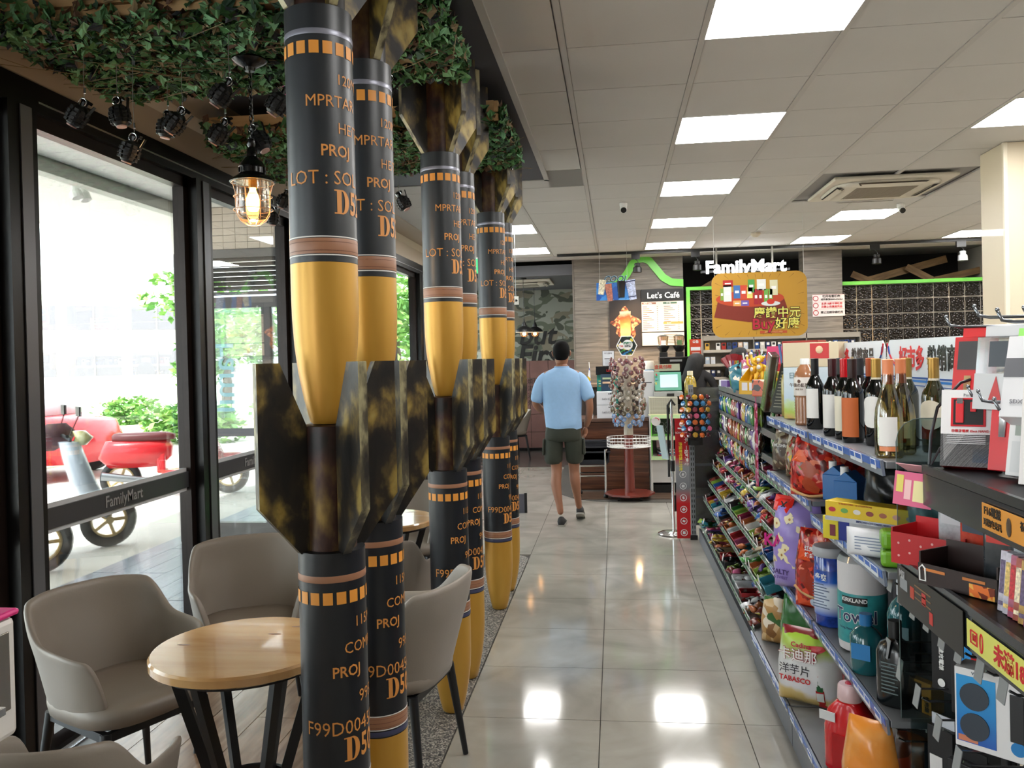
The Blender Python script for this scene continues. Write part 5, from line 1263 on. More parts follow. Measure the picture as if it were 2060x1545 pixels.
def plush(label, x, y, z, c, rz):
    t = item('monkey_toy', label, 'toy', x, y, z, rz, 'yellow long-limbed toys'); m_ = mat(c, .45); w2_ = mat('#efe8dc', .5)
    MB().ball((0, 0, .075), .026, 12, (1, .9, 1.2)).ball((0, 0, .13), .024, 12).ball((-.026, 0, .14), .009, 8).ball((.026, 0, .14), .009, 8).tube([(-.02, 0, .09), (-.05, -.01, .11), (-.055, -.01, .16)], [.009, .008, .007]).tube([(.02, 0, .09), (.05, -.01, .08), (.06, -.02, .045)], [.009, .008, .007]).tube([(-.012, 0, .055), (-.02, -.01, .02), (-.022, -.02, .0)], [.011, .009, .008]).tube([(.012, 0, .055), (.02, -.01, .02), (.022, -.02, .0)], [.011, .009, .008]).build('body', m_, t, smooth='all')
    MB().ball((0, -.018, .126), .014, 10, (1, .6, .9)).build('face_patch', w2_, t, smooth='all'); MB().ball((0, -.02, .08), .015, 8, (1, .5, 1)).build('belly_patch', w2_, t, smooth='all')
    for p_ in ((-.057, -.01, .165), (.062, -.022, .04)): MB().ball(p_, .011, 8).build('paw', w2_, t, smooth='all')
plush('yellow long-limbed toy in the display box, left one', .885, 5.50, 1.37, '#e0a820', -60)
plush('yellow long-limbed toy in the display box, right one', .90, 5.36, 1.385, '#e5b52c', -40)
plush('yellow toy with white hands perched near the pasta carton', .97, 5.02, 1.2925, '#dca226', -50)
t = topthing('pink_card', 'tall magenta card standing at the back of the top shelf', 'card', 1.0, 5.35, -45); MB().bb(-.07, .07, -.002, .002, 0, .30).build('card', mat('#cf2f6a', .4), t); MB().bb(-.05, .05, -.03, .03, 0, .02).build('base', WHITE, t)
t = topthing('straw_bundle', 'bundle of blue and silver stick packs standing behind the pasta carton', 'bundle', 1.0, 4.95, -45)
for k in range(9): MB().box((-.05+.012*k, .01*math.sin(k), .16), (.012, .006, .30), (.05, -.12+.02*k, 0)).build('stick_pack', mat(['#2a5f9a', '#7fa0c8', '#1f3f78'][k % 3], .3), t)
t = topthing('red_gift_box', 'plain red box at the back corner behind the pasta carton', 'box', 1.0, 4.60, -38); MB().bb(-.10, .10, -.05, .05, 0, .32).build('box', mat('#a82416', .4), t, bevel=.002)
t = topthing('green_pouch', 'lime green crumpled pouch between the yellow box and the dark pack', 'pouch', .92, 5.10, -50); pouch('bag_body', .12, .15, .05, cplain[11], t, 77, .1, .005)
t = topthing('orange_pack', 'orange and black striped pack beside the yellow display box', 'pack', .87, 5.15, -40); MB().bb(-.05, .05, -.03, .03, 0, .10).build('pack', printmat('orp', '#c8562a', ['#2a201c', '#e8c8a0'], 30), t, bevel=.006)
for k in range(2):
    t = topthing('small_gum_box', ['small pale gum carton at the far front corner of the top shelf', 'small violet gum carton beside the pale one'][k], 'box', .88, 6.9-.12*k, -60); MB().bb(-.04, .04, -.03, .03, 0, .05).build('box', cplain[[14, 6][k]], t, bevel=.002)
    txt('PRICE', .012, RED, t, (0, -.031, .025), FY) if False else None
# things seen above the promotion boards: noodle bowl box and cup noodles (stand on the far side of the run)
u2 = thing('rear_shelf', 'black shelf on the far side of the shelving run, behind the promotion boards', 'shelf', (0, 0, 0))
MB().bb(1.09, 1.45, 2.4, 4.3, 1.36, 1.385).build('shelf', metal_d, u2); MB().bb(1.09, 1.45, 4.26, 4.3, 0, 1.385).build('side_panel', metal_d, u2); MB().bb(1.09, 1.45, 2.4, 2.44, 0, 1.385).build('side_panel', metal_d, u2)
t = thing('noodle_bowl', 'big black and red noodle bowl tub behind the right promotion board', 'bowl', (1.26, 3.35, 1.386))
MB().lathe([(.005, 0), (.072, 0), (.095, .19), (.098, .195)], n=32).build('bowl', rampmat('bowlart', [(0, '#c8b8a0'), (.14, '#8f1f22'), (.3, '#1c1516'), (.75, '#1c1516'), (.8, '#7a1a20')], axis=('Z', 0, .2), scale=18, rough=.3), t, smooth=True)
MB().lathe([(.094, .195), (.101, .197), (.101, .205), (.001, .207)], n=32).build('lid', mat('#e0ddd8', .3), t, smooth=True)
txt('辣拌麵', .04, mat('#b8323a', .4), t, (.0, -.096, .09), (PI/2-.12, 0, 0), .02); 
for k in range(3): MB().bb(.045, .068, -.083, -.080, .05+.045*k, .08+.045*k).build('icon_print', WHITE, t)
t = thing('cup_noodles', 'small red and black cup noodles left of the big bowl tub', 'cup', (1.25, 3.62, 1.386))
MB().lathe([(.005, 0), (.042, 0), (.054, .11), (.056, .112), (.056, .118), (.001, .119)], n=28).build('cup', printmat('cupart', '#8f1c20', ['#1c1516', '#c8b8a8', '#b8242c'], 28, .3), t, smooth=True)
t = thing('lidded_tub', 'clear domed tub with green and white filling before the noodle bowl', 'tub', (1.17, 3.42, 1.386))
MB().lathe([(.005, 0), (.03, 0), (.042, .04), (.042, .045)], n=20).build('tub', mat('#cfd8c8', .4), t, smooth=True); MB().lathe([(.042, .046), (.04, .10), (.030, .17), (.001, .172)], n=20).build('dome', PLASTIC, t, smooth=True)

# ================= ELECTRONICS RACK =================
_before = set(bpy.data.objects)
er = thing('electronics_rack', 'black electronics rack at the right edge with shelves, hooks and price clips', 'shelf', (0, 0, 0), 0, 'shelving run beside the aisle')
EY0, EY1 = 1.15, 2.17
bkm = mat('#17181b', .45)
MB().bb(1.05, 1.07, EY0, EY1, .1455, 1.66).build('back_panel', bkm, er)
MB().bb(.70, 1.05, EY0, EY1, .1455, .20).build('kick_plate', bkm, er)
for z, xf, EY1 in ((1.285, .685, 1.99), (1.035, .685, 2.17)):
    s = MB().bb(xf+.01, 1.05, EY0, EY1, z-.014, z).build('shelf', bkm, er, bevel=.001)
    MB().bb(xf, xf+.01, EY0, EY1, z-.012, z+.006).build('chrome_edge', mat('#55585c', .25, .8), s)
    MB().bb(xf+.002, xf+.006, EY0, EY1, z-.085, z-.014).build('clear_rail', mat('#35383c', .15), s)
ac = thing('clear_divider', 'clear acrylic divider with a rounded top between the food bays and electronics', 'divider', (0, 2.446, 0))
pts = [(.775, .52), (1.05, .52), (1.05, 1.36), (.84, 1.36)]+[(.84-.065*math.sin(a), 1.295+.065*math.cos(a)) for a in (.3, .7, 1.1, 1.57)]
MB().prism(pts, .004).build('panel', glassmat('#c9d6d6', .05), ac)
MB().tube([(x, 0, z) for x, z in pts]+[(pts[0][0], 0, pts[0][1])], .0012, 4).build('polished_edge', mat('#5f6c6b', .2), ac); MB().bb(.80, .95, -.003, .003, .162, .519).build('riser', glassmat('#c9d6d6', .05), ac)
# black wire guard curving up at the shelf end
t = thing('wire_guard', 'bent grey wire guard rising at the end of the electronics shelf', 'wire guard', (0, 0, 0))
MB().tube([(.70, 1.985, 1.292), (.705, 1.985, 1.36), (.72, 1.985, 1.42), (.77, 1.985, 1.475), (.85, 1.99, 1.50), (.95, 1.99, 1.51), (1.045, 2.02, 1.515)], .0035, 8).tube([(.70, 1.975, 1.292), (.72, 1.975, 1.33), (.80, 2.05, 1.36), (1.045, 2.0, 1.37)], .0025, 6).build('wire', mat('#3b3d41', .3, .7), t, smooth=True)
# prong hooks
hm = mat('#8b8f94', .25, .9)
hooks = [(.74, 1.98, 1.60), (.74, 1.83, 1.615), (.72, 1.68, 1.60), (.74, 1.62, 1.60), (.70, 1.52, 1.60), (.76, 1.92, 1.445), (.74, 1.82, 1.44), (.72, 1.70, 1.43)]
for k, (x, y, z) in enumerate(hooks):
    t = thing('peg_hook', 'steel display hook, '+ORDN[k]+' from the left on the electronics rack', 'hook', (0, y, z), 0, 'steel hooks of the electronics rack')
    MB().tube([(1.045, 0, 0), (x+.03, 0, 0), (x+.008, 0, .004), (x, 0, .022)], .0035, 8).ball((x, 0, .024), .0045, 8).bb(1.04, 1.05, -.014, .014, -.02, .02).build('prong', hm, t, smooth='all')
# boxes on the shelf
def ebox(label, x, y, z, w, d, h, m, rz=-62, rx=-14, name='gadget_box', parts=(), ry=0):
    t = item(name, label, 'box', x, y, z, rz, 'electronics packs on the rack', rx=rx, ry=ry)
    MB().bb(-w/2, w/2, -d/2, d/2, 0, h).build('box', m, t, bevel=.0015)
    for (x0, x1, z0, z1, mm, nm) in parts: MB().bb(x0*w, x1*w, -d/2-.0012, -d/2-.0004, z0*h, z1*h).build(nm, mm, t)
    return t
whb = mat('#dedcdc', .4); g1 = mat('#3b3b3e', .5); rd = mat('#c0141c', .35)
t = ebox('tilted red and white box with a red flash drive window, first on the electronics shelf', .765, 1.925, 1.290, .115, .045, .170, rd, -30, -14, parts=((-.5, .5, 0, 1, whb, 'front_card'), (-.5, .5, 0, .42, g1, 'grey_print'), (.05, .42, .06, .24, mat('#5f7a9a', .4), 'picture_print')))
MB().bb(-.038, .030, -.0255, -.0238, .088, .152).build('window', mat('#c8202a', .3), t, bevel=.003); MB().bb(-.033, .025, -.0262, -.0254, .092, .148).build('window_inner', BLACK, t)
MB().bb(-.028, -.012, -.031, -.0262, .095, .145).bb(.0, .012, -.031, -.0262, .120, .142).build('drive', mat('#d0333a', .3), t, bevel=.002); MB().bb(-.026, -.014, -.0312, -.0262, .138, .150).build('connector', CHROME, t)
txt('Portable USB', .009, mat('#8a8a8e', .4), t, (.01, -.0242, .158), FY)
txt('非揮發電極 Elect NAND', .007, rd, t, (.0, -.0242, .078), FY, .02)
for k in range(6): MB().bb(-.045+.0, .03, -.0245, -.0238, .05+.004*k, .052+.004*k).build('print_line', mat('#b8b8ba', .5), t)
ebox('upright red pack leaning behind the flash drive box', .89, 1.90, 1.296, .07, .03, .175, rd, -60, -10, parts=((-.3, .3, .8, .95, whb, 'white_print'),))
t = ebox('slim red box with a pen-shaped window next to the flash drive box', .79, 1.83, 1.296, .05, .03, .155, rd, -50, -10)
MB().loft([((0, -.017, .07), .007, .003), ((0, -.017, .12), .008, .003), ((0, -.017, .14), .002, .002)], 12).build('pen_window', mat('#c8ccd0', .2, .6), t, smooth='all'); txt('ADAPTER', .008, WHITE, t, (0, -.016, .145), FY, .02)
t = ebox('white box with a silver cable behind a clear window, electronics shelf', .80, 1.73, 1.296, .085, .04, .19, whb, -52, -12, parts=((-.35, .35, .42, .92, mat('#9ba39a', .2), 'window'), (-.4, .4, .04, .36, mat('#cfcfd0', .5), 'print')))
MB().tube([(0, -.024, .17), (0, -.026, .13), (.008, -.026, .09)], .006, 8).build('cable', CHROME, t); MB().bb(-.03, .03, -.024, -.021, .165, .19).build('red_tag', mat('#b01c34', .4), t)
ebox('plain white box at the right end of the electronics shelf', .78, 1.62, 1.296, .09, .05, .19, mat('#d8d2d0', .4), -50, -8)
ebox('second plain white box at the right photo edge', .80, 1.50, 1.296, .10, .05, .22, mat('#d0cbc9', .4), -50, -8)
# hanging packs above the shelf
def hang(label, x, y, z, w, d, h, m, tabm, parts=(), rz=-58, tilt=8, clear=None):
    t = item('hanging_gadget', label, 'pack', x, y, z-h, rz, 'electronics packs on the rack', rx=-tilt)
    MB().bb(-w/2, w/2, -d/2, d/2, 0, h*.86).build('box', m, t, bevel=.0015)
    MB().bb(-w/2*.9, w/2*.9, -.0015, .0015, h*.86, h).build('header_tab', tabm, t)
    for (x0, x1, z0, z1, mm, nm) in parts: MB().bb(x0*w, x1*w, -d/2-.0012, -d/2-.0004, z0*h, z1*h).build(nm, mm, t)
    return t
hang('red hanging pack with dark plug window, upper left of the hooks', .80, 2.00, 1.60, .075, .045, .17, rd, rd, ((-.35, .35, .42, .80, g1, 'window'), (-.1, .12, .08, .34, mat('#a88a5a', .4), 'tree_print')))
t = hang('clear and grey hanging pack with a red printed triangle', .80, 1.86, 1.60, .10, .04, .18, glassmat('#d9dde0', .2, .1), mat('#c9c9cb', .4), ((-.5, .5, .0, .42, mat('#bfc0c2', .4), 'card'), (-.2, .2, .50, .80, mat('#3a4048', .3), 'device')))
MB().prism([(-.014, .02), (.014, .02), (0, .07)], .001, Matrix.Translation((0, -.0225, 0))).build('triangle_print', mat('#b8383a', .4), t); MB().bb(.032, .046, -.0225, -.0215, .01, .03).build('red_mark', rd, t)
t = hang('grey white wedge-shaped pack with a cable, hanging at the right edge', .78, 1.68, 1.60, .10, .06, .19, mat('#d5d4d6', .4), mat('#8fd06a', .4), ((-.5, .5, .42, .62, mat('#6a6a6e', .4), 'grey_band'),), rz=-45, tilt=20)
txt('SDXC CARD', .012, mat('#8a8a90', .4), t, (0, -.032, .03), FY)
hang('white pack with a blue corner at the very edge of the photo', .80, 1.55, 1.58, .09, .05, .20, mat('#dcdcdf', .4), mat('#2f8fd0', .4), ((-.5, .2, .0, .12, mat('#2f8fd0', .4), 'blue_corner'),), rz=-45)
# folded pink price card
t = thing('pink_price_card', 'pink and yellow folded offer card clipped to the first electronics shelf', 'card', (.672, 2.02, 1.19), 0, rot=(0, .15, .55))
MB().bb(-.002, .0, -.052, .052, 0, .078).m(1).bb(-.0028, -.002, -.035, -.002, .012, .06).m(2).bb(-.0028, -.002, .004, .022, .015, .06).m(3).bb(-.0028, -.002, .026, .045, .03, .07).build('card', [mat('#d05a80', .5), mat('#e0d49a', .5), mat('#e8b8b8', .5), mat('#d8c860', .5)], t)
MB().box((.018, 0, .088), (.045, .104, .0015), (0, .35, 0)).build('folded_flap', mat('#d8a0a8', .5), t)
# orange label and yellow age label on rails
t = thing('orange_rail_label', 'orange shelf label with black characters on the first electronics rail', 'label', (.6815, 1.58, 1.235))
MB().bb(0, .0015, -.155, .09, -.022, .026).build('card', mat('#d8923a', .5), t)
txt('F16電競', .020, mat('#2a1c10', .5), t, (-.0008, .045, .013), FX, .02); txt('耳機麥克風', .015, mat('#2a1c10', .5), t, (-.0008, .045, -.009), FX, .02); txt('祝福', .018, mat('#2a1c10', .5), t, (-.0008, -.08, .010), FX, .02)
MB().ball((-.001, -.02, 0), .016, 10, (.1, .6, 1.1)).build('figure_print', mat('#4a3a2c', .5), t)
t = thing('yellow_age_label', 'pale yellow shelf label with red age-limit characters on the lower rail', 'label', (.6815, 1.55, .988))
MB().bb(0, .0015, -.20, .20, -.026, .028).build('card', mat('#d6d46a', .5), t)
txt('未滿18歲不得', .040, mat('#c4242c', .5), t, (-.0008, -.04, 0), FX, .03); MB().tube([(-.0008, .165+.014*a, .012*b) for a, b in ((-1, -1), (1, -1), (1, 1), (-1, 1))], .002, 4, True).build('age_mark', rd, t); txt('18', .018, rd, t, (-.0008, .165, 0), FX, .03); MB().tube([(-.0008, .132+.006*math.cos(a), .018*math.sin(a)) for a in [2*PI*i/14 for i in range(14)]], .0016, 4, True).build('tag_mark', rd, t)
# banner under second shelf
t = thing('dark_banner', 'dark glossy strip banner with small red marks under the second electronics shelf', 'banner', (.680, 1.965, .985))
MB().bb(0, .0015, -.20, .19, -.055, .04).build('panel', mat('#231f1d', .35, spec=.3), t)
for (a, b, z0, c) in ((.12, .17, .0, '#8f9296'), (.075, .10, -.005, '#b83a24'), (.00, .025, .0, '#c02a24'), (-.04, -.02, -.03, '#c02a24')): MB().bb(-.0008, 0, a, b, z0-.012, z0+.015).build('print', mat(c, .4), t)
for k in range(3): MB().bb(-.0008, 0, -.03, .07, .018-.014*k, .021-.014*k).build('print_line', mat('#8a6a4a', .5), t)
txt('MSI', .026, mat('#b8b8ba', .4), t, (-.001, .155, .022), FX, .02)
# things on the second shelf
t = item('red_dotted_tray', 'red cardboard tray with white dots at the left end of the second electronics shelf', 'box', .755, 2.085, 1.038, -50)
rm = mat('#b81c22', .4)
MB().bb(-.09, .09, -.055, -.052, 0, .075).bb(-.09, .09, .052, .055, 0, .10).bb(-.09, -.087, -.052, .052, 0, .085).bb(.087, .09, -.052, .052, 0, .085).bb(-.087, .087, -.052, .052, 0, .003).build('tray', rm, t)
for k in range(12): MB().cyl((-.07+.028*(k % 6), -.0552, .02+.03*(k//6)+(.01 if k % 2 else 0)), (-.07+.028*(k % 6), -.0558, .02+.03*(k//6)+(.01 if k % 2 else 0)), .003, n=8).build('dot', mat('#e0a8a4', .5), t)
t = item('brown_display_box', 'dark brown open display box with orange stripes on the second electronics shelf', 'box', .745, 1.885, 1.038, -56)
bm_ = mat('#2a1a18', .4)
MB().bb(-.09, .09, -.05, -.046, 0, .045).bb(-.09, .09, .046, .05, 0, .085).bb(-.09, -.086, -.046, .046, 0, .07).bb(.086, .09, -.046, .046, 0, .07).bb(-.086, .086, -.046, .046, 0, .004).build('box', bm_, t)
for s in (-.05, .04): MB().bb(s-.025, s+.025, -.0512, -.0502, .030, .036).build('orange_stripe', mat('#c8783a', .4), t)
MB().bb(.03, .085, -.0512, -.0502, .0, .026).build('flame_print', printmat('flame', '#7a2c10', ['#e8742a', '#f0b050'], 80, .4, .3), t)
MB().tube([(-.085, -.051, .008), (-.085, -.052, .035), (-.078, -.052, .042), (-.071, -.052, .035), (-.071, -.051, .008)], .0018, 5, True).build('white_outline', WHITE, t)
rr_ = random.Random(9)
for k in range(9):
    y = 2.10-.062*k; c = ['#a8aeb2', '#3a3e44', '#b3402f', '#7f8a80', '#34383c', '#9aa0a4', '#3b4046', '#8a7a6c', '#5a646a'][k]
    t = item('small_gadget', ['clear tube pack', 'dark cable pack', 'red-tagged clip pack', 'olive blister pack', 'black adaptor pack', 'grey blister pack', 'black mouse pack', 'brown earphone pack', 'dark pouch pack'][k]+' standing at the back of the second electronics shelf, '+ORDN[k]+' from the left', 'pack', .80+.05*(k % 2), y, 1.037, -55+rr_.uniform(-8, 8), 'small packs on the second electronics shelf')
    h = rr_.uniform(.12, .17); MB().bb(-.04, .04, -.015, .015, 0, h).build('blister', mat(c, .15, coat=.8, var=.3, scale=40), t, bevel=.006); MB().bb(-.03, .03, -.017, -.0155, h*.7, h*.95).build('card', mat(['#b8bcc0', '#c8342a', '#2f3a4a'][k % 3], .4), t)
for k in range(12):
    c = ['#c6c0cc', '#c9c3cf', '#b0607a', '#a8584a', '#c09a5a', '#7a3a6a', '#c8a05a', '#5a2f5a', '#b0704a', '#c87f8a', '#8a4a3a', '#b8905a'][k]
    t = item('comic_volume', ['white-spined card pack', 'second white-spined card pack', 'pink-spined card pack', 'rust-spined card pack', 'gold-spined card pack', 'purple-spined card pack', 'ochre-spined card pack', 'violet-spined card pack', 'copper-spined card pack', 'rose-spined card pack', 'brown-spined card pack', 'tan-spined card pack'][k]+' in the upright row on the second electronics shelf', 'card pack', .745, 1.735-.021*k, 1.036, -90+20, 'upright card packs on the second shelf', rx=-6)
    MB().bb(-.0085, .0085, -.008, .085, 0, .118).build('pack', mat(c, .3, var=.3, scale=60), t, bevel=.001); MB().bb(-.006, .006, -.0088, -.008, .012, .02).bb(-.006, .006, -.0088, -.008, .035, .10).build('spine_print', mat(['#6a5a7a', '#e0c070', '#c8343c', '#f0e0c0'][k % 4], .4, var=.5, scale=120), t)
# lower hooks with clear price clips and boxed goods
clipm = mat('#8b8e90', .25)
pos = [(2.30, .93), (2.22, .92), (2.13, .91), (2.04, .91), (1.95, .90), (1.86, .90), (1.76, .90), (1.66, .90), (2.34, .74), (2.24, .72), (2.12, .70), (1.99, .68), (1.88, .66), (1.80, .62), (2.30, .52), (2.10, .48), (1.95, .46)]
for k, (y, z) in enumerate(pos):
    t = thing('price_clip_hook', 'clear price clip hook, '+ORDN[k]+' counting rightward then down the rack', 'hook', (0, y, z), 0, 'clip hooks under the second electronics shelf')
    MB().tube([(1.045, 0, 0), (.735, 0, 0), (.72, 0, .008)], .003, 6).tube([(1.045, 0, .03), (.715, 0, .03)], .0025, 6).build('prong', hm, t)
    MB().box((.708, 0, .012), (.0025, .034, .052), (0, .18, 0)).build('clip_plate', clipm, t, bevel=.001)
blu = mat('#1f78b8', .35); blk2 = mat('#17171a', .4)
t = item('speaker_box', 'big blue and white boxed disc device hanging lowest on the electronics rack', 'box', .765, 1.80, .715, -42, 'electronics packs on the rack'); t.location = (.765, 1.81, .725)
MB().bb(-.075, .075, -.03, .03, 0, .165).build('box', whb, t, bevel=.0015)
MB().bb(-.071, .004, -.0312, -.0302, .012, .150).build('blue_panel', rampmat('spk', [(0, '#2c4fa8'), (.5, '#2a86c8'), (1, '#2f9ad8')], axis=('Z', 0, .16), noise=False, rough=.3), t); MB().bb(.0755, .0762, -.028, .028, .03, .15).build('side_panel', blu, t)
for z in (.048, .11): MB().cyl((-.036, -.0313, z), (-.036, -.0335, z), .028, n=24).build('disc_print', mat('#2c3540', .4), t)
MB().bb(.030, .056, -.0335, -.0302, .04, .135).build('dark_device', blk2, t, bevel=.002); MB().cyl((.045, -.031, .028), (.045, -.033, .028), .014, n=20).build('round_badge', blu, t); MB().bb(-.068, -.03, -.032, -.0313, .014, .026).build('orange_tag', mat('#c87a5a', .4), t)
txt('W208', .009, mat('#4a5a6a', .4), t, (-.03, -.0305, .157), FY)
hang('blue and black slim pack on the hooks left of the boxed disc device', .78, 2.02, .90, .055, .02, .19, blk2, blk2, ((-.1, .5, .1, .9, mat('#2a8fd8', .35), 'blue_panel'),), tilt=0)
t = hang('black pack with white vertical characters hanging beside the blue one', .78, 2.14, .93, .055, .02, .21, blk2, blk2, tilt=0); txt('蘋果最佳充電線', .014, WHITE, t, (0, -.0112, .10), (PI/2, PI/2, 0), .02); MB().cyl((0, -.0105, .02), (0, -.0115, .02), .010, n=16).build('badge', WHITE, t)
hang('red and grey blister pack hanging just left of the boxed disc device', .79, 1.92, .905, .065, .02, .20, mat('#6f7470', .15, coat=.7), rd, ((-.5, .5, .0, .38, rd, 'red_card'), (-.5, .5, .72, .84, rd, 'red_band')), tilt=0)
t = hang('orange and black charger box at the lower left of the hooks', .80, 2.33, .70, .075, .05, .17, mat('#c8892f', .4), blk2, ((-.38, .12, .34, .82, blk2, 'window'), (-.5, .5, .0, .22, blk2, 'black_base')), tilt=0); txt('1.5M', .020, WHITE, t, (.005, -.0265, .022), FY, .03); txt('快充線', .014, blk2, t, (.024, -.0265, .09), (PI/2, PI/2, 0), .02)
hang('black box with a small gold animal mark at the bottom of the rack', .80, 2.04, .62, .085, .06, .19, blk2, blk2, ((-.15, .15, .66, .72, mat('#b8963a', .4), 'gold_print'), (-.06, .06, .1, .55, mat('#b8963a', .4), 'gold_characters')), tilt=0)
hang('black and white flap pack between the orange and black boxes', .79, 2.18, .64, .07, .03, .20, blk2, mat('#c8ccd4', .4), ((-.4, .1, .1, .5, whb, 'white_print'),), tilt=0)
for k, (y, z) in enumerate(((1.70, .78), (1.60, .78), (1.72, .55), (1.86, .45), (2.28, .44))):
    hang(['dark glossy pack at the right edge under the yellow label', 'second dark pack at the right photo edge', 'dark red-printed pack at the bottom right corner', 'dark box at the bottom edge of the rack', 'brown and black pack low by the clear divider'][k], .82, y, z+.1, .08, .03, .18, mat('#1f2630', .3, var=.3, scale=30), blk2, ((-.4, .4, .1, .5, mat(['#24405a', '#2f3a4a', '#4a1418', '#2a2c30', '#5a3a24'][k], .4), 'print'),), tilt=0)

for o in list(bpy.data.objects):
    if o not in _before and o.parent is None and o is not ac:
        c_ = Vector((0, 0, _h)); o.location = c_+(Vector(o.location)-c_)*1.103; o.scale = Vector(o.scale)*1.103

# ================= COUNTER ZONE =================
cw = rampmat('counter_wood', [(.3, '#3b2018'), (.5, '#54301f'), (.7, '#6e4530')], scale=2.2, stretch=(1, 1, 14), rough=.3, detail=8, dist=.6, coat=.3)
ct = thing('service_counter', 'brown woodgrain service counter behind the lollipop stand', 'counter', (0, 0, 0))
MB().bb(-.45, .365, 9.75, 10.3, .0, .80).build('body', cw, ct)
for k in range(4): MB().bb(-.449, .364, 9.735, 9.749, .02+.195*k, .21+.195*k).build('front_panel', cw, ct, bevel=.002)
MB().bb(-.47, .37, 9.70, 10.35, .80, .835).build('worktop', mat('#5a4034', .35), ct, bevel=.003)
rc = thing('till_counter', 'dark counter with a pale top under the tea bottle, right of the rack', 'counter', (0, 0, 0)); MB().bb(.80, 3.4, 9.9, 10.17, .0, .90).build('body', mat('#2c2a2a', .5), rc); MB().bb(.78, 3.4, 9.85, 10.18, .901, .93).build('worktop', mat('#b9b6b2', .4), rc)
rw = thing('rear_worktop', 'brown rear worktop below the menu wall', 'counter', (0, 0, 0)); MB().bb(-.45, .51, 10.9, 11.5, 0, 1.16).build('body', mat('#3a2c26', .5), rw); MB().bb(-.45, .53, 10.85, 11.5, 1.161, 1.20).build('top', mat('#8a7462', .4), rw)
rk = thing('counter_rack', 'white low display rack with perforated back beside the counter', 'rack', (0, 0, 0))
wr = mat('#c9c8c2', .45)
MB().bb(.375, .395, 9.45, 9.85, .0, .88).bb(.69, .71, 9.45, 9.85, .0, .88).build('side_panel', wr, rk)
MB().bb(.395, .69, 9.83, 9.85, .12, .88).build('back_panel', mat('#9a9992', .5), rk)
for z in (.40, .62, .86): MB().bb(.38, .70, 9.42, 9.83, z, z+.02).build('shelf', wr, rk); MB().bb(.38, .70, 9.412, 9.42, z-.01, z+.03).build('price_strip', mat('#b8d8a0', .4), rk)
MB().bb(.395, .69, 9.46, 9.82, .13, .39).build('lower_bin', mat('#b9b8b4', .5), rk); MB().bb(.40, .69, 9.5, 9.82, .0, .10).build('plinth', BLACK, rk)
MB().bb(.384, .395, 9.43, 9.44, .42, .88).build('green_edge', green, rk)
cp_ = thing('coin_mat_pack', 'dark green printed card with round grey shapes on the rack', 'card', (.50, 9.62, .641)); MB().bb(-.09, .11, -.02, .02, 0, .19).build('card', mat('#1f3a1f', .4), cp_)
for k in range(6): MB().tube([(-.05+.06*(k % 3)+.024*math.cos(a), -.022, .13-.06*(k//3)+.024*math.sin(a)) for a in [2*PI*i/14 for i in range(14)]], .004, 4, True).build('ring_print', mat('#7a7f78', .4), cp_)
MB().bb(-.09, .11, -.022, -.02, 0, .02).build('green_strip', green, cp_)
t = thing('magazine_stack', 'pink and white magazines and packs on the middle shelf of the rack', 'magazines', (.55, 9.6, .421)); 
for k, c in enumerate(('#b03a4a', '#2a6a9a', '#e8e0e2', '#1c1a1c', '#d8d4d6')): MB().box((0, 0, .012+.014*k), (.19-.01*k, .2, .012), (0, 0, .05*k)).build('magazine', mat(c, .4), t)
MB().bb(-.10, .04, .05, .056, .08, .17).build('cover', mat('#e0bfc8', .4), t)
bx = thing('register_stand', 'cream perforated metal box with a card terminal on the rack', 'box', (.53, 9.66, .881))
MB().bb(-.155, .16, -.13, .13, 0, .20).build('box', mat('#b5b3a2', .45), bx, bevel=.003)
ho = MB()
for i in range(26):
    for j in range(13): ho.bb(-.148+.0118*i, -.142+.0118*i, -.1312, -.1302, .014+.0142*j, .020+.0142*j)
ho.build('holes', mat('#6e6c60', .6), bx, kind='stuff'); MB().bb(-.17, .20, -.16, -.131, -.0, .012).build('shelf_lip', mat('#d8d8a8', .4), bx)
t = thing('black_cup', 'small black cup clipped before the perforated box', 'cup', (.60, 9.50, .895)); MB().lathe([(.02, 0), (.028, .07), (.026, .07)], n=16).build('cup', BLACK, t, smooth=True)
# POS terminal
ps = thing('cash_terminal', 'tilted customer screen in a green frame on top of the perforated box', 'screen', (.60, 9.72, 1.082))
MB().bb(-.16, .16, -.06, .16, 0, .05).build('base', mat('#9a9c9a', .4), ps, bevel=.004)
MB().box((0, .0, .17), (.30, .02, .22), (-.35, .0, 0)).build('frame', mat('#4f9a80', .4), ps, bevel=.003)
MB().box((.01, -.014, .175), (.20, .004, .155), (-.35, 0, 0)).build('screen', mat('#a9c6d6', .15, emit=.55), ps)
MB().box((0, .06, .33), (.28, .01, .08), (-.2, 0, 0)).build('top_sign', mat('#8a9078', .4), ps); txt('會員付款', .05, mat('#a83a2c', .4), ps, (-.05, .05, .335), FY, .02)
for k in range(4): MB().box((-.13, -.02+.004*k, .10+.05*k), (.026, .004, .026), (-.35, 0, .3*k)).build('sticker', cplain[[8, 4, 10, 0][k]], ps)
MB().bb(-.02, .06, -.09, -.065, .005, .035).build('slot', BLACK, ps)
t = thing('white_printer', 'white till housing left of the green framed screen', 'machine', (.36, 9.95, .836)); MB().bb(-.09, .09, -.12, .12, 0, .54).build('housing', mat('#c8c8ca', .35), t, bevel=.008); MB().bb(-.06, .06, -.122, -.1205, .40, .41).build('slit', DARK, t)
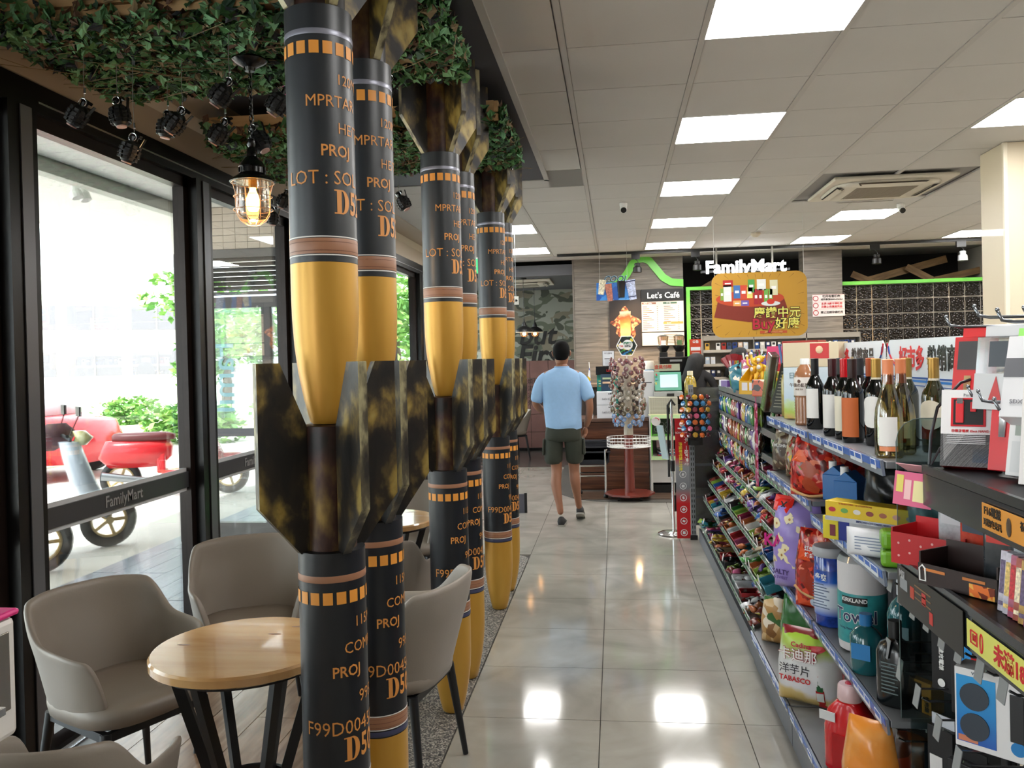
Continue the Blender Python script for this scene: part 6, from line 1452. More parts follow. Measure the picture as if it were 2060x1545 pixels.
for k in range(2):
    t = thing('cafe_box', ['lower', 'upper'][k]+' white coffee-shop carton of the stack on the counter', 'box', (-.115, 9.86, .836+.155*k), 0, 'white cartons on the counter')
    MB().bb(-.105, .115, -.10, .10, 0, .152).build('carton', mat('#cfd0d6', .4), t, bevel=.002); txt("Let's Café", .032, mat('#4a4c54', .5), t, (.02, -.1012, .07), FY)
    for q in range(3): MB().bb(.03+.02*q, .045+.02*q, -.1012, -.1004, .122, .135+.004*q).build('print', DARK, t)
t = thing('coffee_kiosk', 'black and teal self-service panel behind the white cartons', 'machine', (-.10, 10.15, .836))
MB().bb(-.12, .13, -.02, .2, 0, .50).build('teal_panel', mat('#1f7a6c', .4), t); MB().bb(-.13, .14, -.06, .2, .501, .60).build('black_head', BLACKG, t); txt('LIFE', .04, RED, t, (.03, -.062, .55), FY, .02)
for k in range(3): MB().bb(-.10, .10-.03*k, -.0215, -.0205, .42-.03*k, .43-.03*k).build('print_line', mat(['#d8d070', '#c8e0d8', '#e0a040'][k], .4), t)
t = thing('blue_notice', 'dark blue leaning notice card with tiny pictures on the counter', 'card', (-.10, 9.93, 1.146)); MB().box((0, 0, .10), (.14, .008, .20), (-.12, 0, .1)).build('card', mat('#1c3850', .35), t)
for k in range(2): MB().box((0, -.010-.006*k, .15-.05*k), (.10, .002, .022), (-.12, 0, .1)).build('picture_print', mat(['#a8b890', '#c8a888'][k], .4), t)
MB().bb(-.02, .05, -.006, -.0045, .03, .06).build('print', WHITE, t)
t = thing('menu_card', 'white framed price card standing above the kiosk', 'sign', (-.08, 10.2, 1.437)); MB().bb(-.07, .075, -.004, .006, 0, .19).build('frame', DARK, t, bevel=.003); MB().bb(-.065, .07, -.006, -.0042, .006, .184).build('paper', mat('#d2d4da', .5), t); MB().bb(-.045, .05, -.0075, -.0062, .085, .095).build('print_bar', DARK, t)
for k in range(6): MB().bb(-.04, .045-.01*(k % 3), -.0072, -.0062, .02+.01*k, .023+.01*k).build('print_line', mat('#9a9ca4', .5), t)
txt('特色價格', .024, mat('#5a5c66', .5), t, (0, -.007, .155), FY)
t = thing('table_flag', 'small blue and white flag on a thin pole beside the cartons', 'flag', (-.27, 9.80, .836)); MB().cyl((0, 0, 0), (-.03, 0, .66), .004).build('pole', WHITE, t)
MB().add([(-.02, -.004, .55), (-.028, -.012, .60), (-.10, .01, .20), (-.01, 0, .22), (-.075, .01, .36)], [(0, 1, 4, 2, 3)]).build('cloth', printmat('flagc', '#2a4fa8', ['#e8eaf0', '#d8b82a'], 14, .5, .6), t)
t = thing('water_dispenser', 'white jug with a bright blue lower half on the rear worktop', 'jug', (.44, 11.05, 1.201)); MB().lathe([(.06, 0), (.065, .01), (.065, .17)], n=24).build('blue_base', mat('#2a86b8', .3), t, smooth=True); MB().lathe([(.066, .171), (.068, .26), (.06, .285), (.001, .286)], n=24).build('top', mat('#dcd8d0', .3), t, smooth=True)
for k in range(2):
    t = thing('coffee_grinder', ['left', 'right'][k]+' coffee grinder with a clear hopper on the rear worktop', 'grinder', (.62+.20*k, 10.86, 1.532), 0, 'coffee grinders')
    MB().bb(-.05, .05, -.05, .05, 0, .06).build('base', BLACK, t); MB().lathe([(.04, .061), (.075, .12), (.08, .14)], n=16).build('collar', BLACK, t); MB().lathe([(.055, .14), (.07, .26), (.06, .265)], n=16).build('hopper', glassmat('#d8cbb8', .2), t, smooth=True); MB().lathe([(.07, .266), (.04, .28), (.001, .285)], n=16).build('lid', STEEL, t); MB().bb(-.03, .03, -.075, -.07, .15, .21).build('label', WHITE if k == 0 else mat('#5a7a4a', .4), t)
t = thing('espresso_machine', 'long black coffee machine with a round dial behind the staff', 'machine', (.94, 10.86, .931)); MB().bb(-.38, .38, -.15, .15, 0, .60).build('body', BLACKG, t, bevel=.01); MB().cyl((.22, -.151, .34), (.22, -.165, .34), .06, n=24).build('dial', STEEL, t); MB().bb(-.25, -.10, -.156, -.151, .54, .565).build('name_plate', mat('#8a8a88', .4), t); MB().bb(-.38, .38, -.19, .2, -.93, -.002).build('cabinet', DARK, t)
t = thing('green_light_stick', 'small glowing green sign post on the rear worktop', 'sign', (.48, 10.92, 1.201)); MB().bb(-.016, .016, -.01, .01, 0, .11).build('stick', mat('#4be07a', .4, emit=.8), t); MB().bb(-.03, .03, -.02, .02, -.0, .008).build('foot', WHITE, t)
t = thing('gold_tea_bottle', 'large clear bottle of golden drink with a green label on the counter', 'bottle', (.87, 9.95, .931))
gt = mat('#a8903a', .1, coat=.6, var=.4, scale=40)
MB().lathe([(.004, .0), (.068, 0), (.07, .01), (.07, .14)], n=24).build('lower_body', mat('#5f6f2a', .3), t, smooth=True); MB().lathe([(.07, .1405), (.072, .22), (.06, .27), (.04, .295), (.03, .305)], n=24).build('upper_body', gt, t, smooth=True); MB().lathe([(.034, .306), (.034, .345), (.001, .346)], n=20).build('cap', mat('#ddd6b8', .4), t, smooth=True)
t.scale = (1, 1, 1.25)
for k in range(2):
    t = thing('white_sack', ['lower', 'upper'][k]+' white printed paper sack lying on the counter beside the tea bottle', 'sack', (1.12, 10.02, .931+.115*k), 0, 'white sacks on the counter')
    MB().loft([((0, 0, 0), .15, .10), ((0, 0, .02), .17, .11), ((0, 0, .08), .17, .11), ((0, 0, .113), .14, .09)], 20, True, 3).build('sack', mat('#cfcbc2', .6, bump=.3, scale=20), t, smooth='all'); txt('~ ~ ~ ~ ~', .05, mat('#3a3632', .5), t, (0, -.112, .04), FY)
t = thing('red_notice', 'red and white lit notice card hanging before the glass blocks', 'sign', (1.03, 10.9, 1.55)); MB().bb(-.075, .075, -.004, .004, 0, .20).build('card', mat('#c8401f', .4), t); MB().bb(-.06, .06, -.0055, -.0045, .055, .10).build('white_panel', WHITE, t); txt('公告', .04, WHITE, t, (0, -.0055, .165), FY, .02); MB().bb(-.05, .05, -.0055, -.0045, .02, .03).build('print_line', WHITE, t); MB().cyl((0, 0, -.35), (0, 0, 0), .006).build('stem', STEEL, t)
# cigarette rack
cr_ = thing('cigarette_rack', 'long grey pack rack behind the staff, under the glass blocks', 'rack', (0, 0, 0))
MB().bb(1.08, 2.92, 10.45, 10.62, 1.72, 1.78).bb(1.08, 2.92, 10.60, 10.62, .93, 1.72).build('frame', mat('#a29a8e', .4), cr_)
for z in (1.60, 1.43, 1.27, 1.12): MB().bb(1.08, 2.92, 10.45, 10.60, z-.012, z).build('shelf', mat('#8a847a', .4), cr_); MB().bb(1.08, 2.92, 10.44, 10.45, z-.03, z+.004).build('edge', mat('#c2b8aa', .4), cr_)
for x in (1.07, 1.68, 2.30, 2.92): MB().bb(x, x+.012, 10.45, 10.62, .93, 1.78).build('divider', mat('#8a847a', .4), cr_)
MB().bb(1.08, 2.92, 10.45, 10.62, .0, .92).build('cabinet', DARK, cr_)
cm_ = ['#d8a84a', '#e0c0a8', '#2a2c30', '#e8e4e0', '#c8d0da', '#b8c8d8', '#a8281f', '#1f4a8a', '#dfe2e6', '#3a4a6a', '#d0cdc6', '#14161a', '#24408a', '#1f2f5a']
cn_ = ['gold', 'pale pink', 'charcoal', 'white', 'silver blue', 'pale blue', 'dark red', 'blue', 'off-white', 'slate', 'light grey', 'black', 'royal blue', 'navy']
pk_me = [MB().bb(-.026, .026, -.012, .012, 0, .088).m(1).bb(-.016, .016, -.0132, -.0124, .05, .078).mesh('pack', [mat(c, .4), mat('#1c1c20' if k % 3 == 0 else '#e8e4dc', .4)]) for k, c in enumerate(cm_)]
for j, z in enumerate((1.60, 1.43, 1.27)):
    n = 0; x = 1.13
    while x < (2.88 if j == 0 else 1.75):
        if abs(x-1.68) > .04 and abs(x-2.30) > .04 and rnd.random() < .9:
            k = (n*3+j*5) % 14 if x < 1.9 else [7, 9, 12, 13, 3, 11][n % 6]
            place('cigarette_pack', pk_me[k], None, loc=(x, 10.48, z+.0005), label=cn_[k]+' small pack, '+['top', 'second', 'third'][j]+' row of the rack, '+(ORDN[n] if n < 20 else 'twenty-'+ORDN[n-20])+' from the left', cat='pack', group='small packs in the grey rack')
            n += 1
        x += .066
# ---- lollipop stand ----
ls = thing('lollipop_stand', 'tall red-brown wheeled stand with a white wire basket and lollipop tiers', 'stand', (.13, 9.15, 0))
rb = mat('#6a2418', .3, coat=.3)
MB().lathe([(.27, .055), (.27, .075), (.055, .078)], n=8).build('base', rb, ls); MB().cyl((0, 0, .078), (0, 0, .70), .055, .048, n=24).build('pole', rb, ls, smooth=True)
MB().cyl((0, 0, .70), (0, 0, 1.52), .05, .04, n=16).build('inner_core', mat('#b0a898', .5), ls)
for k in range(5):
    a = 2*PI*k/5+.3; MB().cyl((.2*math.cos(a)-.012, .2*math.sin(a), .026), (.2*math.cos(a)+.012, .2*math.sin(a), .026), .025, n=14).bb(.2*math.cos(a)-.008, .2*math.cos(a)+.008, .2*math.sin(a)-.008, .2*math.sin(a)+.008, .04, .056).build('caster', BLACK, ls)
bk_ = MB(); R2 = .235
for z in (.575, .605, .64, .675): bk_.tube([(R2*math.cos(a), R2*math.sin(a)*.9, z) for a in [2*PI*i/36 for i in range(36)]], .0035, 5, True)
for k in range(36): a = 2*PI*k/36; bk_.tube([(.05*math.cos(a), .05*math.sin(a), .572), (R2*math.cos(a), R2*math.sin(a)*.9, .572), (R2*math.cos(a), R2*math.sin(a)*.9, .678)], .002, 4)
bk_.build('wire_basket', WHITE, ls)
MB().add([(.115*math.cos(2*PI*i/6), -.06, 1.665+.125*math.sin(2*PI*i/6)) for i in range(6)]+[(.115*math.cos(2*PI*i/6), -.05, 1.665+.125*math.sin(2*PI*i/6)) for i in range(6)], [tuple(range(6)), tuple(range(11, 5, -1))]+[(i, 6+i, 6+(i+1) % 6, (i+1) % 6) for i in range(6)]).build('hexagon_sign', WHITE, ls)
MB().add([(.104*math.cos(2*PI*i/6), -.0612, 1.665+.113*math.sin(2*PI*i/6)) for i in range(6)], [tuple(range(6))]).build('hexagon_face', printmat('hexf', '#14241f', ['#3f9a4a', '#2a7ab8', '#e0c84a', '#d8e0e0'], 45, .4, .72), ls)
MB().cyl((.01, -.062, 1.675), (.01, -.064, 1.675), .055, n=24).cyl((-.055, -.062, 1.665), (-.055, -.0635, 1.665), .035, n=20).build('white_disc', WHITE, ls); txt('棒棒糖', .030, mat('#1f7a5a', .4), ls, (.01, -.065, 1.69), FY, .03); txt('加購價', .022, mat('#2a2c30', .4), ls, (.01, -.065, 1.66), FY, .02); txt('Yes', .028, RED, ls, (-.058, -.065, 1.665), FY, .03)
MB().cyl((0, -.03, 1.5), (0, -.05, 1.58), .008).build('sign_stem', WHITE, ls)
def lol_me(cw_, cc, big=1):
    mb = MB().ball((0, -.03*big, 0), .014*big, 8); mb.m(1).ball((0, -.034*big, 0), .0165*big, 8, (1.15, .55, 1.15)); mb.m(2).cyl((0, 0, -.01), (0, -.02*big, 0), .0018, n=5)
    n = 8; mb.m(1); vs = [(0, -.044*big, 0)]+[(.024*big*(1 if i % 2 else .75)*math.cos(2*PI*i/16), -.03*big, .024*big*(1 if i % 2 else .75)*math.sin(2*PI*i/16)) for i in range(16)]
    return mb.mesh('lollipop', [mat(cc, .25), mat(cw_, .25), WHITE])
LT = [('#6f4a4e', 'rose-wrapped lollipop near the top of the tall stand'), ('#5a4640', 'brown-wrapped lollipop in the upper middle of the tall stand'), ('#8a8478', 'silvery wrapped lollipop in the middle of the tall stand'), ('#5c5240', 'olive-wrapped lollipop in the lower middle of the tall stand'), ('#6b84a8', 'blue-wrapped lollipop on the bottom tiers of the tall stand')]
lme = [[lol_me(c, c2, 1.5) for c2 in ('#c8a890', '#a83a3a', '#d8c8b8')] for c, _ in LT]
rl = random.Random(4)
TW = ['one', 'two', 'three', 'four', 'five', 'six', 'seven', 'eight', 'nine', 'ten', 'eleven', 'twelve', 'thirteen', 'fourteen', 'fifteen', 'sixteen', 'seventeen']
def LRN(a):
    a = a % (2*PI); q = int((a-PI+.6)/(2*PI/12)) if a > 2.5 else 7
    return ['leftmost', 'second left', 'third left', 'left of centre', 'near centre', 'right of centre', 'third right', 'rightmost', 'rear right'][max(0, min(8, q))]
for j in range(17):
    z = 1.50-.043*j; ti = min(4, int(j/3.4)); R3 = .160+.02*math.sin(j*1.3)
    if j > 14: R3 -= .03*(j-14)
    AA = sorted([2*PI*(k+.5*(j % 2))/12+rl.uniform(-.08, .08) for k in range(12)], key=lambda a: math.cos(a))
    AA = [a for a in AA if math.sin(a) <= .5]
    for q_, a in enumerate(AA):
        place('lollipop', rl.choice(lme[ti]), None, loc=(.13+R3*.78*math.cos(a), 9.15+R3*.78*math.sin(a), z+rl.uniform(-.008, .008)), rot=(rl.uniform(-.5, .2), rl.uniform(-.3, .3), a+PI/2), label=LT[ti][1].split(' lollipop')[0]+' lollipop on the tall stand, tier '+TW[j]+' from the top, '+ORDN[q_]+' from left', cat='lollipop', group='lollipops on the tall stand')
# ---- small lollipop rack by the shelf end ----
sr = thing('lollipop_rack', 'black bracket board of big round lollipops at the end of the candy shelving', 'rack', (.64, 7.07, 0))
MB().bb(-.05, .07, .0, .02, .80, 1.18).build('board', BLACK, sr); MB().bb(-.03, .03, -.03, .02, .80, .84).build('bracket', BLACK, sr)
LC = [('#c8642a', 'orange'), ('#c8567a', 'pink'), ('#5a1c28', 'maroon'), ('#3a7aa8', 'blue'), ('#b8902a', 'gold'), ('#7a3040', 'wine red')]
bme = [lol_me('#cfc8c8', c, 1.25) for c, _ in LC]
for q, me in enumerate(bme): me.materials[1] = mat(LC[q][0], .15, coat=1)
for j in range(7):
    for i in range(5):
        q = (i*2+j*3+(i*j) % 3) % 6
        place('lollipop', bme[q], None, loc=(.565+.040*i+(.012 if j % 2 else 0)-.0, 7.045-(.02 if i in (1, 3) else 0), 1.19-.052*j), rot=(-.3, 0, (i-2)*.35), label=LC[q][1]+' ball lollipop on the small rack, row '+ORDN[j]+' from the top, column '+ORDN[i], cat='lollipop', group='ball lollipops on the small rack')
# steel stand with tilted sign
st = thing('queue_stand', 'chrome round-based pole stand with a tilted sign, at the shelf end', 'stand', (.455, 7.33, 0))
MB().lathe([(.115, .004), (.118, .012), (.09, .026), (.03, .034), (.001, .035)], n=32).build('base', CHROME, st, smooth=True); MB().cyl((.02, 0, .03), (.02, 0, 1.16), .013, n=14).build('pole', CHROME, st, smooth=True); MB().cyl((.02, 0, .55), (.02, 0, .64), .02, n=12).build('clamp', BLACK, st)
MB().box((-.06, -.0, .80), (.012, .10, .30), (0, -.18, .5)).build('tilted_sign', mat('#a9bcc0', .3), st, bevel=.002); MB().cyl((-.115, -.02, .985), (-.115, -.026, .985), .04, n=20).build('round_topper', mat('#d8d4d0', .4), st); MB().tube([(-.115+.028*math.cos(a), -.027, .985+.028*math.sin(a)) for a in [.3+1.6*i/8 for i in range(9)]], .003, 4).build('red_arc', RED, st)
MB().tube([(.05, 0, 1.12), (.02, -.01, 1.17), (-.01, 0, 1.12), (-.012, 0, .5)], .010, 8).build('belt_post', BLACK, st)
MB().bb(.03, .055, -.01, .01, .2, .34).build('hook_box', BLACK, st)
# shopping basket trolley
sc_ = thing('basket_trolley', 'chrome trolley holding a stack of dark navy shopping baskets', 'trolley', (-.20, 9.3, 0))
fr = MB(); 
for x in (-.22, .07): 
    for y in (-.13, .13): fr.tube([(x, y, .055), (x, y, .50), (x+(.03 if x < 0 else -.0), y, .54)], .011, 8)
for z in (.25, .36): fr.tube([(-.22, -.13, z), (.07, -.13, z)], .009, 6).tube([(-.22, .13, z), (.07, .13, z)], .009, 6).tube([(.07, -.13, z), (.07, .13, z)], .009, 6).tube([(-.22, -.13, z), (-.22, .13, z)], .009, 6)
fr.tube([(.07, -.13, .50), (.10, -.08, .56), (.10, .08, .56), (.07, .13, .50)], .011, 8)
fr.build('frame', CHROME, sc_)
for x in (-.22, .07):
    for y in (-.13, .13): MB().ball((x, y, .028), .027, 10).build('caster', BLACK, sc_, smooth=True)
nb = mat('#10151f', .4)
for k in range(3):
    t = thing('shopping_basket', ['bottom', 'middle', 'top'][k]+' dark navy plastic basket in the chrome trolley', 'basket', (-.275+.0, 9.3, .37+.055*k), 0, 'stacked shopping baskets')
    MB().prism([(-.13, 0), (.17, 0), (.20, .135), (-.15, .135)], .005, Matrix.Translation((.0, -.10, 0))).prism([(-.13, 0), (.17, 0), (.20, .135), (-.15, .135)], .005, Matrix.Translation((.0, .10, 0))).bb(-.13, .17, -.1, .1, 0, .006).bb(.17, .19, -.1, .1, .02, .135).bb(-.15, -.14, -.1, .1, .02, .135).build('basket', nb, t); MB().tube([(-.15, -.11, .137), (.20, -.11, .137), (.20, .11, .137), (-.15, .11, .137)], .009, 6, True).build('rim', nb, t)
    if k == 2: MB().tube([(-.1, -.115, .14), (-.05, -.12, .15), (.1, -.12, .15), (.15, -.115, .14)], .006, 6).build('handle', nb, t)
sg = thing('floor_sign', 'low grey panel standing on the tiles just beyond the farthest pillar', 'sign', (-.975, 8.35, 0)); MB().bb(-.07, .06, -.01, .01, .0, .19).build('panel', mat('#5c5c66', .4), sg); MB().bb(.04, .065, -.014, .012, .0, .20).build('edge', BLACK, sg)
# ================= WALL GRAPHICS =================
t = thing('green_wave', 'bright green wave-shaped band across the grey plank wall', 'decoration', (0, 11.60, 0))
cl = [(-.11, 2.52), (-.02, 2.53), (.10, 2.58), (.19, 2.68), (.27, 2.82), (.33, 2.872), (.42, 2.885), (.50, 2.85), (.58, 2.75), (.68, 2.62), (.79, 2.55), (.95, 2.535)]
vs = []; n = len(cl)
for k, (x, z) in enumerate(cl):
    a = cl[max(0, k-1)]; b = cl[min(n-1, k+1)]; dx, dz = b[0]-a[0], b[1]-a[1]; L = math.hypot(dx, dz); nx, nz = -dz/L*.05, dx/L*.05
    if k in (0, n-1): nx, nz = 0, .05
    vs += [(x+nx, -.02, z+nz), (x-nx, -.02, z-nz), (x-nx, .006, z-nz), (x+nx, .006, z+nz)]
fs = [(3, 2, 1, 0), (4*n-4, 4*n-3, 4*n-2, 4*n-1)]
for k in range(n-1):
    for i in range(4): fs.append((4*k+i, 4*k+(i+1) % 4, 4*k+4+(i+1) % 4, 4*k+4+i))
MB().add(vs, fs).build('band', green, t, sub=0, smooth=True)
t = thing('menu_board', "black and cream café menu board on the plank wall", 'sign', (.375, 11.59, 1.68))
MB().bb(0, .575, -.02, .015, 0, .78).build('board', BLACK, t, bevel=.002); MB().bb(.004, .57, -.023, -.0205, .20, .61).bb(.004, .57, -.023, -.0205, .01, .185).build('menu_panel', mat('#d8c4b4', .5, emit=.12), t)
txt("Let's Café", .11, WHITE, t, (.30, -.022, .69), FY, .02)
for c in range(2):
    for k in range(13):
        MB().bb(.02+.285*c, .02+.285*c+.06+.03*((k*7+c) % 4), -.0245, -.0232, .225+.026*k, .233+.026*k).build('menu_line', mat('#6a5c54', .5), t)
        MB().bb(.21+.285*c, .225+.285*c, -.0245, -.0232, .225+.026*k, .233+.026*k).build('menu_price', mat('#6a5c54', .5), t)
MB().bb(.01, .20, -.0246, -.0233, .575, .60).build('heading', mat('#8a5a44', .5), t); MB().bb(.295, .48, -.0246, -.0233, .575, .60).build('heading', mat('#4a6a58', .5), t); MB().bb(.295, .56, -.0247, -.0234, .30, .33).build('heading', mat('#c8904a', .5), t); MB().prism([(.22, .03), (.255, .03), (.265, .12), (.21, .12)], .002, Matrix.Translation((0, -.0245, 0))).build('cup_print', mat('#c86a3a', .5), t)
txt('HOT Coffee', .022, WHITE, t, (.09, -.025, .587), FY, .02); txt('茶 Tea', .022, WHITE, t, (.37, -.025, .587), FY, .02); txt('Special', .02, WHITE, t, (.37, -.025, .315), FY, .02)
for k in range(6): MB().bb(.30, .52-.02*(k % 3), -.0245, -.0232, .04+.022*k, .047+.022*k).build('menu_line', mat('#6a5c54', .5), t)
t = thing('tea_poster', 'dark poster with a glowing orange iced drink beside the menu board', 'poster', (-.06, 11.59, 1.67))
MB().bb(0, .43, -.012, .01, 0, .79).build('panel', mat('#2c2422', .5), t)
m_, nt, b_ = newmat('ice_print'); 
MB().add([(.22+.17*(1+.25*math.sin(5*a)+.12*math.sin(11*a))*math.cos(a), -.013, .31+.20*(1+.25*math.sin(4*a+1)+.1*math.sin(9*a))*math.sin(a)) for a in [2*PI*i/40 for i in range(40)]], [tuple(range(40))]).build('ice_print', printmat('iceprint', '#8f4a30', ['#c8784a', '#e0a070', '#5a2c20'], 40, .5, .35), t)
MB().prism([(.15, .08), (.28, .08), (.29, .50), (.14, .50)], .002, Matrix.Translation((0, -.0145, 0))).build('glass_print', rampmat('drink', [(0, '#f0a850'), (.35, '#f5cf7a'), (.6, '#e8803a'), (.8, '#c84a20'), (1, '#e0b8a0')], axis=('Z', .08, .5), scale=14, rough=.5), t)
# shop name, letters lit from inside
t = thing('shop_name_sign', 'glowing white shop name letters hung from two posts under the track rail', 'sign', (1.69, 11.02, 2.665))
lw_ = mat('#ffffff', .4, emit=6)
txt('FamilyMart', .225, lw_, t, (0, 0, 0), FY, .025, ext=.02)
MB().bb(-.37, -.35, .0, .02, -.02, .255).bb(.33, .35, .0, .02, -.02, .255).build('post', mat('#8a8880', .5), t); MB().bb(-.56, .56, .022, .035, -.06, -.03).build('rail', DARK, t)
# promotional ceiling banner (characters left out)
t = thing('promo_banner', 'yellow hanging promotion board with a red table and festival characters', 'banner', (1.33, 7.9, 2.0), 0, rot=(0, .0, 0))
W2, H2 = .425, .297; rr = .09; pts = []
for cx, cz, a0 in ((W2-rr, H2-rr, 0), (-W2+rr, H2-rr, PI/2), (-W2+rr, -H2+rr, PI), (W2-rr, -H2+rr, 1.5*PI)): pts += [(cx+rr*math.cos(a0+PI/2*i/6), cz+rr*math.sin(a0+PI/2*i/6)) for i in range(7)]
MB().prism(pts, .012).build('board', mat('#b98a26', .45), t)
dk = mat('#8a6218', .5)
ry_ = MB()
for k in range(26):
    a = 2*PI*k/26; ca, sa = math.cos(a), math.sin(a); L1 = min(W2/abs(ca) if abs(ca) > .01 else 9, H2/abs(sa) if abs(sa) > .01 else 9)*.93
    ry_.add([(ca*L1*.84, -.0066, sa*L1*.84), (ca*L1-sa*.003, -.0066, sa*L1+ca*.003), (ca*L1+sa*.003, -.0066, sa*L1-ca*.003)], [(0, 1, 2)])
ry_.build('ray_print', dk, t, kind='stuff')
tr_ = mat('#b8401c', .5); tr2 = mat('#7a2412', .5)
MB().prism([(-.41, -.11), (-.37, .05), (.22, .05), (.245, -.03), (.24, -.14), (.1, -.155), (-.1, -.16)], .002, Matrix.Translation((0, -.0072, 0))).build('cloth_print', tr2, t)
MB().add([(-.085+.305*math.cos(a), -.0088, .055+.075*math.sin(a)) for a in [2*PI*i/40 for i in range(40)]], [tuple(range(40))]).build('table_print', tr_, t)
for k, (x, z, w_, h_, c) in enumerate(((-.335, .045, .03, .11, '#7a9a3a'), (-.285, .035, .07, .15, '#d8dcd8'), (-.28, .17, .09, .06, '#b0241c'), (-.20, .06, .06, .12, '#3a6aa8'), (-.14, .05, .06, .13, '#c8442a'), (-.085, .06, .05, .10, '#e0d070'), (-.07, .11, .06, .12, '#4a9a4a'), (-.03, .0, .035, .14, '#a01c28'), (.01, .0, .035, .14, '#a01c28'), (.06, .0, .035, .14, '#6aa84a'), (.10, .0, .035, .14, '#6aa84a'), (.02, .13, .08, .10, '#e0e4e0'), (.13, .08, .07, .14, '#d8d4b0'), (-.20, -.01, .07, .05, '#d8a05a'), (-.13, -.01, .07, .05, '#6a5aa8'))): MB().bb(x-w_/2, x+w_/2, -.0112, -.0092, z, z+h_).build('goods_print', mat(c, .5), t); MB().bb(x-w_*.3, x+w_*.3, -.0118, -.0113, z+h_*.4, z+h_*.6).build('goods_print', WHITE, t)
MB().add([(.10+.085*math.cos(a), -.0122, .005+.022*math.sin(a)) for a in [2*PI*i/24 for i in range(24)]], [tuple(range(24))]).build('plate_print', mat('#d8dcdc', .5), t); MB().add([(.10+.035*math.cos(a), -.013, .022+.025*math.sin(a)) for a in [2*PI*i/16 for i in range(16)]], [tuple(range(16))]).build('fruit_print', mat('#c8301f', .5), t)
yl = mat('#e2dc6a', .5); ink = mat('#1c1610', .5)
for s_, sz, x, z, m1 in (('慶讚中元', .105, .155, -.085, yl), ('好康', .11, .245, -.185, yl)):
    txt(s_, sz, ink, t, (x, -.0125, z), FY, .055); txt(s_, sz, m1, t, (x, -.0145, z), FY, .01)
txt('Buy', .135, mat('#5a0c14', .5), t, (.03, -.0125, -.185), FY, .05); txt('Buy', .135, mat('#b01c34', .5), t, (.03, -.0145, -.185), FY, .02)
MB().bb(-.0, .24, -.009, -.0072, -.268, -.245).build('date_bar', mat('#b8502a', .5), t); txt('活動期間 7/31(三)~8/20', .016, mat('#e0c070', .5), t, (.12, -.0105, -.257), FY, .01)
MB().tube([(-.40, 0, .27), (-.40, 0, .92)], .0014, 4).tube([(.40, 0, .27), (.40, 0, .92)], .0014, 4).build('string', mat('#c9c9c4', .5), t)
# COOL cups sign
t = thing('cool_cups_sign', 'blue hanging sign with four iced drink cups and the word COOL', 'sign', (0.045, 9.9, 2.345))
MB().prism([(-.245, -.13), (.19, -.13), (.21, .08), (-.24, .08)], .006).build('board', printmat('coolb', '#2a6ab8', ['#3a86d0', '#1f52a0', '#5aa0e0'], 14, .35, .4), t, bevel=.01)
txt('COOL', .10, mat('#1c3a4a', .4), t, (-.02, -.005, .115), FY, .01, shear=.3); txt('COOL', .10, mat('#a8d0e8', .4), t, (-.018, -.0035, .117), FY, .03, shear=.3)
for k, (x, z, r0, h, c, tl) in enumerate(((-.19, -.06, .042, .16, '#cfc8b0', .15), (-.08, -.14, .042, .19, '#a86a5a', -.12), (.05, -.10, .048, .18, '#181412', .0), (.185, -.13, .055, .22, '#b8c0dc', -.15))):
    M_ = Matrix.Translation((x, -.012, z)) @ Matrix.Rotation(tl, 4, 'Y')
    MB().lathe([(r0*.75, 0), (r0, h), (r0*1.08, h+.004), (r0*1.08, h+.014)], (x, -.012, z), 18, (Matrix.Rotation(tl, 3, 'Y') @ Matrix.Diagonal((1, .35, 1)))).build('cup', mat(c, .35, var=.5 if k != 2 else 0, scale=60), t, smooth=True)
    if k == 3: 
        for q in (.03, h-.01): MB().lathe([(r0*.8+q*.08, q), (r0*.82+q*.08, q+.012)], (x, -.014, z), 18, (Matrix.Rotation(tl, 3, 'Y') @ Matrix.Diagonal((1.02, .37, 1)))).build('cup_ring', mat('#1c2450', .4), t)
MB().tube([(-.20, 0, .08), (-.20, 0, .575)], .0012, 4).tube([(.12, 0, .08), (.12, 0, .575)], .0012, 4).build('string', mat('#b8b8b4', .5), t)
# smoking notice on the plank column
t = thing('smoking_notice', 'white and red three-row no-smoking notice on the plank column', 'sign', (2.845-.01, 11.53, 2.02))
MB().bb(-.205, .205, -.004, .004, 0, .29).build('board', mat('#cfc4c0', .5), t)
for k in range(3):
    z = .05+.095*k; MB().tube([(-.165+.032*math.cos(a), -.006, z+.032*math.sin(a)) for a in [2*PI*i/20 for i in range(20)]], .005, 5, True).build('round_symbol', mat('#a82a2c', .5), t); MB().bb(-.20, .20, -.0055, -.0045, z+.045, z+.048).build('rule', mat('#c86a6a', .5), t)
txt('吸菸有害健康', .038, ink, t, (.035, -.0065, .262), FY, .02); txt('戒菸專線0800-636363', .030, ink, t, (.04, -.0065, .222), FY, .02); txt('未滿18歲不得吸菸', .034, mat('#b8242c', .5), t, (.04, -.0065, .165), FY, .02); txt('及禁止供應其菸品', .034, mat('#b8242c', .5), t, (.04, -.0065, .125), FY, .02); txt('禁止迫誘孕婦吸菸', .036, ink, t, (.04, -.0065, .05), FY, .02)
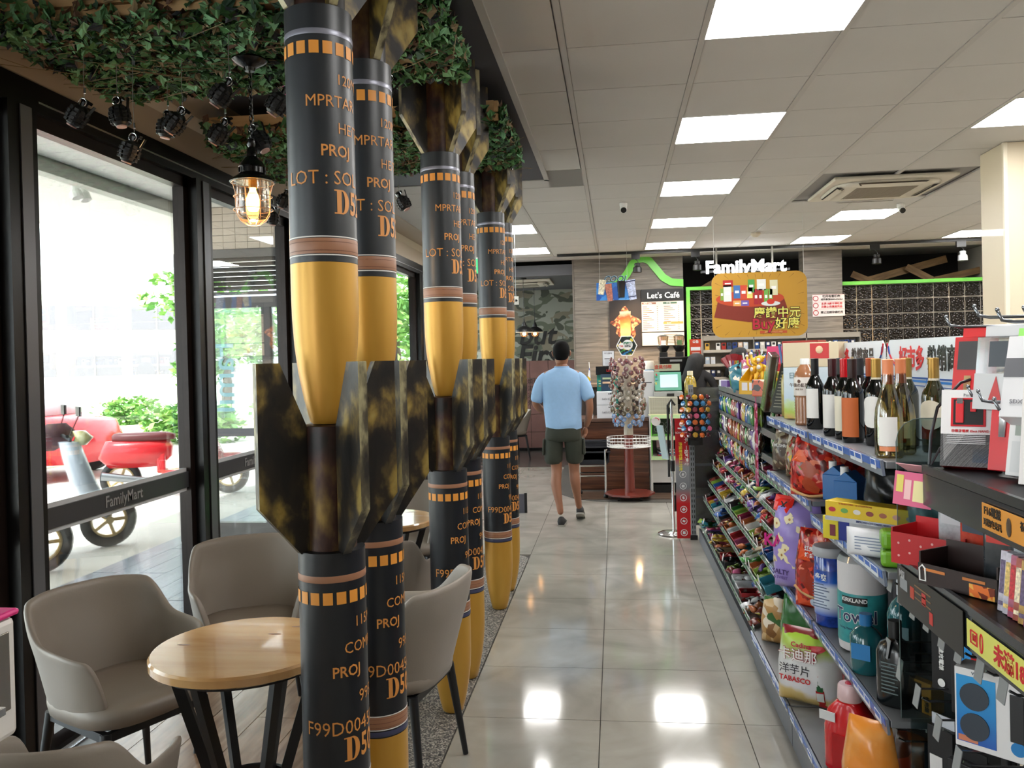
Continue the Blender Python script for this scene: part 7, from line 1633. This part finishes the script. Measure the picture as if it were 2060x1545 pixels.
# WC / ATM sign
t = thing('restroom_sign', 'small hanging white sign with restroom figures and ATM, by the far pendants', 'sign', (-1.14, 9.0, 2.185)); MB().bb(-.12, .12, -.012, .012, -.045, .045).build('board', mat('#c9c9c2', .4), t, bevel=.002)
MB().bb(.0, .075, -.014, -.0122, -.025, .028).build('black_panel', BLACK, t); txt('ATM', .032, WHITE, t, (.038, -.0145, .002), FY, .02); txt('化妝室', .022, BLACK, t, (-.045, -.0135, .014), FY, .01); txt('TOILET', .015, BLACK, t, (-.045, -.0135, -.016), FY, .01)
for x in (-.105, -.088): MB().ball((x, -.014, .02), .005, 8, (1, .3, 1)).box((x, -.0135, -.002), (.009, .002, .028)).build('figure', BLACK, t)
MB().prism([(.085, -.012), (.10, -.012), (.112, .0), (.10, .012), (.085, .012)], .002, Matrix.Translation((0, -.0135, 0))).build('arrow', BLACK, t); MB().cyl((-.09, 0, .045), (-.09, 0, .735), .003).cyl((.09, 0, .045), (.09, 0, .735), .003).build('hanger', STEEL, t)
# ================= CEILING FIXTURES =================
tr = thing('track_rail', 'long black track rail across the ceiling before the plank wall', 'rail', (0, 11.07, 0)); MB().bb(-.73, 4.9, -.018, .018, H-.035, H-.004).build('rail', BLACK, tr)
for k, (x, c) in enumerate(((.30, BLACK), (1.07, BLACK), (3.30, BLACK), (4.33, mat('#b8bcc0', .3, .6)))):
    t = thing('track_spotlight', ['black track spotlight in front of the green wave', 'black track spotlight left of the shop name letters', 'black track spotlight before the timber trusses', 'silver track spotlight beside the cream pillar'][k], 'spotlight', (x, 11.07, H-.036), 0, 'track spotlights')
    MB().bb(-.055, .055, -.02, .02, -.07, 0).build('adapter', BLACK, t); MB().tube([(0, 0, -.07), (.03, 0, -.10), (.03, 0, -.14)], .005, 6).build('arm', BLACK, t); MB().lathe([(.03, -.12), (.04, -.13), (.035, -.16), (.055, -.18), (.058, -.24), (.05, -.245)], (0.02, 0, 0), 20).build('head', c, t, smooth=True)
    L = bpy.data.lights.new('spot', 'SPOT'); L.energy = [90, 60, 25, 15][k]; L.spot_size = 1.5; L.spot_blend = .8; L.color = (1, .72, .42); L.shadow_soft_size = .04
    lo = bpy.data.objects.new('spot', L); COL.objects.link(lo); lo.parent = t; lo.location = (.02, 0, -.26); lo.rotation_euler = ((.35, 0, 0), (.35, .2, 0), (.6, 0, 0), (.6, 0, 0))[k]
# warm wash lamps under the menu (counter task light, as the glow on the poster shows)
t = thing('task_lamp', 'small warm counter lamp shining up on the menu wall, hidden by the machines', 'lamp', (.28, 11.2, 1.201)); MB().cyl((0, 0, 0), (0, 0, .06), .03, .02, 14).build('lamp_body', DARK, t)
L = bpy.data.lights.new('wash', 'POINT'); L.energy = 6; L.color = (1, .60, .28); L.shadow_soft_size = .05
lo = bpy.data.objects.new('wash', L); COL.objects.link(lo); lo.parent = t; lo.location = (0, -.02, .12)
t = thing('task_lamp', 'small warm lamp under the glass blocks, hidden behind the pack rack', 'lamp', (3.35, 11.3, 1.05)); MB().cyl((0, 0, 0), (0, 0, .06), .03, .02, 14).build('lamp_body', DARK, t); MB().cyl((0, 0, -1.05), (0, 0, -.001), .02, .02, 12).build('lamp_post', DARK, t)
L = bpy.data.lights.new('wash', 'POINT'); L.energy = 14; L.color = (1, .60, .28); L.shadow_soft_size = .05
lo = bpy.data.objects.new('wash', L); COL.objects.link(lo); lo.parent = t; lo.location = (0, -.02, .12)
def cassette(label, x, y, z, rz=0, s=1):
    t = thing('ceiling_air_conditioner', label, 'air conditioner', (x, y, z), rz)
    wm2 = mat('#d6cfc0', .45); dkk = mat('#2a2624', .5)
    MB().bb(-.47*s, .47*s, -.47*s, .47*s, -.028, 0).build('panel', wm2, t, bevel=.01); MB().loft([((0, 0, -.055), .36*s, .36*s), ((0, 0, -.03), .42*s, .42*s)], 40, True, 4).build('raised_panel', wm2, t, smooth='all')
    for k in range(4):
        M_ = Matrix.Rotation(k*PI/2, 4, 'Z'); mb = MB(); vs = [M_ @ Vector(v) for v in ((-.27*s, -.40*s, -.046), (.27*s, -.40*s, -.046), (.24*s, -.335*s, -.0562), (-.24*s, -.335*s, -.0562))]
        mb.add(vs, [(0, 1, 2, 3)]).build('outlet', dkk, t); MB().add([M_ @ Vector(v) for v in ((-.25*s, -.395*s, -.056), (.25*s, -.395*s, -.056), (.22*s, -.352*s, -.068), (-.22*s, -.352*s, -.068))], [(0, 1, 2, 3)]).build('flap', wm2, t)
    gr = MB()
    for i in range(24): gr.bb(-.24*s, .24*s, (-.24+.02*i)*s, (-.232+.02*i)*s, -.0572, -.0552)
    for i in range(24): gr.bb((-.24+.02*i)*s, (-.236+.02*i)*s, -.24*s, .24*s, -.0568, -.0552)
    gr.build('grille', mat('#8f887c', .5), t, kind='stuff'); return t
cassette('cream ceiling cassette air conditioner before the right-hand light panels', 2.22, 7.32, H-.001)
cassette('ceiling cassette air conditioner in the far dark soffit over the camouflage wall', -1.32, 12.4, 2.699, 0, .9)
for k, (x, y, z) in enumerate(((.108, 7.55, H), (2.70, 8.25, H))):
    t = thing('security_camera', ['white dome camera with black eye over the middle of the aisle', 'white bullet camera right of the ceiling air conditioner'][k], 'camera', (x, y, z-.003), 0); MB().lathe([(.035, 0), (.035, -.02), (.03, -.04), (.012, -.06)], n=20).build('mount', WHITE, t, smooth=True)
    MB().cyl((0, -.0, -.045), (0, -.05, -.07), .032, .03, 16).build('body', WHITE, t); MB().cyl((0, -.0501, -.0702), (0, -.056, -.073), .026, n=16).build('lens', BLACKG, t)
t = thing('smoke_detector', 'small cream smoke detector in front of the track rail', 'detector', (1.625, 9.8, H-.003), 0); MB().lathe([(.055, 0), (.055, -.02), (.03, -.045), (.001, -.05)], n=20).build('body', mat('#cfc4b0', .5), t, smooth=True); MB().tube([(0, 0, -.01), (.25, -.05, -.02), (.6, -.25, -.012)], .003, 5).build('cable', mat('#c8c8c0', .5), t)
t = thing('exit_sign', 'small green emergency sign half hidden behind the fifth pillar', 'sign', (-1.42, 8.75, 2.47)); MB().bb(-.08, .10, -.02, .02, 0, .15).build('box', mat('#3fd07a', .4, emit=1.2), t); MB().bb(-.08, .10, -.02, .02, .151, .165).build('cap', WHITE, t); MB().cyl((0, 0, .165), (0, 0, .455), .006).build('hanger', STEEL, t)

# ================= PEOPLE =================
skin = mat('#8a5c44', .5, var=.04, scale=12)
def skinmesh(name, nodes, edges, m, parent, sub=2):
    me = bpy.data.meshes.new(name); me.from_pydata([n[0] for n in nodes], edges, []); o = bpy.data.objects.new(name, me); COL.objects.link(o)
    md = o.modifiers.new('skin', 'SKIN'); md.use_smooth_shade = True
    me.skin_vertices[0].data[0].use_root = True
    for i, n in enumerate(nodes): r = n[1]; me.skin_vertices[0].data[i].radius = r if isinstance(r, tuple) else (r, r)
    s = o.modifiers.new('sub', 'SUBSURF'); s.levels = s.render_levels = sub
    me.materials.append(m)
    dg = bpy.context.evaluated_depsgraph_get(); nm = bpy.data.meshes.new_from_object(o.evaluated_get(dg)); bpy.data.objects.remove(o)
    nm.materials.clear(); nm.materials.append(m)
    for p in nm.polygons: p.use_smooth = True
    return place(name, nm, parent)
def hand(parent, wrist, d, up, m):
    """five curled fingers from a palm; d = direction of the fingers, up = back of the hand"""
    wrist, d, up = Vector(wrist), Vector(d).normalized(), Vector(up).normalized(); s = d.cross(up).normalized()
    N = [(wrist, .022), (wrist+d*.04, (.030, .018)), (wrist+d*.085, (.036, .016))]; E_ = [(0, 1), (1, 2)]
    for k, (o_, L) in enumerate(((-.030, .066), (-.010, .076), (.011, .072), (.030, .056))):
        b = wrist+d*.085+s*o_; i0 = len(N)
        N += [(b, .010), (b+d*L*.5-up*.008, .009), (b+d*L*.85-up*.030, .0085), (b+d*L*.9-up*.05, .0075)]; E_ += [(2, i0), (i0, i0+1), (i0+1, i0+2), (i0+2, i0+3)]
    b = wrist+d*.03-s*.03; i0 = len(N); N += [(b, .011), (b+d*.03-s*.022-up*.008, .0105), (b+d*.055-s*.022-up*.02, .009)]; E_ += [(1, i0), (i0, i0+1), (i0+1, i0+2)]
    return skinmesh('hand', N, E_, m, parent, 1)
pr = thing('person', 'man in light blue shirt and olive cargo shorts, walking away up the aisle', 'person', (-.495, 7.80, 0)); pr.scale = (.93, .92, 1)
N = [((0, 0, .93), (.15, .10)), ((0, .005, 1.08), (.135, .09)), ((0, .0, 1.24), (.15, .10)), ((0, -.005, 1.38), (.13, .085)), ((0, .0, 1.455), (.06, .06)), ((0, .012, 1.51), (.055, .058)),
     ((-.10, 0, 1.395), .065), ((-.185, .0, 1.375), .056), ((-.255, .005, 1.24), .047), ((-.275, .01, 1.12), .042), ((-.215, .13, 1.05), .036), ((-.15, .22, 1.04), .028),
     ((.10, 0, 1.395), .065), ((.185, .0, 1.375), .056), ((.255, -.02, 1.24), .047), ((.275, -.04, 1.09), .041), ((.262, -.0, .99), .037), ((.225, .06, .895), .028),
     ((-.09, 0, .86), (.085, .09)), ((-.085, .01, .68), .078), ((-.075, .02, .50), .056), ((-.085, -.03, .37), .058), ((-.055, -.075, .22), .040), ((-.035, -.105, .095), .032),
     ((.09, 0, .86), (.085, .09)), ((.10, .05, .68), .078), ((.095, .085, .50), .056), ((.105, .06, .38), .057), ((.125, .10, .23), .039), ((.14, .135, .11), .031)]
E_ = [(0, 1), (1, 2), (2, 3), (3, 4), (4, 5), (3, 6), (6, 7), (7, 8), (8, 9), (9, 10), (10, 11), (3, 12), (12, 13), (13, 14), (14, 15), (15, 16), (16, 17), (0, 18), (18, 19), (19, 20), (20, 21), (21, 22), (22, 23), (0, 24), (24, 25), (25, 26), (26, 27), (27, 28), (28, 29)]
skinmesh('body', N, E_, skin, pr, 2)
hand(pr, (-.15, .215, 1.04), (.6, .7, -.1), (0, 0, 1), skin); hand(pr, (.225, .06, .90), (-.15, .35, -.9), (1, 0, 0), skin)
hd = MB()
hd.loft([((0, .015, 1.48), .055, .058), ((0, .02, 1.515), .062, .075), ((0, .035, 1.545), .070, .090), ((0, .025, 1.585), .076, .098), ((0, .018, 1.625), .078, .098), ((0, .012, 1.66), .072, .090), ((0, .01, 1.69), .052, .068), ((0, .01, 1.703), .02, .03)], 24)
hd.build('head', skin, pr, smooth='all', sub=1)
fc = MB().ball((-.03, .113, 1.60), .011, 8).ball((.03, .113, 1.60), .011, 8); fc.build('eyes', mat('#d8d0c8', .3), pr, smooth=True); MB().loft([((0, .118, 1.60), .008, .008), ((0, .135, 1.565), .014, .014), ((0, .118, 1.558), .012, .008)], 10).build('nose', skin, pr, smooth='all'); MB().loft([((0, .12, 1.527), .022, .006), ((0, .122, 1.533), .022, .006)], 10).build('mouth', mat('#7a3c34', .5), pr)
for s in (-1, 1): MB().loft([((s*.080, .02, 1.565), .006, .010), ((s*.088, .018, 1.582), .009, .017), ((s*.090, .015, 1.605), .010, .019), ((s*.084, .015, 1.622), .006, .012)], 12).build('ear', skin, pr, smooth='all')
hair = mat('#060505', .8, spec=.15)
MB().loft([((0, -.055, 1.530), .045, .022), ((0, -.045, 1.545), .066, .045), ((0, -.02, 1.575), .079, .082), ((0, -.006, 1.61), .085, .100), ((0, .004, 1.65), .085, .108), ((0, .008, 1.685), .072, .092), ((0, .008, 1.708), .045, .06), ((0, .008, 1.716), .01, .015)], 28).build('hair', hair, pr, smooth='all', sub=1)
sh = mat('#8fb3d8', .7, bump=.06, scale=30, var=.03)
rings = [((.02, .0, .865), .172, .112, 0, 0, -.18), ((.015, .0, .90), .178, .118, 0, 0, -.16), ((.01, -.004, .915), .184, .126, 0, 0, -.15), ((.005, .0, .97), .183, .125, 0, 0, -.08), ((0, 0, 1.06), .190, .118), ((0, 0, 1.16), .198, .120), ((0, -.004, 1.26), .212, .124), ((0, -.004, 1.33), .226, .122), ((0, -.002, 1.385), .216, .104), ((0, 0, 1.425), .165, .086), ((0, .002, 1.455), .085, .068), ((0, .004, 1.468), .068, .064)]
MB().loft(rings, 32, False, 2.3).build('shirt', sh, pr, smooth='all', sub=1)
for s, pts in ((-1, [(-.09, 0, 1.375), (-.165, .0, 1.36), (-.205, .002, 1.315), (-.232, .004, 1.25), (-.252, .008, 1.19), (-.266, .01, 1.13)]), (1, [(.09, 0, 1.375), (.165, .0, 1.36), (.205, -.006, 1.315), (.234, -.014, 1.25), (.256, -.024, 1.20), (.278, -.032, 1.15)])):
    MB().tube(pts, [.064, .074, .076, .073, .068, .064], 18).build('sleeve', sh, pr, smooth='all', sub=1)
MB().tube([(.070*math.cos(a), .004+.066*math.sin(a), 1.468) for a in [2*PI*i/24 for i in range(24)]], .006, 6, True).build('collar', sh, pr, smooth=True)
so_ = mat('#2c3026', .8, bump=.15, scale=25)
MB().loft([((-.0, 0, .99), .150, .105), ((0, 0, .92), .172, .118), ((0, 0, .85), .182, .125), ((0, .005, .80), .184, .126), ((0, .01, .765), .180, .115)], 28, True, 2.5).build('shorts', so_, pr, smooth='all', sub=1)
for s, pts in ((-1, [(-.09, 0, .84), (-.10, .005, .74), (-.105, .01, .64), (-.105, .012, .545)]), (1, [(.09, .005, .84), (.105, .03, .74), (.108, .055, .64), (.108, .075, .555)])):
    MB().tube(pts, [.098, .096, .094, .094], 20).build('shorts_leg', so_, pr, smooth='all', sub=1)
MB().box((-.198, -.0, .72), (.022, .10, .15), (0, .05, 0)).build('cargo_pocket', so_, pr, bevel=.008); MB().box((.205, .03, .72), (.022, .10, .15), (0, -.05, 0)).build('cargo_pocket', so_, pr, bevel=.008)
shm = mat('#1c1a1a', .6)
for (x, y, z, rx) in ((-.03, -.08, 0, 0), (.145, .165, .0, -.35)):
    s = MB().loft([((x, y-.055, z+.085), .040, .030), ((x, y-.055, z+.075), .042, .045)], 16)
    mb = MB(); R3 = Matrix.Rotation(rx, 3, 'X')
    ringsS = [(-.09, .030, .045), (-.075, .038, .085), (-.03, .040, .085), (.03, .044, .062), (.09, .046, .045), (.14, .038, .034), (.165, .015, .02)]
    vs = []; n = 14
    for yy, w_, h_ in ringsS:
        for i in range(n):
            a = 2*PI*i/n; v = Vector((w_*math.cos(a), yy, max(0.004, h_/2+h_/2*math.sin(a)+.004))); v = R3 @ (v-Vector((0, .12, 0)))+Vector((0, .12, 0)); vs.append(v+Vector((x, y, z)))
    fs = [tuple(range(n-1, -1, -1)), tuple(range((len(ringsS)-1)*n, len(ringsS)*n))]
    for k in range(len(ringsS)-1): fs += [(k*n+i, k*n+(i+1) % n, (k+1)*n+(i+1) % n, (k+1)*n+i) for i in range(n)]
    sho = mb.add(vs, fs).build('shoe', shm, pr, smooth='all')
    sl = MB(); vs = []
    for zz in (.0, .016):
        for yy, w_ in ((-.094, .02), (-.08, .038), (-.02, .043), (.05, .047), (.11, .046), (.155, .03), (.172, .008)):
            for sg_ in (-1, 1): vs.append(R3 @ (Vector((sg_*w_, yy, zz))-Vector((0, .12, 0)))+Vector((0, .12, 0))+Vector((x, y, z+.001)))
    fs = []; k7 = 14
    for k in range(6): a = 2*k; fs += [(a, a+1, a+3, a+2), (k7+a+2, k7+a+3, k7+a+1, k7+a), (a, a+2, k7+a+2, k7+a), (a+3, a+1, k7+a+1, k7+a+3)]
    sl.add(vs, fs+[(1, 0, k7, k7+1)]).build('sole', mat('#8f8c84', .6), sho)
# two clerks behind the counter: dark hair, dark tops
def clerk(label, x, y, zt, bend, lean):
    t = thing('person', label, 'person', (x, y, 0), 0)
    h = zt-.14
    N = [((0, 0, .90), (.13, .10)), ((0, -.01, 1.05), (.13, .10)), ((lean*.5, -.03, h-.24), (.15, .10)), ((lean*.8, -.05, h-.10), (.10, .08)), ((lean, -.06, h-.02), (.05, .05)),
         ((lean*.8-.17, -.05, h-.16), .055), ((-.24, -.10, h-.36), .042), ((-.16, -.25, h-.42), .032), ((lean*.8+.17, -.05, h-.16), .055), ((.26, -.10, h-.36), .042), ((.18, -.25, h-.42), .032),
         ((-.09, 0, .82), .085), ((-.09, 0, .45), .06), ((-.09, 0, .09), .04), ((.09, 0, .82), .085), ((.09, 0, .45), .06), ((.09, 0, .09), .04)]
    skinmesh('body', N, [(0, 1), (1, 2), (2, 3), (3, 4), (3, 5), (5, 6), (6, 7), (3, 8), (8, 9), (9, 10), (0, 11), (11, 12), (12, 13), (0, 14), (14, 15), (15, 16)], mat('#1c1b1e', .8), t, 1)
    hand(t, (-.16, -.25, h-.42), (.2, -.9, -.1), (0, 0, 1), mat('#b58a6c', .5)); hand(t, (.18, -.25, h-.42), (-.2, -.9, -.1), (0, 0, 1), mat('#b58a6c', .5))
    MB().loft([((lean, -.07, h-.02), .05, .06), ((lean, -.08, h+.02), .065, .085), ((lean, -.075, h+.06), .072, .09), ((lean, -.07, h+.10), .065, .08), ((lean, -.065, h+.125), .03, .04)], 20).build('head', mat('#b58a6c', .5), t, smooth='all')
    MB().loft([((lean+.06, .03, h-.25), .10, .05), ((lean+.04, .03, h-.12), .12, .08), ((lean+.0, .0, h+.0), .11, .095), ((lean, -.02, h+.07), .105, .105), ((lean, -.04, h+.12), .08, .09), ((lean, -.05, h+.14), .03, .04)], 24).build('hair', mat('#0a0909', .7, bump=.3, scale=80), t, smooth='all', sub=1)
    MB().ball((lean-.028, -.155, h+.045), .01, 8).ball((lean+.028, -.155, h+.045), .01, 8).build('eyes', mat('#e0d8d0', .3), t); MB().box((lean, -.165, h-.0), (.035, .006, .008)).build('mouth', mat('#8a4a44', .5), t); MB().loft([((lean, -.16, h+.04), .007, .008), ((lean, -.175, h+.018), .012, .01)], 10).build('nose', mat('#b58a6c', .5), t)
    return t
c1 = clerk('shop worker with long black hair behind the counter, beside the tea bottle', .97, 10.37, 1.57, 0, .0); c1.rotation_euler.z = 2.7
c2_ = clerk('shop worker with black hair mostly hidden behind the toy pouches', 1.47, 10.33, 1.63, 0, .0); c2_.rotation_euler.z = 2.4

# ================= OUTSIDE THINGS =================
rub = mat('#1c1c1e', .7, bump=.1, scale=60)
def scooter(label, x, y, rz, c, c2, cover=True):
    t = thing('scooter', label, 'scooter', (x, y, -.02), rz, 'parked scooters outside')
    m_ = mat(c, .25, coat=.5); m2 = mat(c2, .45)
    for yy in (-.62, .62):
        w_ = MB().tube([(0, yy+.195*math.cos(a), .235+.195*math.sin(a)) for a in [2*PI*i/28 for i in range(28)]], .042, 10, True).build('tyre', rub, t, smooth=True)
        rm_ = MB().tube([(0, yy+.145*math.cos(a), .235+.145*math.sin(a)) for a in [2*PI*i/24 for i in range(24)]], .014, 6, True)
        for k in range(5): a = 2*PI*k/5; rm_.tube([(0, yy, .235), (.0, yy+.14*math.cos(a), .235+.14*math.sin(a))], .016, 6)
        rm_.cyl((-.04, yy, .235), (.04, yy, .235), .035).build('wheel', mat('#c0a878', .3, .5), t)
    MB().loft([((0, -.45, .38), .10, .30), ((0, -.45, .50), .14, .42), ((0, -.42, .62), .15, .40), ((0, -.42, .70), .12, .36)], 20, True, 2.4).build('rear_body', m_, t, smooth='all')
    MB().loft([((0, -.35, .70), .13, .36), ((0, -.35, .76), .14, .36), ((0, -.38, .79), .10, .30)], 20, True, 2.4).build('seat', m2, t, smooth='all')
    MB().box((0, .10, .30), (.26, .50, .06)).box((0, -.15, .42), (.22, .10, .24)).build('footboard', m_, t, bevel=.02)
    MB().loft([((0, .50, .42), .09, .10), ((0, .42, .60), .20, .10), ((0, .36, .80), .17, .09), ((0, .32, .95), .12, .08)], 18).build('front_shield', m_, t, smooth='all')
    MB().loft([((0, .62, .44), .05, .18), ((0, .62, .48), .07, .20), ((0, .60, .50), .05, .14)], 16).build('front_fender', m_, t, smooth='all')
    MB().cyl((0, .62, .24), (0, .40, .62), .025).build('fork', STEEL, t)
    MB().tube([(-.32, .24, 1.02), (-.12, .30, 1.0), (0, .33, .96), (.12, .30, 1.0), (.32, .24, 1.02)], .014, 8).build('handlebar', BLACK, t)
    MB().loft([((0, .40, .92), .10, .06), ((0, .44, .98), .12, .07), ((0, .40, 1.04), .08, .05)], 16).build('headlamp', mat('#d8d090', .2, coat=1), t, smooth='all')
    for s in (-1, 1): MB().tube([(s*.2, .28, 1.01), (s*.26, .34, 1.18)], .006, 6).box((s*.27, .34, 1.22), (.12, .02, .08)).build('mirror', BLACK, t)
    if cover: MB().loft([((-.30, .22, .86), .03, .05), ((-.28, .26, .94), .10, .14), ((-.26, .28, 1.02), .13, .16), ((-.26, .28, 1.10), .05, .08)], 12).build('hand_cover', mat('#5a3a40', .7, bump=.4, scale=20), t, smooth='all')
    MB().cyl((.12, -.3, .22), (.14, -.8, .30), .04, .05).build('exhaust', STEEL, t); MB().tube([(-.05, -.05, .25), (-.16, .0, .02)], .012, 6).build('kickstand', BLACK, t)
    return t
scooter('white scooter with maroon hand cover parked close outside the first window', -4.9, 6.43, -.75, '#cdd6e2', '#2a2e38')
scooter('pale grey scooter nearer the viewer, mostly hidden by the window frame', -4.85, 5.48, -.72, '#d8dadc', '#1f2228', False)
scooter('red scooter with a red top box behind the white one', -5.35, 9.6, -1.2, '#c01a24', '#5a1c20', False)
t = thing('red_car', 'red car side panel seen low through the first window', 'car', (-9.4, 11.3, -.02), 1.5708)
MB().loft([((0, 0, .25), .80, 2.0), ((0, 0, .55), .86, 2.1), ((0, 0, .82), .80, 2.0), ((0, -.2, .92), .70, 1.3)], 32, True, 3.6).build('body', mat('#c8202a', .25, coat=.6), t, smooth='all')
MB().loft([((0, -.2, .925), .68, 1.25), ((0, -.2, 1.28), .56, .9), ((0, -.2, 1.34), .5, .8)], 32, True, 3.6).build('cabin', mat('#dfe3e8', .2), t, smooth='all')
for s in (-1, 1):
    for y in (-1.25, 1.25): MB().cyl((s*.74, y, .31), (s*.90, y, .31), .31, n=24).cyl((s*.90, y, .31), (s*.91, y, .31), .18, n=20).build('wheel', rub, t)
MB().box((.60, -.2, 1.12), (.16, 1.3, .26), (0, -.35, 0)).box((-.60, -.2, 1.12), (.16, 1.3, .26), (0, .35, 0)).build('side_window', mat('#2a3038', .1), t)
for s in (-1, 1): MB().ball((s*.92, .75, 1.0), .10, 10, (1, .6, .7)).build('door_mirror', mat('#c8202a', .25, coat=.6), t, smooth=True)
fol = [mat(c, .7) for c in ('#6fa24c', '#86b85a', '#a4cc70', '#5c8f44')]
def tree(name, label, x, y, h, r, seed, n=2600, cat='tree'):
    t = thing(name, label, cat, (x, y, -.05), 0, 'trees and bushes beyond the road'); q = random.Random(seed)
    if cat == 'tree': MB().tube([(0, 0, 0), (.1, 0, h*.3), (0, .1, h*.6)], [.16, .12, .06], 8).build('trunk', mat('#6a5a4a', .8), t)
    mb = MB(); cl = [(q.uniform(-r, r)*.7, q.uniform(-r, r)*.7, h*(.65 if cat == 'tree' else .5)+q.uniform(-1, 1)*h*.28, q.uniform(.35, .6)*r) for _ in range(9)]
    for k in range(n):
        cx, cy, cz, cr__ = q.choice(cl); d = Vector((q.gauss(0, 1), q.gauss(0, 1), q.gauss(0, 1))).normalized()*cr__*q.uniform(.7, 1.05); p = Vector((cx, cy, max(.05, cz+d.z*.8)))+Vector((d.x, d.y, 0)); s = q.uniform(.07, .16)*(r/1.6)**.5
        u_ = Vector((q.uniform(-1, 1), q.uniform(-1, 1), q.uniform(-.6, .6))).normalized(); v_ = u_.cross(Vector((q.uniform(-1, 1), q.uniform(-1, 1), 1))).normalized()
        mb.m(q.randrange(4)).add([p-u_*s, p-v_*s*.6, p+u_*s, p+v_*s*.6], [(0, 1, 2, 3)])
    mb.build('foliage', fol, t, kind='stuff'); return t
tree('roadside_tree', 'pale sunlit tree at the right edge of the first window view', -9.6, 19.6, 3.9, 1.5, 1, 1600)
tree('roadside_tree', 'bright green tree behind the wing glass, left one', -9.0, 23.5, 4.2, 2.2, 2)
tree('roadside_tree', 'bright green tree behind the wing glass, right one', -7.2, 27.0, 4.6, 2.4, 3)
tree('roadside_tree', 'dense green tree seen through the far window between pillars', -5.4, 32, 4.8, 2.6, 4)
tree('roadside_tree', 'wide green tree far down the street beyond the last window', -8.8, 44, 5.5, 3.5, 5)
tree('roadside_bush', 'low sunlit bush on the verge beyond the scooters, near the window post', -8.6, 16.2, .8, .9, 6, 1200, 'bush')
tree('roadside_bush', 'low pale bush farther along the verge, middle of the first window', -13.5, 22, .8, .9, 7, 1000, 'bush')
tree('roadside_bush', 'green bushes below the tree in the far window', -5.0, 15.5, 1.5, 1.4, 8, 1500, 'bush')
t = thing('far_building', 'white low building with grey window strips, far across the road', 'building', (-27, 38, 0), .62)
wb = mat('#f2f0ee', .7); gs = mat('#8f8a94', .5)
MB().bb(-9, 9, 0, 5, 0, 6.2).build('wall', wb, t); MB().bb(-9.3, 9.3, -.3, 5.3, 6.2, 6.6).build('roof', wb, t)
for k in range(6):
    for j in range(2):
        w_ = MB().bb(-8.4+2.9*k, -6.0+2.9*k, -.06, -.005, 1.2+2.3*j, 2.4+2.3*j).build('window', gs, t); MB().bb(-7.25+2.9*k, -7.2+2.9*k, -.09, -.061, 1.2+2.3*j, 2.4+2.3*j).build('mullion', wb, w_)
t = thing('road_sign_post', 'small wooden roadside frame far across the road in the first window', 'sign', (-14.5, 15.5, 0), .3)
MB().bb(-.4, -.34, -.03, .03, 0, 1.5).bb(.34, .4, -.03, .03, 0, 1.5).build('post', mat('#8a7a60', .7), t); MB().bb(-.34, .34, -.02, .02, .8, 1.4).build('board', mat('#a89878', .7), t)
